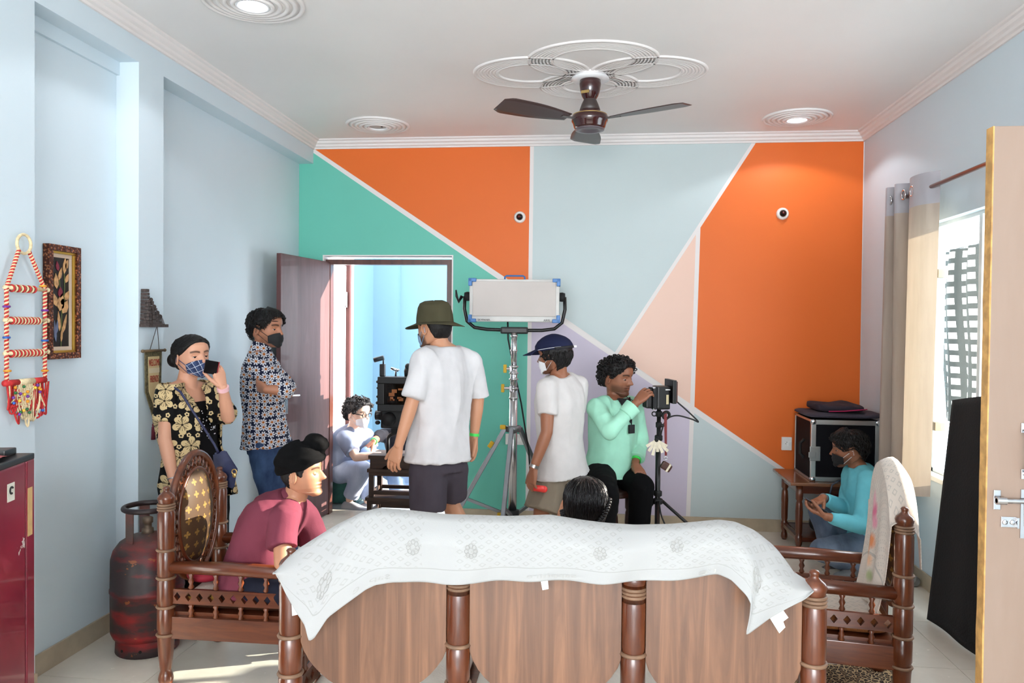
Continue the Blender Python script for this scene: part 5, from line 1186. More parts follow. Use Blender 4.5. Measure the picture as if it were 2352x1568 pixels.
def body_obj(root, J, skin, Mh, hands=(), beard=0, k=1.0, feet=True, brow=True, down=0., arms=('L', 'R'), neck_r=.052, core=.75, ears=True, legs=('L', 'R')):
    bm = B()
    limb(bm, [J['neck']-(J['neck']-J['pelvis'])*.06, J['neck'].lerp(Mh @ Vector((0, -.06, .22)), .5), Mh @ Vector((0, -.07, .30))], [neck_r*1.15*k, neck_r*k, neck_r*k*.98])
    loft(bm, torso_rings(J, -.02, TOR, core*k, t0=-.02)); limb(bm, [J['sL'], J['neck'], J['sR']], [.042*k, .052*k, .042*k])
    for s in arms: limb(bm, [J['s'+s], J['s'+s].lerp(J['e'+s], .5), J['e'+s], J['e'+s].lerp(J['w'+s], .3), J['w'+s]], [.047*k, .043*k, .036*k, .037*k, .0255*k])
    for s in legs: limb(bm, [J['h'+s], J['h'+s].lerp(J['k'+s], .5), J['k'+s], J['k'+s].lerp(J['a'+s], .32), J['a'+s]], [.075*k, .066*k, .05*k, .053*k, .034*k])
    me = remesh(bm, .007, 3); out = B(); join_mesh(out, me)
    for hd in hands: join_mesh(out, remesh(hd, .0028, 2))
    nb = len(out.verts); head_into(out, Mh, ears, True, down)
    bmesh.ops.recalc_face_normals(out, faces=out.faces[:])
    me = bpy.data.meshes.new('body'); out.to_mesh(me); out.free()
    ca = me.color_attributes.new('tone', 'FLOAT_COLOR', 'POINT'); inv = Mh.inverted(); arr = np.ones((len(me.vertices), 4), 'f')
    for i in range(nb, len(me.vertices)): arr[i, :3] = tone_fn(inv @ me.vertices[i].co, beard, True, brow)
    if beard:
        pass
    ca.data.foreach_set('color', arr.ravel())
    o = obj('body', me, skin, root, smooth=True)
    for sx in (-1, 1):                                   # eyes
        e = B(); A = Mh @ Matrix.Translation((sx*.150, .316, .505)); ball(e, (0, 0, 0), .054, 14, 10)
        for v in e.verts: v.co = A @ v.co
        eo = obj('eye', e, M('eye_white', (225, 222, 216), .2), root, smooth=True)
        e = B(); A = Mh @ Matrix.Translation((sx*.150, .316+.047, .497-.012*down)); ball(e, (0, 0, 0), (.031, .012, .031), 12, 8)
        for v in e.verts: v.co = A @ v.co
        if down < 1: obj('iris', e, M('iris_dark', (34, 20, 14), .1), eo, smooth=True)
        else: e.free()
        e = B(); cut = -.004-.03*down; rr_ = math.sqrt(.061**2-cut**2); tube(e, [Mh @ Vector((sx*.150+rr_*math.sin(t), .318+rr_*math.cos(t), .508+cut)) for t in [-1.15+2.3*i/10 for i in range(11)]], [h_*Mh.to_scale()[0] for h_ in (.003, .006, .008, .009, .009, .009, .009, .009, .008, .006, .003)], 5); obj('lashes', e, M('lash_black', (18, 12, 10), .6), eo, smooth=True)
    return o
def hand(wrist, fdir, pn, ts, curl=(.35, .4, .45, .5), k=1.0, thumb=(.75, .65, .25), spread=.06, tcurl=.3):
    """ts: +1/-1 side of the thumb along fdir x pn"""
    bm = B(); f = Vector(fdir).normalized(); pn = Vector(pn); pn = (pn-f*pn.dot(f)).normalized(); lt = f.cross(pn)*ts; W = Vector(wrist)
    rows = []
    for t, a_, b_ in ((-.01, .024, .021), (.015, .028, .019), (.05, .038, .017), (.08, .0405, .0145), (.092, .037, .011)): rows.append((W+f*(t*k)+pn*(.004*math.sin(t*30))*k, lt, pn, a_*k, b_*k))
    loft(bm, rows, 18, .8)
    for i, L in enumerate((.070, .079, .073, .057)):
        o = (.0295-.0197*i)*k; b0 = W+f*((.083-.004*(i == 3)-.002*(i == 0))*k)+lt*o; d0 = (f+lt*(spread*(1.5-i))).normalized(); p = b0; pts = [b0-f*.012*k, b0]; a_ = curl[i]*.55
        for sg, inc in ((.45, .6), (.31, 1.0), (.24, .8)):
            d = d0*math.cos(a_)+pn*math.sin(a_); p = p+d*(L*sg*k); pts.append(p); a_ += curl[i]*inc
        limb(bm, pts, [.0098*k, .0094*k, .0086*k, .0080*k, .0068*k], 10)
    t0 = W+f*.022*k+lt*.022*k+pn*.006*k; td = (f*thumb[0]+lt*thumb[1]+pn*thumb[2]).normalized(); t1 = t0+td*.045*k; td2 = (td*(1-tcurl)+f*tcurl+pn*tcurl*.3).normalized(); t2 = t1+td2*.032*k; t3 = t2+td2*.022*k
    limb(bm, [t0, t1, t2, t3], [.014*k, .0115*k, .0102*k, .008*k], 10)
    return bm
# ---- hair, hats, masks
ZMIN = ([0, .35, .7, 1.05, 1.3, 1.5, 1.72, 2.0, 2.4, PI], [.83, .82, .76, .64, .50, .52, .56, .34, .20, .16])
def zmin(th, zm=ZMIN):
    t = abs((th+PI) % (2*PI)-PI); return float(np.interp(t, zm[0], zm[1]))
def hair(root, Mh, mat, thick=.05, zm=ZMIN, seed=0, rough=.03, front=0., name='hair', fq=9):
    bm = B()
    def fn(th, z):
        m = z-zmin(th, zm); k = max(0, min(1, (m+.02)/.09)); k = k*k*(3-2*k); p = hsurf(th, z, 0, True)
        n_ = noise.noise(Vector((p.x*fq+seed, p.y*fq, p.z*fq)))+.5*noise.noise(Vector((p.x*fq*2.6+seed, p.y*fq*2.6, p.z*fq*2.6)))
        c = max(0, math.cos(th))
        return hsurf(th, z, -.03+k*(.03+thick+rough*n_+front*c*max(0, z-.7)*3), True)
    sh_surface(bm, Mh, fn, 84, ZL, lambda th, z: z > zmin(th, zm)-.05)
    return obj(name, bm, mat, root, smooth=True)
def curls(root, Mh, mat, n_, zm=ZMIN, R_=.05, out=.07, seed=1, frac=1.0, par=None):
    rnd = random.Random(seed); bm = B(); k = 0
    while k < n_:
        th = rnd.uniform(-PI, PI); z = rnd.uniform(.2, 1.0)**.8
        if z < zmin(th, zm)+.02: continue
        p = hsurf(th, min(z, .985), out*rnd.uniform(.5, 1.1), True); ax = Vector((rnd.uniform(-1, 1), rnd.uniform(-1, 1), rnd.uniform(-1, 1))); r_ = R_*rnd.uniform(.7, 1.25)
        u_, v_ = frame_of(ax); pts = [Mh @ (p+(u_*math.cos(t)+v_*math.sin(t))*r_*(1-.3*i/10)+ax.normalized()*(.012*i/10)) for i, t in enumerate([2*PI*1.15*i/10 for i in range(11)])]
        tube(bm, pts, [.016*Mh.to_scale()[0]*q for q in (.5, .8, 1, 1, 1, 1, 1, 1, .9, .7, .4)], 5); k += 1
    o = obj('curls', bm, mat, par or root, smooth=True); o['kind'] = 'stuff'; return o
def strands(root, Mh, mat, n_, zm=ZMIN, off=.05, L=.35, r_=.010, seed=1, to=None, jit=.25, par=None, lift=.03, sway=.0, zmax=1.0):
    """locks that lie on the scalp; they run down from the crown, or towards the point 'to' = (theta, z)"""
    rnd = random.Random(seed); bm = B(); k = 0; sc = Mh.to_scale()[0]
    while k < n_:
        th = rnd.uniform(-PI, PI); z = .15+.84*rnd.random()**.6
        if z < zmin(th, zm)+.015 or z > zmax: continue
        pts = []; o0 = off*rnd.uniform(.75, 1.1); dth = rnd.gauss(0, jit)+sway
        for i in range(6):
            t = i/5
            if to:
                w_ = min(1, t*L*1.3); a_ = th+((to[0]*(1 if th > 0 else -1)-th)*w_); b_ = z+(to[1]-z)*w_
            else: a_ = th+dth*t*(.3+.7*min(1, (1.02-z)*3+.3)); b_ = z-L*t*(.55+.45*min(1, (1-z)*3))
            b_ = min(.992, max(.02, b_))
            if not to: b_ = max(b_, min(z, zmin(a_, zm)-.03))
            pts.append(Mh @ hsurf(a_, b_, o0+lift*math.sin(PI*t)*rnd.random()-.035*max(0, t-.75)*4, True))
        tube(bm, pts, [r_*sc*q for q in (.4, .9, 1, .95, .7, .15)], 4); k += 1
    o = obj('strands', bm, mat, par or root, smooth=True); o['kind'] = 'stuff'; return o
def hair_mat(name, c, stretch=(60, 60, 8), rough=.5):
    if name in MATS: return MATS[name]
    m, nt, b = nt_new(name); v = objco(nt, stretch); f = noise_n(nt, 3, 4, v, .6); A = lin(c); r = ramp(nt, [(.3, tuple(x*.6 for x in A[:3])+(1,)), (.7, tuple(min(1, x*1.5+.004) for x in A[:3])+(1,))]); nt.links.new(f, r.inputs[0])
    nt.links.new(r.outputs[0], b.inputs['Base Color']); b.inputs['Roughness'].default_value = rough; b.inputs['Specular IOR Level'].default_value = .3; bump(nt, b, f, .5, .006); MATS[name] = m; return m
m_hair = hair_mat('hair_black', (15, 12, 12))
def face_mask(root, Mh, mat, z0=.0, z1=.44, wid=1.12, beak=.06, strap=True, smat=None):
    bm = B()
    def fn(a_, b_):
        s = (a_-.5)*2; th = s*wid; zt_ = z1-.10*s*s; zb_ = z0+.13*s*s; z = zb_+(zt_-zb_)*b_
        p = hsurf(th, max(.015, z), .022, True); k = (1-s*s); p.y += (beak*math.sin(PI*min(1, max(0, b_*.9+.08)))+.055*max(0, b_-.3)*1.2)*k**1.5
        if z < .015: p.z = z
        return Mh @ p
    grid(bm, fn, 28, 16); o = obj('face_mask', bm, mat, root, smooth=True); o.modifiers.new('thick', 'SOLIDIFY').thickness = .002
    if strap:
        for sx in (-1, 1):
            bm = B(); e = Mh @ Vector((sx*.375, -.06, .50)); e2 = Mh @ Vector((sx*.37, -.07, .38))
            tube(bm, [fn(.5+.5*sx, .98), (fn(.5+.5*sx, .98)+e)/2+(Mh.to_3x3() @ Vector((sx*.02, 0, .01))), e, e2, fn(.5+.5*sx, .05)], .0018, 5); obj('ear_loop', bm, smat or mat, o, smooth=True)
    return o
def garment(root, name, bm, mat, voxel=.009, sm=4, amp=.006, fx=9, fz=3.5, seed=0, amp2=.0015, cut=None, solid=0):
    me = remesh(bm, voxel, sm); wrinkle(me, amp, fx, fz, seed, amp2)
    if cut:
        b2 = B(); b2.from_mesh(me); bmesh.ops.delete(b2, geom=[v for v in b2.verts if cut(v.co)], context='VERTS'); b2.to_mesh(me); b2.free()
    o = obj(name, me, mat, root, smooth=True)
    if solid: s = o.modifiers.new('thick', 'SOLIDIFY'); s.thickness = solid
    return o
def top_bm(J, inf=.006, prof=TOR, k=1.0, sleeve=(.5, .5), sr=.066, belly=0, se=None, collar=True, hem=-.10, wr=.036, hemw=1.06):
    """sleeve fraction: <=1 along the upper arm, up to 2 = wrist"""
    bm = B(); pr = [(hem, prof[0][1]*hemw, prof[0][2]*hemw), (0, prof[1][1]*(1+hemw)/2, prof[1][2]*(1+hemw)/2)]+list(prof[2:])
    if hem > -.005: pr.pop(1)
    loft(bm, torso_rings(J, inf, pr, k, belly=belly))
    for s, fr_ in zip('LR', sleeve):
        S, E, W = J['s'+s], J['e'+s], J['w'+s]; pts = [S]; rs = [sr*k]
        if fr_ <= 1: pts += [S.lerp(E, fr_*.5), S.lerp(E, fr_)]; rs += [sr*.98*k, (se or sr*.93)*k]
        else: pts += [S.lerp(E, .5), E, E.lerp(W, (fr_-1)*.5), E.lerp(W, fr_-1)]; rs += [sr*.90*k, .054*k, .048*k, wr*k]
        # open tube-like end: flat cut
        for p, q, ra, rb in zip(pts, pts[1:], rs, rs[1:]): tube(bm, [p, q], [ra, rb], 18)
        for p, ra in zip(pts[:-1], rs[:-1]): ball(bm, p, ra, 16, 10)
        bx_ = J['neck'].lerp(S, .5); limb(bm, [bx_, S], [.058*k, sr*.97*k]) if collar else None
    return bm
def pants_bm(J, frac=(2, 2), rt=.098, rk=.075, ra=.06, k=1.0, waist=.12, wd=.168, dp=.118):
    bm = B(); pr = [(-.13, wd*.93, dp*.98), (-.05, wd*.95, dp*.98), (0, wd*.88, dp*.88), (waist, wd*.80, dp*.80)]; loft(bm, torso_rings(J, .0, pr, k))
    for s, fr_ in zip('LR', frac):
        H, K, A = J['h'+s], J['k'+s], J['a'+s]
        if fr_ <= 1: pts = [H, H.lerp(K, fr_*.5), H.lerp(K, fr_)]; rs = [rt*k, (rt+rk)/2*k, rk*k]
        else: pts = [H, H.lerp(K, .5), K, K.lerp(A, (fr_-1)*.5), K.lerp(A, fr_-1)]; rs = [rt*k, (rt*.6+rk*.4)*k, rk*k, (rk+ra)/2*k, ra*k]
        for p, q, r0, r1 in zip(pts, pts[1:], rs, rs[1:]): tube(bm, [p, q], [r0, r1], 18)
        for p, r0 in zip(pts[:-1], rs[:-1]): ball(bm, p, r0, 16, 10)
    return bm
def shoe(root, ankle, toe, mat, k=1.0, sole=None):
    A, T_ = Vector(ankle), Vector(toe); f = (T_-A); f.z = 0
    if f.length < .01: f = Vector((1, 0, 0))
    f.normalize(); zb = min(A.z, T_.z)-.055; r_ = f.cross(UP)
    bm = B(); rows = []
    for t, w_, h_ in ((-.07, .028, .06), (-.05, .036, .085), (0, .038, .095), (.06, .040, .075), (.12, .046, .052), (.17, .044, .042), (.20, .030, .032), (.212, .012, .02)):
        c_ = Vector((A.x, A.y, 0))+f*(t*k); c_.z = zb+h_*k/2+.012; rows.append((c_, r_, UP, w_*k, h_*k/2))
    loft(bm, rows, 20, .8); o = obj('shoe', remesh(bm, .006, 2), mat, root, smooth=True)
    bm = B(); rows = [(Vector((A.x, A.y, zb+.010))+f*(t*k), r_, UP, w_*k*1.06, .011) for t, w_, h_ in ((-.072, .02, 0), (-.05, .036, 0), (0, .038, 0), (.06, .04, 0), (.12, .047, 0), (.17, .045, 0), (.205, .03, 0), (.218, .01, 0))]
    loft(bm, rows, 20, .6); obj('sole', bm, sole or M('sole_grey', (190, 188, 184), .7), o, smooth=True); return o
def band(root, name, J, s, t, r_, w_, mat):
    bm = B(); a_ = J['e'+s].lerp(J['w'+s], t); d = (J['w'+s]-J['e'+s]).normalized(); tube(bm, [a_-d*w_/2, a_+d*w_/2], r_, 20); return obj(name, bm, mat, root, smooth=False, auto=50)
def joints(**kw): return {k_: (at(*v) if isinstance(v, tuple) else v) for k_, v in kw.items()}
def flat(J, keys):
    return J
m_cot = lambda n, c, **k: M(n, c, .9, 0, .05, 9, .07, 220, spec=.12, **k)
def denim(name, c, c2):
    if name in MATS: return MATS[name]
    m, nt, b = nt_new(name); f = noise_n(nt, 5, 5, objco(nt, (1, 1, .6)), .6); r = ramp(nt, [(.35, c), (.68, c2)]); nt.links.new(f, r.inputs[0]); nt.links.new(r.outputs[0], b.inputs['Base Color']); b.inputs['Roughness'].default_value = .85; b.inputs['Specular IOR Level'].default_value = .2
    bump(nt, b, noise_n(nt, 240, 2, objco(nt)), .25, .002); MATS[name] = m; return m
def floral(name, base, petal, centre, scale, n_pet, r0, r1, rc, rotz, rnd=.5, small=None, vein=None):
    """printed flowers on cloth, laid out on the plane of the body side"""
    m, nt, b = nt_new(name); v = objco(nt, None, (0, 0, rotz)); sp = N(nt, 'ShaderNodeSeparateXYZ'); nt.links.new(v, sp.inputs[0]); cb = N(nt, 'ShaderNodeCombineXYZ'); nt.links.new(sp.outputs[0], cb.inputs[0]); nt.links.new(sp.outputs[2], cb.inputs[1])
    wb_ = N(nt, 'ShaderNodeVectorMath', operation='ADD'); nz = N(nt, 'ShaderNodeTexNoise'); nz.inputs['Scale'].default_value = 6; nt.links.new(cb.outputs[0], nz.inputs[0]); sc = N(nt, 'ShaderNodeVectorMath', operation='SCALE'); nt.links.new(nz.outputs['Color'], sc.inputs[0]); sc.inputs['Scale'].default_value = .03; nt.links.new(cb.outputs[0], wb_.inputs[0]); nt.links.new(sc.outputs[0], wb_.inputs[1])
    def layer(scale, n_pet, r0, r1, seed):
        mp = N(nt, 'ShaderNodeMapping'); mp.inputs['Scale'].default_value = (scale, scale, 1); mp.inputs['Location'].default_value = (seed, seed*.7, 0); nt.links.new(wb_.outputs[0], mp.inputs[0])
        vo = N(nt, 'ShaderNodeTexVoronoi', voronoi_dimensions='2D', feature='F1'); vo.inputs['Scale'].default_value = 1; vo.inputs['Randomness'].default_value = rnd; nt.links.new(mp.outputs[0], vo.inputs[0])
        sb = N(nt, 'ShaderNodeVectorMath', operation='SUBTRACT'); nt.links.new(mp.outputs[0], sb.inputs[0]); nt.links.new(vo.outputs['Position'], sb.inputs[1]); s2 = N(nt, 'ShaderNodeSeparateXYZ'); nt.links.new(sb.outputs[0], s2.inputs[0])
        cs = N(nt, 'ShaderNodeSeparateColor'); nt.links.new(vo.outputs['Color'], cs.inputs[0])
        an = math_n(nt, 'ADD', math_n(nt, 'ARCTAN2', s2.outputs[1], s2.outputs[0]), math_n(nt, 'MULTIPLY', cs.outputs[0], 6.28))
        wv = math_n(nt, 'ABSOLUTE', math_n(nt, 'COSINE', math_n(nt, 'MULTIPLY', an, n_pet/2)))
        rad = math_n(nt, 'ADD', math_n(nt, 'MULTIPLY', math_n(nt, 'POWER', wv, .6), r1-r0), r0)
        return vo.outputs['Distance'], wv, math_n(nt, 'LESS_THAN', vo.outputs['Distance'], rad), an
    d, wv, f, an = layer(scale, n_pet, r0, r1, 0)
    c = lin(base)
    if small:
        d2, w2, f2, a2 = layer(scale*small[0], 5, small[1], small[2], 3.3); ring_ = math_n(nt, 'MULTIPLY', f2, math_n(nt, 'GREATER_THAN', d2, small[1]*.55)); c = mixc(nt, ring_, c, lin(petal))
    c = mixc(nt, f, c, lin(petal))
    if vein:
        dk = math_n(nt, 'MULTIPLY', math_n(nt, 'MULTIPLY', f, math_n(nt, 'LESS_THAN', wv, .22)), 1); c = mixc(nt, dk, c, lin(base))
        vv = math_n(nt, 'MULTIPLY', math_n(nt, 'MULTIPLY', f, math_n(nt, 'GREATER_THAN', math_n(nt, 'COSINE', math_n(nt, 'MULTIPLY', an, n_pet*3)), .75)), math_n(nt, 'LESS_THAN', d, r1*.62)); c = mixc(nt, math_n(nt, 'MULTIPLY', vv, vein), c, lin(base))
    c = mixc(nt, math_n(nt, 'LESS_THAN', d, rc), c, lin(centre)); c = mixc(nt, math_n(nt, 'LESS_THAN', d, rc*.45), c, lin(tuple(x*.5 for x in base)))
    nt.links.new(c, b.inputs['Base Color']); b.inputs['Roughness'].default_value = .8; b.inputs['Specular IOR Level'].default_value = .2; MATS[name] = m; return m
# ------------------------------------------------------------------ man in bucket hat, walking away
def base_of(J): q = (J['aL']+J['aR'])/2; return (q.x, q.y, 0)
J = joints(pelvis=(1008, 1048, 4.3), neck=(1017, 800, 4.3), hL=(984, 1078, 4.24), hR=(1034, 1078, 4.36), sL=(976, 828, 4.19), sR=(1078, 832, 4.41), eL=(948, 918, 4.12), wL=(916, 1022, 4.10), eR=(1098, 916, 4.46), wR=(1089, 1000, 4.46),
           kL=(982, 1190, 4.22), aL=(975, 1362, 4.26), kR=(1032, 1150, 4.44), aR=(1098, 1290, 4.48), tL=(940, 1385, 4.3), tR=(1085, 1330, 4.5))
P_ = thing('person', 'person in an olive bucket hat, white shirt and dark shorts, walking away', 'person', base_of(J))
Mh = head_frame(at(998, 752, 4.29), (-.80, .60, -.08), .228)
sk = skin_mat('skin_tan', (196, 142, 110))
hL = hand(J['wL'], at(897, 1080, 4.10)-J['wL'], at(940, 1040, 4.2)-J['wL'], -1, (.45, .5, .55, .6)); hR = hand(J['wR'], at(1083, 1062, 4.47)-J['wR'], at(1060, 1020, 4.40)-J['wR'], -1, (.5, .55, .6, .65), thumb=(.8, .5, .5))
body_obj(P_, J, sk, Mh, (hL, hR), beard=.75)
garment(P_, 'shirt', top_bm(J, .012, sleeve=(.98, .98), sr=.073, hem=-.03, se=.066), m_cot('cotton_white', (206, 204, 205)), .009, 4, .015, 8, 2.2, 3, .002)
garment(P_, 'shorts', pants_bm(J, (.84, .84), .104, .098, .06, waist=.10, wd=.17, dp=.128), m_cot('shorts_charcoal', (72, 66, 74)), .009, 4, .009, 9, 4, 5)
hair(P_, Mh, m_hair, .012, rough=.008); face_mask(P_, Mh, M('mask_blue', (150, 178, 206), .8), .0, .40)
m_olive = m_cot('hat_olive', (74, 70, 52)); ht = B(); A = Mh @ Matrix.Translation((0, -.02, .60)) @ Matrix.Rotation(.02, 4, 'X')
rr = [(.0, .41, .505), (.06, .405, .505), (.2, .395, .49), (.38, .37, .44), (.48, .325, .385), (.53, .22, .27), (.548, .02, .02)]
rows = [[ht.verts.new(A @ Vector((a_*math.cos(2*PI*j/40), b_*math.sin(2*PI*j/40), z+.012*math.sin(6*PI*j/40)*(z > .3)))) for j in range(40)] for z, a_, b_ in rr]
for p, q in zip(rows, rows[1:]):
    for j in range(40): ht.faces.new((p[j], p[(j+1) % 40], q[(j+1) % 40], q[j]))
hat = obj('hat', ht, m_olive, P_, smooth=True)
bm = B()
def brim(a_, b_):
    t = 2*PI*a_; q = .0+.27*b_; return A @ Vector(((.405+q)*math.cos(t), (.50+q)*math.sin(t), .02-.09*b_+.035*b_*math.sin(2*t+.6)))
grid(bm, brim, 56, 6, True); o = obj('brim', bm, m_olive, hat, smooth=True); o.modifiers.new('thick', 'SOLIDIFY').thickness = .003
m_green = M('band_green', (70, 214, 90), .4); band(P_, 'wristband', J, 'R', .97, .030, .016, m_green)
for s in 'LR': shoe(P_, J['a'+s], J['t'+s], M('shoe_dark', (40, 40, 44), .6))
# ------------------------------------------------------------------ man in navy cap, walking away
J = joints(pelvis=(1286, 1072, 4.80), neck=(1284, 866, 4.75), hL=(1264, 1096, 4.73), hR=(1308, 1096, 4.87), sL=(1258, 892, 4.63), sR=(1326, 884, 4.89), eL=(1256, 992, 4.57), wL=(1226, 1074, 4.55), eR=(1316, 985, 4.90), wR=(1312, 1062, 4.95),
           kL=(1244, 1172, 4.68), aL=(1240, 1296, 4.71), kR=(1308, 1168, 4.89), aR=(1330, 1276, 4.95), tL=(1205, 1312, 4.75), tR=(1300, 1300, 4.97))
P_ = thing('person', 'person in a navy cap, white t-shirt and khaki shorts, walking away', 'person', base_of(J))
Mh = head_frame(at(1274, 815, 4.73), (-.93, .30, -.16), .218)
sk = skin_mat('skin_brown', (150, 98, 72))
hL = hand(J['wL'], at(1216, 1122, 4.54)-J['wL'], at(1250, 1085, 4.60)-J['wL'], -1, (.7, .75, .8, .85))
body_obj(P_, J, sk, Mh, (hL,), beard=.5)
garment(P_, 'shirt', top_bm(J, .014, sleeve=(.62, .62), sr=.072, hem=-.08, k=.94, hemw=1.12), m_cot('cotton_white_warm', (204, 200, 198)), .009, 4, .012, 8, 3, 11, .002)
garment(P_, 'shorts', pants_bm(J, (1.0, 1.0), .098, .116, .06, waist=.08, wd=.150, dp=.13, k=.95), m_cot('shorts_khaki', (132, 120, 104)), .009, 4, .010, 9, 4, 15)
ZLONG = (ZMIN[0], [.83, .82, .76, .60, .42, .44, .42, .24, .17, .16])
hb = hair(P_, Mh, m_hair, .05, ZLONG, 4, .02); strands(P_, Mh, m_hair, 420, ZLONG, .065, .28, .013, 4, par=hb, lift=.02, zmax=.58); face_mask(P_, Mh, M('mask_white', (232, 232, 234), .7), .0, .42)
m_navy = m_cot('cap_navy', (32, 36, 62)); bm = B()
ZCAP = ([0, PI], [.68, .60])
sh_surface(bm, Mh, lambda th, z: hsurf(th, z, .095+.03*max(0, z-.9), True), 72, [z for z in ZL if z > .6], lambda th, z: z > zmin(th, ZCAP)); cap = obj('cap', bm, m_navy, P_, smooth=True)
bm = B()
def visor(a_, b_):
    s = (a_-.5)*2; th = s*1.05; p = hsurf(th, .70, .092, True); d = Vector((p.x*.25, 1, 0)).normalized(); return Mh @ (p+d*(.40*b_*(1-.35*s*s))+Vector((0, 0, -.10*b_-.05*s*s*b_)))
grid(bm, visor, 24, 8); o = obj('visor', bm, m_navy, cap, smooth=True); o.modifiers.new('thick', 'SOLIDIFY').thickness = .003
bm = B()
def strap(a_, b_): return Mh @ hsurf(PI+(a_-.5)*2.6, .62+.05*b_, .105, True)
grid(bm, strap, 30, 2); o = obj('strap', bm, M('strap_black', (18, 18, 20), .7), cap, smooth=True); o.modifiers.new('thick', 'SOLIDIFY').thickness = .002
bm = B(); c_ = hsurf(PI-.5, .64, .13, True); 
for q in (c_,): box(bm, Mh @ (q+Vector((.0, -.01, -.0))), (.022, .004, .012), rot(.5)); obj('strap_end', bm, M('mask_white', (0, 0, 0)), cap)
bm = B()
def piping(a_, b_): return Mh @ hsurf((a_-.5)*2*2.2, .665+.010*b_, .098, True)
grid(bm, piping, 40, 1); obj('piping', bm, M('mask_white', (0, 0, 0)), cap, smooth=True)
band(P_, 'wristwatch', J, 'L', .96, .029, .018, METAL('watch_steel', (178, 176, 172), .3))
for s in 'LR': shoe(P_, J['a'+s], J['t'+s], M('shoe_dark', (0, 0, 0)))
bm = B(); q = at(1238, 1122, 4.54); tube(bm, [q+V(-.03, 0, .004), q+V(.03, .0, -.002)], [.018, .020], 14); ball(bm, q+V(.03, 0, -.002), .020, 12, 8); tag(obj('red_clip', bm, M('clip_red', (222, 52, 46), .4), None, smooth=True, base=q), 'small red object in the hand of the person in the navy cap', 'tool')

# ------------------------------------------------------------------ man in mint shirt, seated, adjusting the monitor
J = joints(pelvis=(1400, 1082, 5.16), neck=(1414, 916, 5.12), hL=(1428, 1092, 5.24), hR=(1378, 1092, 5.06), sL=(1452, 934, 5.22), sR=(1372, 938, 4.98), eR=(1400, 990, 4.80), wR=(1462, 924, 4.84), eL=(1474, 1006, 5.22), wL=(1459, 1064, 5.06),
           kL=(1474, 1118, 4.94), aL=(1462, 1262, 5.02), kR=(1392, 1136, 4.66), aR=(1380, 1290, 4.76), tL=(1490, 1290, 4.9), tR=(1400, 1320, 4.65))
P_ = thing('person', 'person in a mint shirt seated on a stool, reaching for the monitor', 'person', base_of(J))
Mh = head_frame(at(1417, 866, 5.09), (.84, -.54, -.12), .232)
sk = skin_mat('skin_deep', (142, 92, 68))
gp = at(1494, 900, 4.86)
hR = hand(J['wR'], at(1487, 897, 4.88)-J['wR'], at(1490, 950, 5.0)-J['wR'], 1, (.55, .6, .65, .7), thumb=(.7, .5, .6), spread=.1); hL = hand(J['wL'], at(1476, 1096, 4.95)-J['wL'], V(-.1, .15, -1), -1, (.5, .5, .5, .5), thumb=(.75, -.0, .5), spread=.12)
body_obj(P_, J, sk, Mh, (hL, hR), beard=.55, down=.25)
m_mint = m_cot('shirt_mint', (164, 222, 196))
garment(P_, 'shirt', top_bm(J, .013, sleeve=(1.72, 1.62), sr=.07, hem=-.04, belly=.02, wr=.045), m_mint, .008, 4, .009, 9, 4, 21, .002)
for s, t in (('L', .60), ('R', .70)):
    bm = B(); a_ = J['e'+s].lerp(J['w'+s], t-.12); d = (J['w'+s]-J['e'+s]).normalized(); u_, v_ = frame_of(d)
    tube(bm, [a_, a_+d*.075], [.050, .056], 22); obj('cuff', remesh(bm, .006, 2), m_mint, P_, smooth=True)
bm = B(); tube(bm, [J['neck']+(Mh.to_3x3() @ Vector((math.sin(t)*.27, math.cos(t)*.27, -.05+.1*(t-PI)**2*.1))) for t in [.5+(2*PI-1)*i/16 for i in range(17)]], .010, 8); obj('collar', bm, M('collar_black', (24, 24, 26), .8), P_, smooth=True)
fw_ = (J['sL']-J['sR']).normalized().cross(UP)*-1
if fw_.dot(V(.8, -.6, 0)) < 0: fw_ = -fw_
rg_ = Vector((fw_.y, -fw_.x, 0)); n0 = J['neck']; lo_ = n0.lerp(J['pelvis'], .30)+fw_*.142; tl, tr = n0+fw_*.070-rg_*.055+V(0, 0, .012), n0+fw_*.070+rg_*.055+V(0, 0, .012)
bm = B(); prism(bm, [tl, n0+fw_*.10+V(0, 0, .01), tr, lo_], fw_*-.01); obj('open_neck', bm, sk, P_)
for q_ in (tl, tr):
    bm = B(); tube(bm, [q_, q_.lerp(lo_, .5)+fw_*.012, lo_], [.007, .006, .005], 8); obj('open_placket', bm, M('collar_black', (0, 0, 0)), P_, smooth=True)
bm = B(); q0, q1 = J['neck']+fw_*.075+V(.03, .02, .02), J['neck'].lerp(J['pelvis'], .33)+fw_*.150; tube(bm, [J['neck']+V(-.05, -.0, .02), J['neck']+fw_*.09, q1], .003, 6); tube(bm, [J['neck']+V(.06, .03, .02), J['neck']+fw_*.10+V(.03, 0, 0), q1], .003, 6); box(bm, q1+V(0, 0, -.025), (.045, .012, .055), rot(.7)); obj('lanyard', bm, M('strap_black', (0, 0, 0)), P_)
garment(P_, 'trousers', pants_bm(J, (1.97, 1.97), .105, .080, .064, waist=.10), m_cot('trousers_black', (11, 11, 13)), .009, 4, .006, 9, 4, 25)
hb = hair(P_, Mh, m_hair, .08, seed=8, rough=.06, front=.06, fq=6); curls(P_, Mh, m_hair, 330, R_=.052, out=.12, seed=3, par=hb)
band(P_, 'wristband', J, 'L', .86, .033, .016, m_green)
for s in 'LR': shoe(P_, J['a'+s], J['t'+s], M('shoe_dark', (0, 0, 0)))
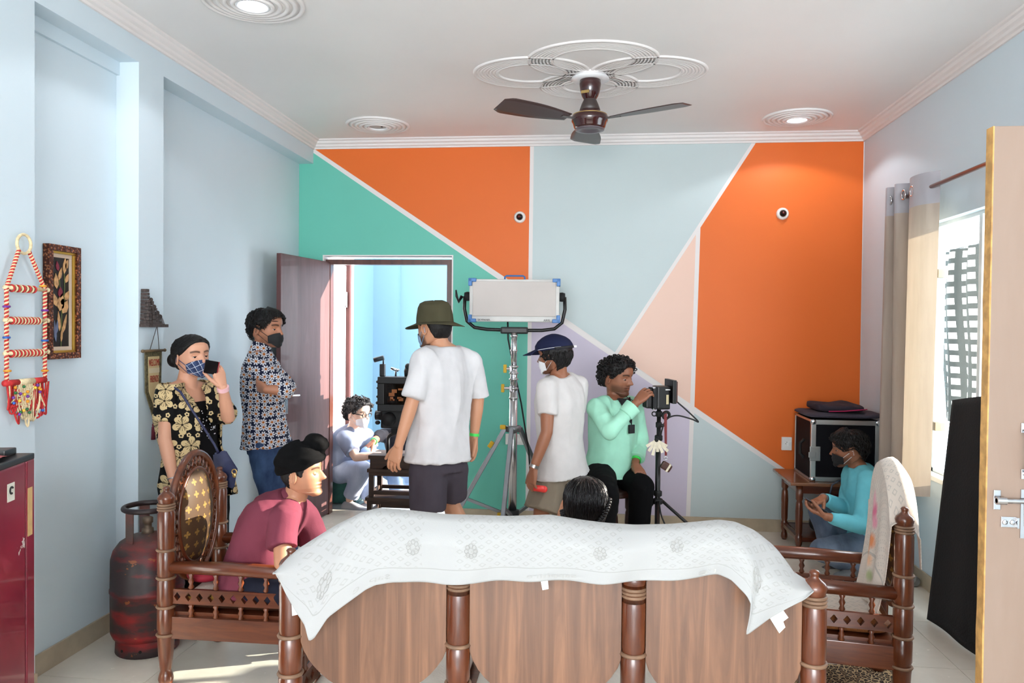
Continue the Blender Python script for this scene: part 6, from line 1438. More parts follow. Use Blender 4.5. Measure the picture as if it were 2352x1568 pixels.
sz = .508; sc_ = at(1404, 1118, 5.12); st_ = thing('stool', 'dark wooden stool with turned legs under the person in the mint shirt', 'stool', (sc_.x, sc_.y, 0)); m_stool = WOOD('stool_wood', (40, 20, 16), (74, 38, 28), 'Z', 14, .35, .3)
bm = B(); lathe(bm, [(sz-.045, .15), (sz-.04, .165), (sz-.01, .17), (sz, .155), (sz+.001, 0)], (sc_.x, sc_.y, 0), 32); obj('seat', bm, m_stool, st_, smooth=True)
for a_ in (.2, .2+PI/2, .2+PI, .2+1.5*PI):
    bm = B(); lathe(bm, [(z*.468/.49, r_*.85) for z, r_ in LEG], (sc_.x+.115*math.cos(a_), sc_.y+.115*math.sin(a_), 0), 12); obj('leg', bm, m_stool, st_, smooth=True)
bm = B(); torus(bm, (sc_.x, sc_.y, .16), .115, .010, 28, 6); obj('foot_ring', bm, m_stool, st_, smooth=True)

# ------------------------------------------------------------------ man in aqua shirt, squatting by the table
J = joints(pelvis=(1996, 1244, 5.08), neck=(1972, 1072, 5.05), hL=(1994, 1254, 4.97), hR=(1990, 1246, 5.18), sL=(1996, 1104, 4.90), sR=(1962, 1096, 5.20), eL=(1978, 1206, 4.80), wL=(1898, 1186, 4.76), eR=(1938, 1168, 5.10), wR=(1890, 1143, 4.92),
           kL=(1888, 1262, 4.90), aL=(1975, 1302, 4.86), kR=(1884, 1172, 5.14), aR=(1918, 1300, 5.12), tL=(1930, 1316, 4.80), tR=(1870, 1312, 5.08), bend=Vector((.02, 0, 0)))
P_ = thing('person', 'person in an aqua long-sleeved shirt squatting by the low table with a phone', 'person', base_of(J))
Mh = head_frame(at(1951, 1031, 5.05), (-.96, .20, -.10), .226)
ph_ = at(1868, 1166, 4.80)
hL = hand(J['wL'], at(1866, 1172, 4.80)-J['wL'], V(0, .15, 1), -1, (.55, .6, .6, .6), thumb=(.8, .3, .6)); hR = hand(J['wR'], at(1862, 1158, 4.86)-J['wR'], V(.1, 0, -1), 1, (.25, .9, 1.0, 1.0), thumb=(.7, .4, .5))
body_obj(P_, J, skin_mat('skin_brown', (0, 0, 0)), Mh, (hL, hR), beard=.5)
garment(P_, 'shirt', top_bm(J, .010, sleeve=(1.88, 1.92), sr=.066, hem=.0, wr=.036), m_cot('shirt_aqua', (112, 196, 210)), .008, 4, .008, 10, 6, 31, .002)
garment(P_, 'jeans', pants_bm(J, (1.95, 1.95), .095, .076, .062, waist=.10), denim('denim_grey', (84, 96, 116), (124, 138, 158)), .009, 4, .007, 9, 6, 35)
ZT = (ZMIN[0], [.80, .80, .74, .60, .52, .56, .60, .44, .30, .26]); hb = hair(P_, Mh, m_hair, .05, ZT, 3, .04, .10); strands(P_, Mh, m_hair, 520, ZT, .07, .26, .012, 5, par=hb, lift=.07)
face_mask(P_, Mh, M('mask_black', (26, 26, 28), .8), .0, .42, smat=M('mask_white', (0, 0, 0)))
for t in (.93, .985): band(P_, 'bracelet', J, 'R', t, .031, .005, METAL('steel', (0, 0, 0)))
for s in 'LR': shoe(P_, J['a'+s], J['t'+s], M('shoe_grey', (98, 98, 100), .7))
bm = B(); fd_ = (at(1850, 1152, 4.82)-at(1890, 1178, 4.79)).normalized(); u_ = fd_.cross(V(0, .2, 1)).normalized(); n_ = u_.cross(fd_); q = at(1870, 1163, 4.81)+n_*.012
box(bm, q, (.15, .072, .009), Matrix((( fd_.x, u_.x, n_.x), (fd_.y, u_.y, n_.y), (fd_.z, u_.z, n_.z))), .003); tag(obj('smartphone', bm, M('phone_dark', (30, 28, 36), .2), None, base=q), 'dark phone in the hands of the person in the aqua shirt', 'phone')

# ------------------------------------------------------------------ woman on the phone
J = joints(pelvis=(452, 1100, 4.06), neck=(424, 888, 4.07), hL=(486, 1116, 4.15), hR=(416, 1118, 3.97), sL=(474, 896, 4.20), sR=(388, 900, 3.93), eR=(379, 1010, 3.90), wR=(398, 1100, 3.86), eL=(524, 958, 4.02), wL=(512, 890, 3.93),
           kL=(490, 1275, 4.10), aL=(492, 1395, 4.14), kR=(428, 1290, 3.94), aR=(430, 1412, 3.98), tL=(530, 1420, 4.0), tR=(470, 1440, 3.85))
P_ = thing('person', 'person in a black flowered jacket and plaid mask, talking on a phone', 'person', base_of(J))
Mh = head_frame(at(440, 818, 4.06), (.88, -.47, .02), .214, .05)
hL = hand(J['wL'], at(499, 842, 3.92)-J['wL'], at(470, 850, 3.97)-J['wL'], 1, (.45, .5, .55, .6), .92, thumb=(.8, .4, .45))
hR = hand(J['wR'], at(405, 1150, 3.85)-J['wR'], V(.5, .6, 0), 1, (.3, .35, .4, .4), .92)
body_obj(P_, J, skin_mat('skin_light', (206, 152, 124)), Mh, (hL, hR), k=.93, core=1.07)
PW = [(-.12, .185, .130), (0, .185, .13), (.3, .15, .105), (.55, .160, .125), (.72, .168, .130), (.86, .160, .098), (.93, .11, .07), (.96, .06, .05)]
garment(P_, 'blouse', top_bm(J, .004, [(t, a_, b_) for t, a_, b_ in PW if t < .80]+[(.82, .150, .108)], .93, (.12, .12), .030, hem=-.2, collar=False), M('blouse_black', (9, 8, 10), .85, 0, .1, spec=.15), .008, 3, .003)
rs_ = (J['sR']-J['sL']).normalized(); fwv = UP.cross(rs_); fwv.normalize(); ctr = J['neck'].lerp(J['pelvis'], .5)
def jcut(p):
    sg = J['eL']-J['sL']; tt = max(0, min(1, (p-J['sL']).dot(sg)/sg.length_squared))
    if (p-(J['sL']+sg*tt)).length < .085 and tt > .12: return False
    q = p-ctr; a_ = q.dot(rs_); f_ = q.dot(fwv); z = p.z
    return f_ > -.02 and -.085 < a_ < .075+.02*(z < J['pelvis'].z) and z < J['neck'].z+.06 or z > J['neck'].z+.03
garment(P_, 'jacket', top_bm(J, .020, PW, .95, (.95, .62), .070, hem=-.24), floral('jacket_hibiscus', (9, 8, 8), (198, 174, 130), (60, 46, 32), 10.5, 5, .20, .50, .06, -.55, .55, (1.9, .16, .24), .9), .008, 4, .006, 8, 4, 41, cut=jcut, solid=.003)
random.seed(3)
for k in range(46):
    t = .20+.30*random.random(); a_ = random.uniform(-.055, .06); rings_ = torso_rings(J, .004, [(t, np.interp(t, [p[0] for p in PW], [p[1] for p in PW]), np.interp(t, [p[0] for p in PW], [p[2] for p in PW]))], .93)[0]
    q = rings_[0]-rings_[1]*0+rings_[2]*(rings_[4]*(1-(a_/.2)**2)+.002)+rings_[1]*a_
    t2 = 1-t
    bm = B(); c_ = J['neck'].lerp(J['pelvis'], t+.08); rr_ = torso_rings(J, .004, [(1-t-.08, np.interp(1-t-.08, [p[0] for p in PW], [p[1] for p in PW]), np.interp(1-t-.08, [p[0] for p in PW], [p[2] for p in PW]))], .93)[0]
    q = rr_[0]+rr_[1]*a_+rr_[2]*(rr_[4]*(1-abs(a_/rr_[3])**2.4)**.43+.001); ball(bm, q, .0042, 8, 6); obj('sequin', bm, METAL('sequin_silver', (214, 214, 220), .25), P_, smooth=True)
garment(P_, 'trousers', pants_bm(J, (1.97, 1.97), .098, .076, .06, k=.95), m_cot('trousers_black', (0, 0, 0)), .010, 4, .004)
ZW = (ZMIN[0], [.82, .81, .76, .64, .56, .52, .44, .24, .16, .14]); hb = hair(P_, Mh, m_hair, .045, ZW, 2, .008, fq=4); strands(P_, Mh, m_hair, 520, ZW, .050, .75, .008, 6, to=(PI, .45), par=hb, lift=.008)
bm = B(); ball(bm, Mh @ Vector((0, -.70, .40)), .040, 18, 12, None); ball(bm, Mh @ Vector((-.03, -.56, .43)), (.035, .035, .045), 14, 10); obj('bun', bm, m_hair, hb, smooth=True)
def plaid():
    m, nt, b = nt_new('mask_plaid'); uv = N(nt, 'ShaderNodeUVMap'); mp = N(nt, 'ShaderNodeMapping'); mp.inputs['Scale'].default_value = (6, 3.2, 1); mp.inputs['Rotation'].default_value = (0, 0, .35); nt.links.new(uv.outputs[0], mp.inputs[0]); sp = N(nt, 'ShaderNodeSeparateXYZ'); nt.links.new(mp.outputs[0], sp.inputs[0])
    f = math_n(nt, 'MAXIMUM', math_n(nt, 'LESS_THAN', math_n(nt, 'ABSOLUTE', math_n(nt, 'SUBTRACT', math_n(nt, 'FRACT', sp.outputs[0]), .5)), .035), math_n(nt, 'LESS_THAN', math_n(nt, 'ABSOLUTE', math_n(nt, 'SUBTRACT', math_n(nt, 'FRACT', sp.outputs[1]), .5)), .035))
    g = math_n(nt, 'LESS_THAN', math_n(nt, 'FRACT', sp.outputs[0]), .5); c = mixc(nt, g, lin((34, 48, 84)), lin((46, 64, 102))); nt.links.new(mixc(nt, f, c, lin((198, 204, 216))), b.inputs['Base Color']); b.inputs['Roughness'].default_value = .85; return m
face_mask(P_, Mh, plaid(), -.02, .43, 1.15, .05)
band(P_, 'watch', J, 'L', .97, .030, .020, M('watch_pink', (236, 186, 190), .4)); band(P_, 'bangle', J, 'R', .98, .028, .005, METAL('steel', (0, 0, 0)))
for s in 'LR': shoe(P_, J['a'+s], J['t'+s], M('shoe_dark', (0, 0, 0)), .9)
p0, p1, p2, p3 = at(473, 826, 3.86), at(503, 831, 3.90), at(497, 861, 3.90), at(468, 856, 3.86)
bm = B(); n_ = (p1-p0).cross(p3-p0).normalized(); prism(bm, [p0, p1, p2, p3], n_*.009); bmesh.ops.bevel(bm, geom=bm.edges[:], offset=.002, segments=2, affect='EDGES')
ph1 = obj('smartphone', bm, M('phone_black', (14, 14, 17), .15), None, base=p3); tag(ph1, 'black phone with a red edge held by the person in the flowered jacket', 'phone')
bm = B(); tube(bm, [p1+n_*.0045+(p1-p0)*.05, p2+n_*.0045+(p1-p0)*.05], .003, 6); obj('case_edge', bm, M('case_red', (150, 34, 44), .4), ph1, smooth=True)
hbag = thing('handbag', 'navy shoulder bag with gold clasp hanging at the side of the person on the phone', 'handbag', at(515, 1115, 3.90)); m_bag = M('bag_navy', (30, 36, 72), .45, 0, .08, 20, .1, 80)
b0 = [at(u, v, 3.86) for u, v in ((489, 1040), (517, 1035), (546, 1080), (543, 1090), (538, 1122), (520, 1118), (492, 1100))]
bm = B(); prism(bm, b0, at(515, 1080, 3.94)-at(515, 1080, 3.86)); bmesh.ops.bevel(bm, geom=bm.edges[:], offset=.008, segments=2, affect='EDGES'); obj('bag_body', bm, m_bag, hbag, auto=40)
bm = B(); prism(bm, [at(u, v, 3.852) for u, v in ((505, 1036), (519, 1034), (547, 1078), (541, 1092), (516, 1072))], at(515, 1080, 3.95)-at(515, 1080, 3.852)); bmesh.ops.bevel(bm, geom=bm.edges[:], offset=.004, segments=2, affect='EDGES'); obj('flap', bm, m_bag, hbag, auto=40)
bm = B(); q = at(538, 1083, 3.845); torus(bm, q, .012, .003, 14, 6, (0, 1, 0)); ball(bm, q+V(0, 0, -.018), (.010, .004, .012), 10, 6); obj('clasp', bm, M('gold_clasp', (216, 178, 110), .3, .7), hbag, smooth=True)
bm = B(); tube(bm, [at(392, 884, 3.90), at(415, 900, 3.885), at(440, 940, 3.885), at(470, 985, 3.89), at(492, 1020, 3.87), at(502, 1040, 3.86)], .006, 8); obj('strap', bm, m_bag, hbag, smooth=True)

# ------------------------------------------------------------------ man in flowered shirt leaning on the wall
J = joints(pelvis=(612, 1012, 5.03), neck=(597, 812, 5.02), hL=(622, 1026, 5.14), hR=(606, 1028, 4.92), sL=(604, 838, 5.20), sR=(590, 844, 4.83), eR=(655, 896, 4.70), wR=(612, 894, 4.66), eL=(662, 888, 5.18), wL=(630, 874, 4.86),
           kL=(648, 1156, 5.12), aL=(664, 1290, 5.12), kR=(630, 1166, 4.92), aR=(644, 1300, 4.92), tL=(705, 1305, 5.05), tR=(690, 1318, 4.85))
P_ = thing('person', 'person in a navy flowered shirt, arms crossed, leaning by the open door', 'person', base_of(J))
Mh = head_frame(at(611, 754, 5.0), (.97, -.16, -.06), .232)
hR = hand(J['wR'], at(592, 886, 4.72)-J['wR'], V(-.1, .9, .3), 1, (.4, .45, .5, .5), thumb=(.7, .3, .3))
body_obj(P_, J, skin_mat('skin_mid', (176, 120, 92)), Mh, (hR,), beard=.35)
m_fs = floral('shirt_daisy', (22, 27, 52), (206, 206, 212), (206, 118, 36), 24, 8, .13, .56, .17, -.42, .30, None, .5)
garment(P_, 'shirt', top_bm(J, .014, sleeve=(1.05, 1.25), sr=.072, hem=-.05, wr=.05, hemw=1.10), m_fs, .008, 4, .007, 9, 4, 51)
bm = B(); d_ = (J['eR']-J['sR']).normalized(); tube(bm, [J['eR']-d_*.03, J['eR'].lerp(J['wR'], .22)], [.056, .054], 20); ball(bm, J['eR'], .057, 16, 10); obj('rolled_sleeve', remesh(bm, .007, 3), m_fs, P_, smooth=True)
bm = B(); limb(bm, [J['neck']+V(-.01, 0, -.015), J['neck'].lerp(Mh @ Vector((0, -.06, .2)), .45)], [.070, .064]); obj('collar', remesh(bm, .006, 3), m_fs, P_, smooth=True)
garment(P_, 'jeans', pants_bm(J, (1.97, 1.97), .100, .076, .062, waist=.10, dp=.125), denim('denim_blue', (22, 36, 66), (74, 98, 138)), .009, 4, .007, 9, 5, 55)
ZF = (ZMIN[0], [.84, .83, .78, .62, .46, .52, .58, .36, .24, .18]); hb = hair(P_, Mh, m_hair, .065, ZF, 5, .02, .05); strands(P_, Mh, m_hair, 560, ZF, .075, .17, .011, 7, par=hb, lift=.045); face_mask(P_, Mh, M('mask_black', (0, 0, 0)), -.01, .42, 1.0, .10)
for s in 'LR': shoe(P_, J['a'+s], J['t'+s], M('shoe_dark', (0, 0, 0)))

# ------------------------------------------------------------------ boy in a black patka on the armchair
J = joints(pelvis=(578, 1322, 3.51), neck=(672, 1150, 3.48), hL=(584, 1342, 3.61), hR=(580, 1346, 3.39), sL=(700, 1186, 3.64), sR=(652, 1196, 3.34), eR=(648, 1292, 3.25), wR=(735, 1318, 3.27), eL=(728, 1262, 3.67), wL=(768, 1318, 3.53),
           kL=(700, 1352, 3.63), aL=(712, 1470, 3.67), kR=(690, 1366, 3.33), aR=(706, 1496, 3.33), tL=(760, 1490, 3.65), tR=(756, 1520, 3.31), bend=Vector((-.035, 0, .03)))
P_ = thing('person', 'person in a black head wrap and maroon t-shirt sitting forward in the armchair', 'person', base_of(J))
hB = .206; Mh = head_frame(at(694, 1086, 3.47), (1, -.05, .08), hB)
hR = hand(J['wR'], V(1, .3, -.1), V(0, .3, 1), -1, (.6, .6, .6, .6), .9); hL = hand(J['wL'], V(1, -.4, -.1), V(0, -.3, 1), 1, (.6, .6, .6, .6), .9)
body_obj(P_, J, skin_mat('skin_boy', (182, 130, 100)), Mh, (hL, hR), down=1.0, k=.95, neck_r=.056, beard=.10)
m_mar = m_cot('tshirt_maroon', (112, 54, 68))
garment(P_, 'tshirt', top_bm(J, .012, sleeve=(.80, .66), sr=.072, hem=-.10, belly=.03, se=.070, k=.95), m_mar, .007, 4, .008, 9, 5, 61, .002)
bm = B(); limb(bm, [J['neck'].lerp(J['pelvis'], .05), J['neck'].lerp(Mh @ Vector((0, -.07, .15)), .10)+V(-.010, 0, 0)], [.074, .062]); obj('collar', remesh(bm, .005, 3), m_mar, P_, smooth=True)
bm = B()
fb = Vector((.80, -.35, -.30)).normalized(); cc = J['neck'].lerp(J['pelvis'], .33)
garment(P_, 'trousers', pants_bm(J, (1.9, 1.9), .082, .068, .058, waist=.02, wd=.140, dp=.10), m_cot('trousers_navy', (30, 32, 44)), .009, 4, .005)
ZP = ([0, .5, .9, 1.2, 1.5, 1.9, 2.4, PI], [.72, .71, .66, .60, .57, .54, .50, .48]); bm = B()
def turb(th, z):
    m = z-zmin(th, ZP); k = max(0, min(1, (m+.015)/.04)); k = k*k*(3-2*k); c = math.cos(th)
    fold = .010*math.sin(z*38+2.2*math.sin(th*1.0)+c*3)
    return hsurf(th, z, -.03+k*(.085+fold+.05*max(0, -c)+.13*max(0, min(1, (z-.62)/.38))), True)
sh_surface(bm, Mh, turb, 84, ZL, lambda th, z: z > zmin(th, ZP)-.04); m_patka = M('patka_black', (9, 9, 10), .9, 0, .1, 12, .08, 200, spec=.12)
tb_ = obj('head_wrap', bm, m_patka, P_, smooth=True)
bm = B(); k0 = Mh @ Vector((0, .20, 1.02)); ball(bm, at(728, 1016, 3.47), (.057, .048, .038), 22, 14, Matrix.Rotation(.36, 3, 'Y')); limb(bm, [at(706, 1034, 3.47), at(716, 1024, 3.47)], [.048, .042]); limb(bm, [at(718, 1050, 3.47), at(735, 1036, 3.47)], [.046, .024]); me = remesh(bm, .005, 3); wrinkle(me, .003, 30, 30, 2); obj('top_knot', me, m_patka, tb_, smooth=True)
hair(P_, Mh, m_hair, .015, (ZMIN[0], [.9, .9, .86, .7, .40, .46, .56, .26, .15, .12]), 6, .008)
for s in 'LR': shoe(P_, J['a'+s], J['t'+s], M('shoe_dark', (0, 0, 0)), .85)

# ------------------------------------------------------------------ girl on the sofa, seen from behind
hp = at(1345, 1160, 2.90)
Jp = dict(pelvis=V(hp.x, 2.80, .46), neck=V(hp.x, 2.86, .765)); Jp.update(hL=V(hp.x-.08, 2.80, .45), hR=V(hp.x+.08, 2.80, .45), sL=V(hp.x-.13, 2.86, .72), sR=V(hp.x+.13, 2.86, .72), eL=V(hp.x-.18, 3.0, .58), wL=V(hp.x-.105, 3.02, .77), eR=V(hp.x+.17, 2.97, .55), wR=V(hp.x+.10, 3.08, .5), kL=V(hp.x-.08, 3.10, .45), kR=V(hp.x+.08, 3.10, .45), aL=V(hp.x-.08, 3.12, .12), aR=V(hp.x+.08, 3.12, .12), tL=V(hp.x-.08, 3.25, .06), tR=V(hp.x+.08, 3.25, .06))
J = Jp; P_ = thing('person', 'person with braided black hair sitting on the sofa, seen from behind', 'person', (hp.x, 2.95, 0))
Mh = head_frame(hp, (.06, 1, -.02), .196)
hL = hand(J['wL'], V(.12, -.25, .5), V(.6, .3, 0), 1, (.5, .55, .6, .6), .8); hR = hand(J['wR'], V(.1, .9, -.1), V(0, 0, -1), 1, k=.8)
body_obj(P_, J, skin_mat('skin_boy', (0, 0, 0)), Mh, (hL, hR), k=.72)
garment(P_, 'tshirt', top_bm(J, .008, sleeve=(.7, .7), sr=.055, k=.72), m_cot('tshirt_pale', (206, 198, 204)), .008, 3, .004)
garment(P_, 'leggings', pants_bm(J, (1.9, 1.9), .08, .06, .05, k=.8), m_cot('trousers_navy', (0, 0, 0)), .010, 3, .003)
m_hg = hair_mat('hair_black_gloss', (16, 14, 15), (70, 70, 14), .22)
ZG = ([0, .5, .9, 1.2, 1.45, 1.6, 1.8, PI], [.84, .82, .74, .60, .50, .50, .10, .03]); hb = hair(P_, Mh, m_hg, .055, ZG, 7, .010, fq=4); strands(P_, Mh, m_hg, 750, ZG, .064, .55, .008, 8, par=hb, lift=.010, jit=.12)
bm = B()
for i in range(13):
    t = i/12; q = Mh @ hsurf(PI-1.5+t*1.1, .62-.42*t, .085, True)
    for s in (-1, 1): ball(bm, q+V(s*.004, -.002, s*.002), (.010, .008, .007), 8, 6)
obj('braid', bm, m_hg, hb, smooth=True); bm = B()
for i in range(13):
    t = i/12; q = Mh @ hsurf(PI+1.45-t*1.0, .42-.30*t, .085, True)
    for s in (-1, 1): ball(bm, q+V(s*.004, -.002, s*.002), (.010, .008, .007), 8, 6)
obj('braid', bm, m_hg, hb, smooth=True)
for s in 'LR': shoe(P_, J['a'+s], J['t'+s], M('shoe_dark', (0, 0, 0)), .75)

# ------------------------------------------------------------------ the two seated outside the inner door
J = joints(pelvis=(780, 1072, 6.86), neck=(812, 984, 6.74), hL=(792, 1080, 6.95), hR=(782, 1084, 6.74), sL=(842, 1000, 6.90), sR=(792, 1006, 6.58), eR=(818, 1050, 6.45), wR=(872, 1044, 6.46), eL=(858, 1040, 6.85), wL=(880, 1042, 6.62),
           kL=(850, 1075, 6.72), aL=(845, 1150, 6.74), kR=(832, 1078, 6.58), aR=(803, 1146, 6.64), tL=(885, 1165, 6.76), tR=(838, 1166, 6.60))
P_ = thing('person', 'person with curly hair, white mask and glasses seated on the step outside', 'person', base_of(J))
Mh = head_frame(at(822, 948, 6.68), (.88, -.42, -.12), .232)
body_obj(P_, J, skin_mat('skin_pale', (228, 190, 170)), Mh, (hand(J['wR'], V(1, .1, -.1), V(0, 0, -1), 1, (.4, .4, .4, .4)),))
garment(P_, 'tshirt', top_bm(J, .012, sleeve=(.75, .75), sr=.07, hem=-.05), m_cot('tshirt_bluegrey', (126, 136, 160)), .010, 4, .007, 9, 5, 71); garment(P_, 'jeans', pants_bm(J, (1.92, 1.92), .10, .082, .068), denim('denim_pale', (150, 162, 190), (186, 196, 216)), .010, 4, .006, 9, 5, 72)
m_hgr = hair_mat('hair_grey_dark', (30, 28, 30)); hb = hair(P_, Mh, m_hgr, .09, seed=12, rough=.07, fq=6); curls(P_, Mh, m_hgr, 330, R_=.055, out=.14, seed=9, par=hb); face_mask(P_, Mh, M('mask_white', (0, 0, 0)), -.02, .42)
bm = B()
for sx in (-1, 1):
    torus(bm, Mh @ Vector((sx*.15, .46, .51)), .022, .003, 18, 6, Mh.to_3x3() @ Vector((0, 1, 0))); tube(bm, [Mh @ Vector((sx*.25, .44, .52)), Mh @ Vector((sx*.38, -.02, .53))], .0035, 6)
tube(bm, [Mh @ Vector((-.06, .48, .52)), Mh @ Vector((.06, .48, .52))], .003, 6); obj('spectacles', bm, M('frame_black', (20, 20, 22), .3), P_, smooth=True)
for s in 'LR': shoe(P_, J['a'+s], J['t'+s], M('shoe_pale', (150, 150, 156), .7))
J = joints(pelvis=(935, 1092, 7.05), neck=(925, 990, 7.15), hL=(950, 1095, 6.95), hR=(925, 1095, 7.15), sL=(955, 1005, 7.05), sR=(890, 1000, 7.20), eR=(872, 1000, 6.98), wR=(858, 1014, 6.76), eL=(965, 1055, 6.9), wL=(940, 1060, 6.7),
           kL=(905, 1060, 6.80), aL=(915, 1155, 6.92), kR=(846, 1046, 6.72), aR=(852, 1158, 6.80), tL=(890, 1168, 6.84), tR=(830, 1168, 6.72))
P_ = thing('person', 'person in dark top and torn jeans seated behind the film camera', 'person', base_of(J))
Mh = head_frame(at(916, 948, 7.12), (-.5, -.85, -.1), .225)
body_obj(P_, J, skin_mat('skin_brown', (0, 0, 0)), Mh, (hand(J['wR'], at(832, 1036, 6.70)-J['wR'], V(0, 0, -1), 1, (.5, .5, .5, .5), 1.05, spread=.12),), beard=.5)
garment(P_, 'top', top_bm(J, .014, sleeve=(1.15, 1.6), sr=.07), m_cot('top_black', (30, 30, 36)), .010, 4, .006, 9, 5, 81); garment(P_, 'jeans', pants_bm(J, (1.9, 1.9), .10, .082, .066), denim('denim_light', (110, 138, 178), (160, 182, 212)), .010, 4, .007, 9, 5, 82); hair(P_, Mh, m_hair, .05)
bm = B(); tube(bm, [J['e'+'R'].lerp(J['wR'], .9), J['wR']], .031, 16); obj('wristband', bm, m_green, P_)
bm = B(); q = J['kR'].lerp(J['aR'], .22)+V(-.02, -.078, 0); box(bm, q, (.06, .012, .012), rot(.1)); obj('knee_tear', bm, M('strap_black', (0, 0, 0)), P_)
for s in 'LR': shoe(P_, J['a'+s], J['t'+s], M('shoe_grey', (0, 0, 0)))
# ================================================================== FILM EQUIPMENT
m_gear = M('gear_black', (10, 10, 11), .45, 0, .1, 30); m_gear2 = M('gear_matte', (16, 16, 18), .7, 0, .1, 30); m_rub = M('rubber_black', (16, 16, 17), .7)
m_steel = METAL('steel', (0, 0, 0)); m_knob = M('knob_yellow', (214, 168, 20), .4); m_lblue = M('lamp_blue', (34, 108, 176), .4)
# ---- soft light panel on a stand
pc = at(1181, 690, 5.58); nF = Vector((.06, -1, 0)).normalized(); rF = Vector((-nF.y, nF.x, 0)); Rp = Matrix(((rF.x, -nF.x, 0), (rF.y, -nF.y, 0), (0, 0, 1)))
S0 = Vector((pc.x+.0, pc.y+.02, 0)); lamp = thing('studio_light', 'large soft light panel with blue corners on a steel stand', 'studio light', S0)
PWd, PHt = .645, .305
def pl(x_, y_, z_): return pc+Rp @ Vector((x_, y_, z_))
bm = B(); box(bm, pl(0, .07, 0), (PWd, .13, PHt), Rp, .008); obj('housing', bm, M('lamp_housing', (206, 204, 200), .45), lamp)
bm = B(); box(bm, pl(0, -.002, .012), (PWd-.05, .014, PHt-.055), Rp, .004); obj('diffuser', bm, M('diffuser', (196, 187, 181), .55, 0, .03, 4), lamp)
for sx in (-1, 1):
    for sz_ in (-1, 1):
        bm = B(); cx, cz = sx*PWd/2, sz_*PHt/2; box(bm, pl(cx-sx*.022, .03, cz-sz_*.008), (.055, .10, .026), Rp, .004); box(bm, pl(cx-sx*.006, .03, cz-sz_*.022), (.026, .10, .055), Rp, .004); obj('corner_guard', bm, m_lblue, lamp)
bm = B(); tube(bm, [pl(-.072, .06, PHt/2), pl(-.072, .06, PHt/2+.020), pl(-.06, .06, PHt/2+.028), pl(.06, .06, PHt/2+.028), pl(.072, .06, PHt/2+.020), pl(.072, .06, PHt/2)], .006, 8); obj('carry_handle', bm, m_lblue, lamp, smooth=True)
bm = text_bm('SKYPANEL', .020, basis(pl(-.215, -.0, -PHt/2+.012), rF, UP, nF), .001); obj('lettering', bm, m_gear, lamp)
bm = text_bm('ARRI', .022, basis(pl(.235, -.0, -PHt/2+.012), rF, UP, nF), .001); obj('lettering', bm, m_gear, lamp)
def lz(v): return EYE-(v-754)/F_PX*5.6
yk = [pl(-.362, .07, .03), pl(-.365, .07, -.06), pl(-.345, .07, -.15), pl(-.29, .07, -.195), pl(-.2, .07, -.208), pl(.0, .07, -.214), pl(.2, .07, -.212), pl(.29, .07, -.20), pl(.345, .07, -.155), pl(.365, .07, -.06), pl(.362, .07, .03)]
bm = B(); tube(bm, yk, .013, 10); yo = obj('yoke', bm, m_gear, lamp, smooth=True)
bm = B(); box(bm, pl(0, .07, -.214), (.20, .045, .05), Rp, .012); obj('yoke_block', bm, m_gear, yo)
for sx in (-1, 1):
    bm = B(); lathe(bm, [(0, .032), (.02, .034), (.04, .028)], pl(sx*.325, .07, .03), 16, Rp @ Vector((sx, 0, 0))); obj('pivot_clamp', bm, m_gear2, yo, smooth=True)
bm = B(); tube(bm, [pl(-.385, .07, .03), pl(-.405, .05, -.01), pl(-.42, .05, .03), pl(-.425, .05, .075)], [.013, .012, .010, .006], 8); obj('tilt_lever', bm, m_gear, yo, smooth=True)
bm = B(); tube(bm, [S0+V(0, 0, lz(770)), S0+V(0, 0, lz(830))], .017, 14); tube(bm, [S0+V(0, 0, lz(800)), S0+V(0, 0, lz(848))], .021, 14); obj('spigot', bm, m_chrome, lamp, smooth=True)
for i, (v0, v1, r_) in enumerate(((765, 845, .0215), (840, 900, .0255), (895, 1195, .030))):
    bm = B(); tube(bm, [S0+V(0, 0, lz(v0)), S0+V(0, 0, lz(v1))], r_, 16); obj('riser_tube', bm, m_chrome, lamp, smooth=True)
for v in (772, 806, 843, 858, 872, 893, 915): bm = B(); lathe(bm, [(-.007, .026), (-.006, .034 if v > 840 else .027), (.006, .034 if v > 840 else .027), (.007, .026)], S0+V(0, 0, lz(v)), 18); obj('collar', bm, m_chrome, lamp, smooth=True)
for v, dx in ((848, -.06), (893, -.075)):
    bm = B(); p = S0+V(0, 0, lz(v)); tube(bm, [p, p+V(dx, -.008, 0)], .011, 10); bx(bm, p.x-.028, p.x-.01, p.y-.03, p.y, p.z-.02, p.z+.02, .002); kn = obj('clamp', bm, m_chrome, lamp)
    bm = B(); bx(bm, p.x+dx-.014, p.x+dx+.010, p.y-.02, p.y+.004, p.z-.030, p.z+.030, .006); obj('t_knob', bm, m_knob, kn)
hz_ = lz(985); HB = S0+V(0, 0, hz_)
bm = B(); lathe(bm, [(-.025, .05), (-.022, .058), (.018, .058), (.02, .04)], HB, 18); obj('leg_hub', bm, m_steel, lamp, smooth=True)
LB = S0+V(0, 0, lz(1183)); bm = B(); lathe(bm, [(-.03, .04), (-.028, .05), (.028, .05), (.03, .04)], LB, 18); obj('brace_hub', bm, M('hub_dark', (60, 60, 62), .4, .6), lamp, smooth=True)
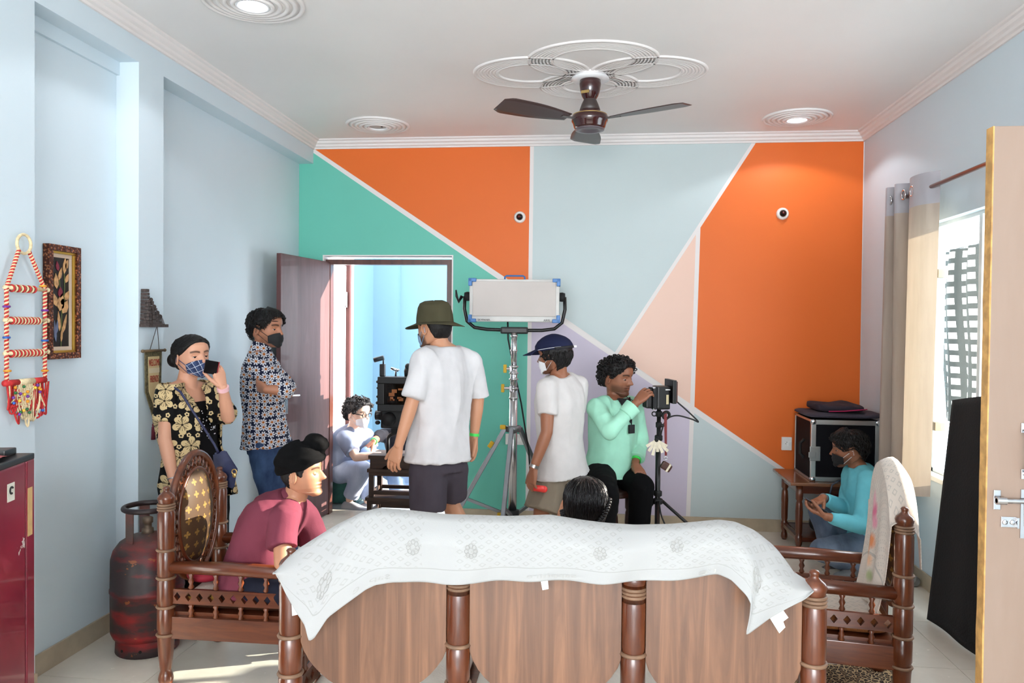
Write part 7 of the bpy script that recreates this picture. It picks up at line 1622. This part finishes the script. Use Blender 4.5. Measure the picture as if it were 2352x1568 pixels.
for k, (fx_, fy_) in enumerate(((-.50, -.10), (-.035, -.50), (.34, .34))):
    foot = Vector((S0.x+fx_, S0.y+fy_, .015)); topp = HB+Vector((fx_, fy_, 0)).normalized()*.06; d = (foot-topp).normalized(); u_, v_ = frame_of(d); L = (foot-topp).length; R3 = Matrix(((u_.x, v_.x, d.x), (u_.y, v_.y, d.y), (u_.z, v_.z, d.z)))
    bm = B(); box(bm, (topp+foot)/2, (.030, .030, L), R3, .003); lg = obj('leg', bm, m_steel, lamp)
    bm = B(); ball(bm, foot+V(0, 0, .005), (.024, .024, .02), 12, 8); obj('rubber_foot', bm, m_rub, lg, smooth=True)
    mid = topp.lerp(foot, .62); bb_ = LB+Vector((fx_, fy_, 0)).normalized()*.05; d2 = (mid-bb_).normalized(); u2, v2 = frame_of(d2); R4 = Matrix(((u2.x, v2.x, d2.x), (u2.y, v2.y, d2.y), (u2.z, v2.z, d2.z)))
    bm = B(); box(bm, (mid+bb_)/2, (.022, .022, (mid-bb_).length), R4, .002); obj('brace', bm, m_steel, lamp)
    if k == 0:
        bm = B(); q = topp.lerp(foot, .16); box(bm, q+V(-.025, -.02, .015), (.03, .03, .05), rot(.6, 'Y'), .006); obj('t_knob', bm, m_knob, lg)
bm = B(); box(bm, LB+V(-.08, -.03, 0), (.05, .03, .03), None, .006); obj('t_knob', bm, m_knob, lamp)
bm = B(); box(bm, HB+V(-.07, -.04, .012), (.04, .03, .03), None, .006); obj('t_knob', bm, m_knob, lamp)
bm = B(); tube(bm, [pl(-.05, .10, -.15), S0+V(-.05, .06, lz(780)), S0+V(.0, .07, lz(860)), S0+V(.05, .07, lz(930)), S0+V(.11, .05, lz(1040)), S0+V(.13, .05, lz(1120)), S0+V(.16, .10, .2), S0+V(.28, .12, .008), S0+V(.6, .1, .008)], .006, 8); tag(obj('power_cable', bm, m_rub, None, smooth=True, base=S0+V(.1, .05, 0)), 'black power cable hanging from the soft light panel', 'cable')

# ---- monitor on a black light stand
mp = at(1514, 912, 5.0); T0 = Vector((mp.x+.0, mp.y, 0)); mon = thing('field_monitor', 'wireless field monitor with batteries on a black tripod stand', 'monitor', T0)
def mz(v): return EYE-(v-757)/F_PX*5.03
Rm = rot(.20)
def mo_(x_, y_, z_): return Vector((mp.x, mp.y, 0))+Rm @ Vector((x_, y_, 0))+V(0, 0, z_)
zc = mz(912); s_ = 5.0/F_PX
def mbox(name, u0, u1, v0, v1, dep, mat, bv=.004, par=mon):
    bm = B(); x0, x1 = (u0-1514)*s_, (u1-1514)*s_; box(bm, mo_((x0+x1)/2, 0, (mz(v0)+mz(v1))/2), (x1-x0, dep, abs(mz(v0)-mz(v1))), Rm, bv); return obj(name, bm, mat, par)
mbox('receiver', 1503, 1534, 886, 938, .13, m_gear, .012); mbox('battery_plate', 1494, 1503, 890, 938, .12, m_gear2); mbox('battery', 1479, 1494, 892, 936, .10, m_gear, .010); pn_ = mbox('screen_panel', 1536, 1545, 871, 924, .19, m_gear, .004); mbox('screen_back', 1544, 1548, 874, 922, .17, M('panel_brown', (84, 34, 26), .35), .002, pn_); mbox('bracket', 1530, 1537, 885, 925, .05, m_gear2, .002)
bm = B(); p = mo_(.035, -.067, mz(915)); box(bm, p, (.016, .002, .06), Rm); obj('paper_label', bm, M('label_cream', (204, 190, 150), .6), mon)
bm = B(); box(bm, mo_(.037, -.066, mz(893)), (.030, .002, .006), Rm); obj('maker_strip', bm, M('label_white', (0, 0, 0)), mon)
for i in range(2): bm = B(); box(bm, mo_(-.048, -.045+.0*i, mz((889, 937)[i])), (.012, .03, .012), Rm, .002); obj('latch', bm, m_chrome, mon)
bm = B(); tube(bm, [T0+V(0, 0, mz(938)), T0+V(0, 0, .03)], .0135, 14); obj('pole', bm, m_gear, mon, smooth=True)
bm = B(); tube(bm, [T0+V(-.002, 0, mz(1000)), T0+V(-.002, 0, .03)], .0165, 14); obj('lower_tube', bm, m_gear, mon, smooth=True)
for v, r_ in ((950, .022), (975, .020), (1005, .025), (1132, .026), (1150, .032)): bm = B(); lathe(bm, [(-.018, r_*.8), (-.014, r_), (.014, r_), (.018, r_*.8)], T0+V(0, 0, mz(v)), 14); obj('clamp', bm, m_gear2, mon, smooth=True)
bm = B(); tube(bm, [T0+V(.0, -.01, mz(978)), T0+V(.035, -.02, mz(974))], .010, 8); obj('knob', bm, m_gear, mon, smooth=True)
zt_ = mz(1150)
for fx_, fy_ in ((.50, .12), (-.36, -.02), (-.05, -.46)):
    bm = B(); tube(bm, [T0+V(fx_*.06, fy_*.06, zt_), T0+V(fx_, fy_, .02)], .0105, 10); lg = obj('leg', bm, m_gear, mon, smooth=True)
    bm = B(); ball(bm, T0+V(fx_, fy_, .016), (.016, .016, .015), 10, 8); obj('rubber_foot', bm, m_rub, lg, smooth=True)
    bm = B(); tube(bm, [T0+V(fx_*.02, fy_*.02, .10), T0+V(fx_*.45, fy_*.45, zt_*.57)], .006, 8); obj('brace', bm, m_gear, mon, smooth=True)
bm = B(); torus(bm, mo_(.035, -.05, mz(950)), .022, .006, 18, 6, (.3, 1, .1)); torus(bm, mo_(.03, -.05, mz(952)), .022, .006, 18, 6, (-.5, 1, .3)); torus(bm, mo_(-.045, -.05, mz(948)), .014, .004, 16, 6, (.2, 1, .2)); o = tag(obj('cable_coil', bm, m_rub, None, smooth=True, base=mo_(0, -.05, mz(965))), 'coiled black cable under the field monitor', 'cable')
def cable(name, pts, r_, mat, label): bm = B(); tube(bm, pts, r_, 7); return tag(obj(name, bm, mat, None, smooth=True, base=pts[0]), label, 'cable')
def bez(p, n_=10):
    out = []
    for i in range(len(p)-1):
        p0, p1, p2, p3 = Vector(p[max(i-1, 0)]), Vector(p[i]), Vector(p[i+1]), Vector(p[min(i+2, len(p)-1)])
        for k in range(n_):
            t = k/n_; out.append(.5*((2*p1)+(-p0+p2)*t+(2*p0-5*p1+4*p2-p3)*t*t+(-p0+3*p1-3*p2+p3)*t**3))
    out.append(Vector(p[-1])); return out
cable('monitor_cable', bez([at(1546, 915, 5.0), at(1575, 940, 5.0), at(1604, 968, 5.0), at(1588, 962, 5.0), at(1555, 954, 5.0), at(1532, 962, 5.0), at(1521, 985, 4.98), at(1516, 1010, 4.98)], 6), .005, m_rub, 'black cable looping out to the right of the field monitor')
cable('stand_cable', bez([at(1514, 1150, 4.98), at(1518, 1180, 4.95), at(1530, 1210, 4.9), at(1545, 1240, 4.85)], 6), .005, m_rub, 'black cable running down the monitor stand')
m_tape = M('tape_cream', (222, 212, 188), .6, 0, .1, 60); tpz = at(1508, 1010, 4.96)
tp_ = thing('tape_strips', 'bundle of cream tape strips tied to the monitor stand', 'tape', tpz)
for i, a_ in enumerate((-1.0, -.6, -.25, .1, .45, .8, 1.05)):
    bm = B(); L = .075+.012*(i % 3); d = V(math.sin(a_), -.15+.05*(i % 2), -math.cos(a_)); u_ = d.cross(V(0, 1, 0)).normalized(); prism(bm, [tpz+d*.008-u_*.007, tpz+d*L-u_*.010, tpz+d*L+u_*.010, tpz+d*.008+u_*.007], V(0, -.0025, 0)); obj('strip', bm, m_tape, tp_)
bm = B(); ball(bm, tpz, .014, 10, 8); obj('knot', bm, m_rub, tp_, smooth=True)
sp_ = thing('strap_with_pouch', 'dark red strap with a brown leather tape pouch hanging from the monitor', 'strap', at(1530, 1085, 4.95))
bm = B(); prism(bm, [at(1525, 945, 4.95), at(1532, 945, 4.95), at(1532, 1046, 4.95), at(1527, 1046, 4.95)], V(0, .003, 0)); obj('strap', bm, M('strap_red', (112, 24, 28), .6), sp_)
bm = B(); torus(bm, at(1529, 1052, 4.95), .010, .003, 14, 6, (0, 1, 0)); obj('ring', bm, m_chrome, sp_, smooth=True)
bm = B(); Rl_ = rot(.55, 'Y'); q = at(1530, 1071, 4.95); box(bm, q, (.068, .045, .050), Rl_, .012); obj('pouch', bm, M('leather_brown', (74, 42, 34), .5), sp_)
bm = B(); box(bm, q+Rl_ @ V(.014, 0, 0), (.014, .048, .054), Rl_, .004); obj('pouch_band', bm, m_tape, sp_)
cable('floor_cable', bez([V(.10, 5.72, .008), V(.3, 5.60, .008), V(.52, 5.74, .008), V(.72, 5.62, .008), V(.95, 5.75, .008)]), .006, M('cable_yellow', (206, 166, 40), .5), 'yellow cable on the floor along the back wall')

# ---- film camera on stacked half boxes in the inner doorway
m_crate = WOOD('crate_brown', (38, 24, 18), (74, 48, 32), 'X', 12, .6, .05)
def crate(z0, z1, x0, x1, y0, y1, label, opened, slot):
    t = thing('wooden_box', label, 'box', ((x0+x1)/2, (y0+y1)/2, z0), 0, 'wooden boxes under the film camera'); tk = .022; k = .028
    bm = B(); bx(bm, x0-.012, x1+.012, y0-.012, y1+.012, z1-k, z1, .003); obj('top_board', bm, m_crate, t)
    if opened:
        for xx in (x0, x1-.04):
            for yy in (y0, y1-.04): bm = B(); bx(bm, xx, xx+.04, yy, yy+.04, z0+.001, z1-k, .002); obj('leg', bm, m_crate, t)
        for yy in (y0+.006, y1-.028):
            for zz in (z0+.02, z1-k-.03): bm = B(); bx(bm, x0+.04, x1-.04, yy, yy+tk, zz, zz+.03, .002); obj('rail', bm, m_crate, t)
        for xx in (x0+.006, x1-.028): bm = B(); bx(bm, xx, xx+tk, y0+.04, y1-.04, z0+.02, z0+.05, .002); obj('rail', bm, m_crate, t)
    else:
        h0 = z0+.001; w_ = (x1-x0); c = (x0+x1)/2; a_, b_ = .075, .034
        pts = [(x0, h0), (c-a_, h0)]+[(c+a_*math.cos(t_), h0+b_*math.sin(t_)) for t_ in [PI-PI*i/10 for i in range(11)]]+[(x1, h0), (x1, z1-k), (x0, z1-k)]
        for yy in (y0, y1-tk): bm = B(); prism(bm, [(x_, yy, z_) for x_, z_ in pts], (0, tk, 0)); obj('slotted_side', bm, m_crate, t)
        for xx in (x0, x1-tk): bm = B(); bx(bm, xx, xx+tk, y0+tk, y1-tk, h0, z1-k); obj('end_board', bm, m_crate, t)
BX0, BX1 = -1.815, -1.44
crate(0, .165, BX0-.012, BX1+.012, 6.130, 6.430, 'dark wooden half box, lowest of the stack in the inner doorway', True, 0)
crate(.165, .395, BX0, BX1, 6.140, 6.420, 'open dark wooden frame box, middle of the stack in the inner doorway', True, 0)
crate(.395, .505, BX0+.008, BX1-.008, 6.145, 6.415, 'dark wooden box with hand slot, top of the stack in the inner doorway', False, 1)
cam_ = thing('film_camera', 'black film camera with matte box standing on stacked boxes in the doorway', 'film camera', (-1.64, 6.270, .505))
cx = -1.605
bm = B(); pts = [(cx-.085, 6.260, .506), (cx-.085, 6.260, .60)]+[(cx+.085*math.cos(t), 6.260, .62+.055*math.sin(t)) for t in [PI-PI*i/12 for i in range(13)]]+[(cx+.085, 6.260, .60), (cx+.085, 6.260, .506)]; tube(bm, pts, .015, 10); obj('low_mount', bm, m_gear, cam_, smooth=True)
bm = B(); box(bm, (cx, 6.270, .70), (.10, .10, .06), None, .008); obj('mount_plate', bm, m_gear2, cam_)
bm = B(); box(bm, (cx+.005, 6.290, .795), (.26, .24, .15), None, .014); cb_ = obj('camera_body', bm, m_gear, cam_)
bm = B(); lathe(bm, [(0, .055), (.07, .055), (.075, .048), (.10, .048)], (cx-.05, 6.190, .80), 20, (0, -1, 0)); lathe(bm, [(0, .04), (.06, .04)], (cx-.12, 6.230, .82), 16, (-1, 0, 0)); obj('lens', bm, m_gear2, cb_, smooth=True)
mbz0, mbz1, mbx0, mbx1 = .868, 1.145, -1.735, -1.40; yy0, yy1 = 6.090, 6.230; fw_b = .055
bm = B(); bx(bm, mbx0, mbx1, yy0, yy1, mbz1-fw_b, mbz1, .006); bx(bm, mbx0, mbx1, yy0, yy1, mbz0, mbz0+fw_b, .006); bx(bm, mbx0, mbx0+fw_b, yy0, yy1, mbz0+fw_b, mbz1-fw_b, .004); bx(bm, mbx1-fw_b, mbx1, yy0, yy1, mbz0+fw_b, mbz1-fw_b, .004); mb_ = obj('matte_box', bm, m_gear, cam_)
bm = B(); bx(bm, mbx0+.04, mbx1-.04, yy0+.05, yy0+.055, mbz0+.04, mbz1-.04); obj('front_glass', bm, M('dark_glass', (16, 9, 5), .06, 0, .3, 8), mb_)
random.seed(4)
for i in range(7):  # orange reflections in the glass, modelled as small coloured plates
    x_ = mbx0+.075+random.random()*.10; z_ = mbz0+.07+random.random()*.12; bm = B(); bx(bm, x_, x_+.02+.03*random.random(), yy0+.046, yy0+.049, z_, z_+.012+.02*random.random(), .002); obj('painted_reflection', bm, M('amber_reflection', (150, 84, 28), .5), mb_)
bm = B(); bx(bm, mbx0+.02, mbx1-.02, yy1, yy1+.10, mbz0+.03, mbz1-.03, .01); obj('rear_housing', bm, m_gear2, cam_)
for (z_, r_) in ((1.10, .016), (1.05, .012), (.98, .014), (.93, .018), (.83, .016), (.77, .022)): bm = B(); ball(bm, (mbx0-.012, 6.150, z_), (r_, r_, r_*.8), 10, 8); tube(bm, [(mbx0+.01, 6.150, z_), (mbx0-.012, 6.150, z_)], .006, 6); obj('side_knob', bm, m_gear2, cam_, smooth=True)
bm = B(); bx(bm, mbx0+.002, mbx0+.045, 6.140, 6.180, mbz1, 1.245, .006); obj('finder_arm', bm, m_gear, cam_)
bm = B(); tube(bm, [(mbx0-.045, 6.150, 1.275), (mbx0+.035, 6.150, 1.297)], .020, 14); tube(bm, [(mbx0+.03, 6.155, 1.24), (mbx0+.03, 6.155, 1.29)], .007, 8); obj('viewfinder', bm, M('finder_slate', (50, 60, 68), .5), cam_, smooth=True)
bm = B(); tube(bm, [(mbx0+.13, 6.170, mbz1), (mbx0+.13, 6.170, 1.185), (mbx0+.16, 6.170, 1.20)], .008, 8); tube(bm, [(mbx0+.09, 6.170, 1.21), (mbx0+.15, 6.170, 1.192)], .011, 10); obj('rod_clamp', bm, m_chrome, cam_, smooth=True)
bm = B(); lathe(bm, [(0, .03), (.05, .035), (.07, .03)], (mbx0+.23, 6.180, mbz1-.004), 14); ball(bm, (mbx0+.23, 6.180, mbz1+.08), .028, 12, 8); obj('focus_motor', bm, m_gear2, cam_, smooth=True)
# small dark tuft behind the sofa post
c_ = V(-1.06, 2.62, .0); bm = B(); rnd = random.Random(2); ball(bm, c_+V(0, 0, .06), (.085, .07, .06), 18, 10)
for i in range(420):
    d = Vector((rnd.gauss(0, 1), rnd.gauss(0, 1), abs(rnd.gauss(0, 1)))).normalized(); p = c_+V(0, 0, .055)+Vector((d.x*.08, d.y*.065, d.z*.055)); q = p+d*.03+V(rnd.uniform(-.01, .01), rnd.uniform(-.01, .01), -.012); tube(bm, [p, p.lerp(q, .6)+V(0, 0, .004), q], [.0022, .0018, .0004], 3)
o = tag(obj('fur_bundle', bm, hair_mat('fur_black', (20, 16, 15)), None, base=c_), 'small dark furry bundle on the floor under the armchair', 'fur bundle')
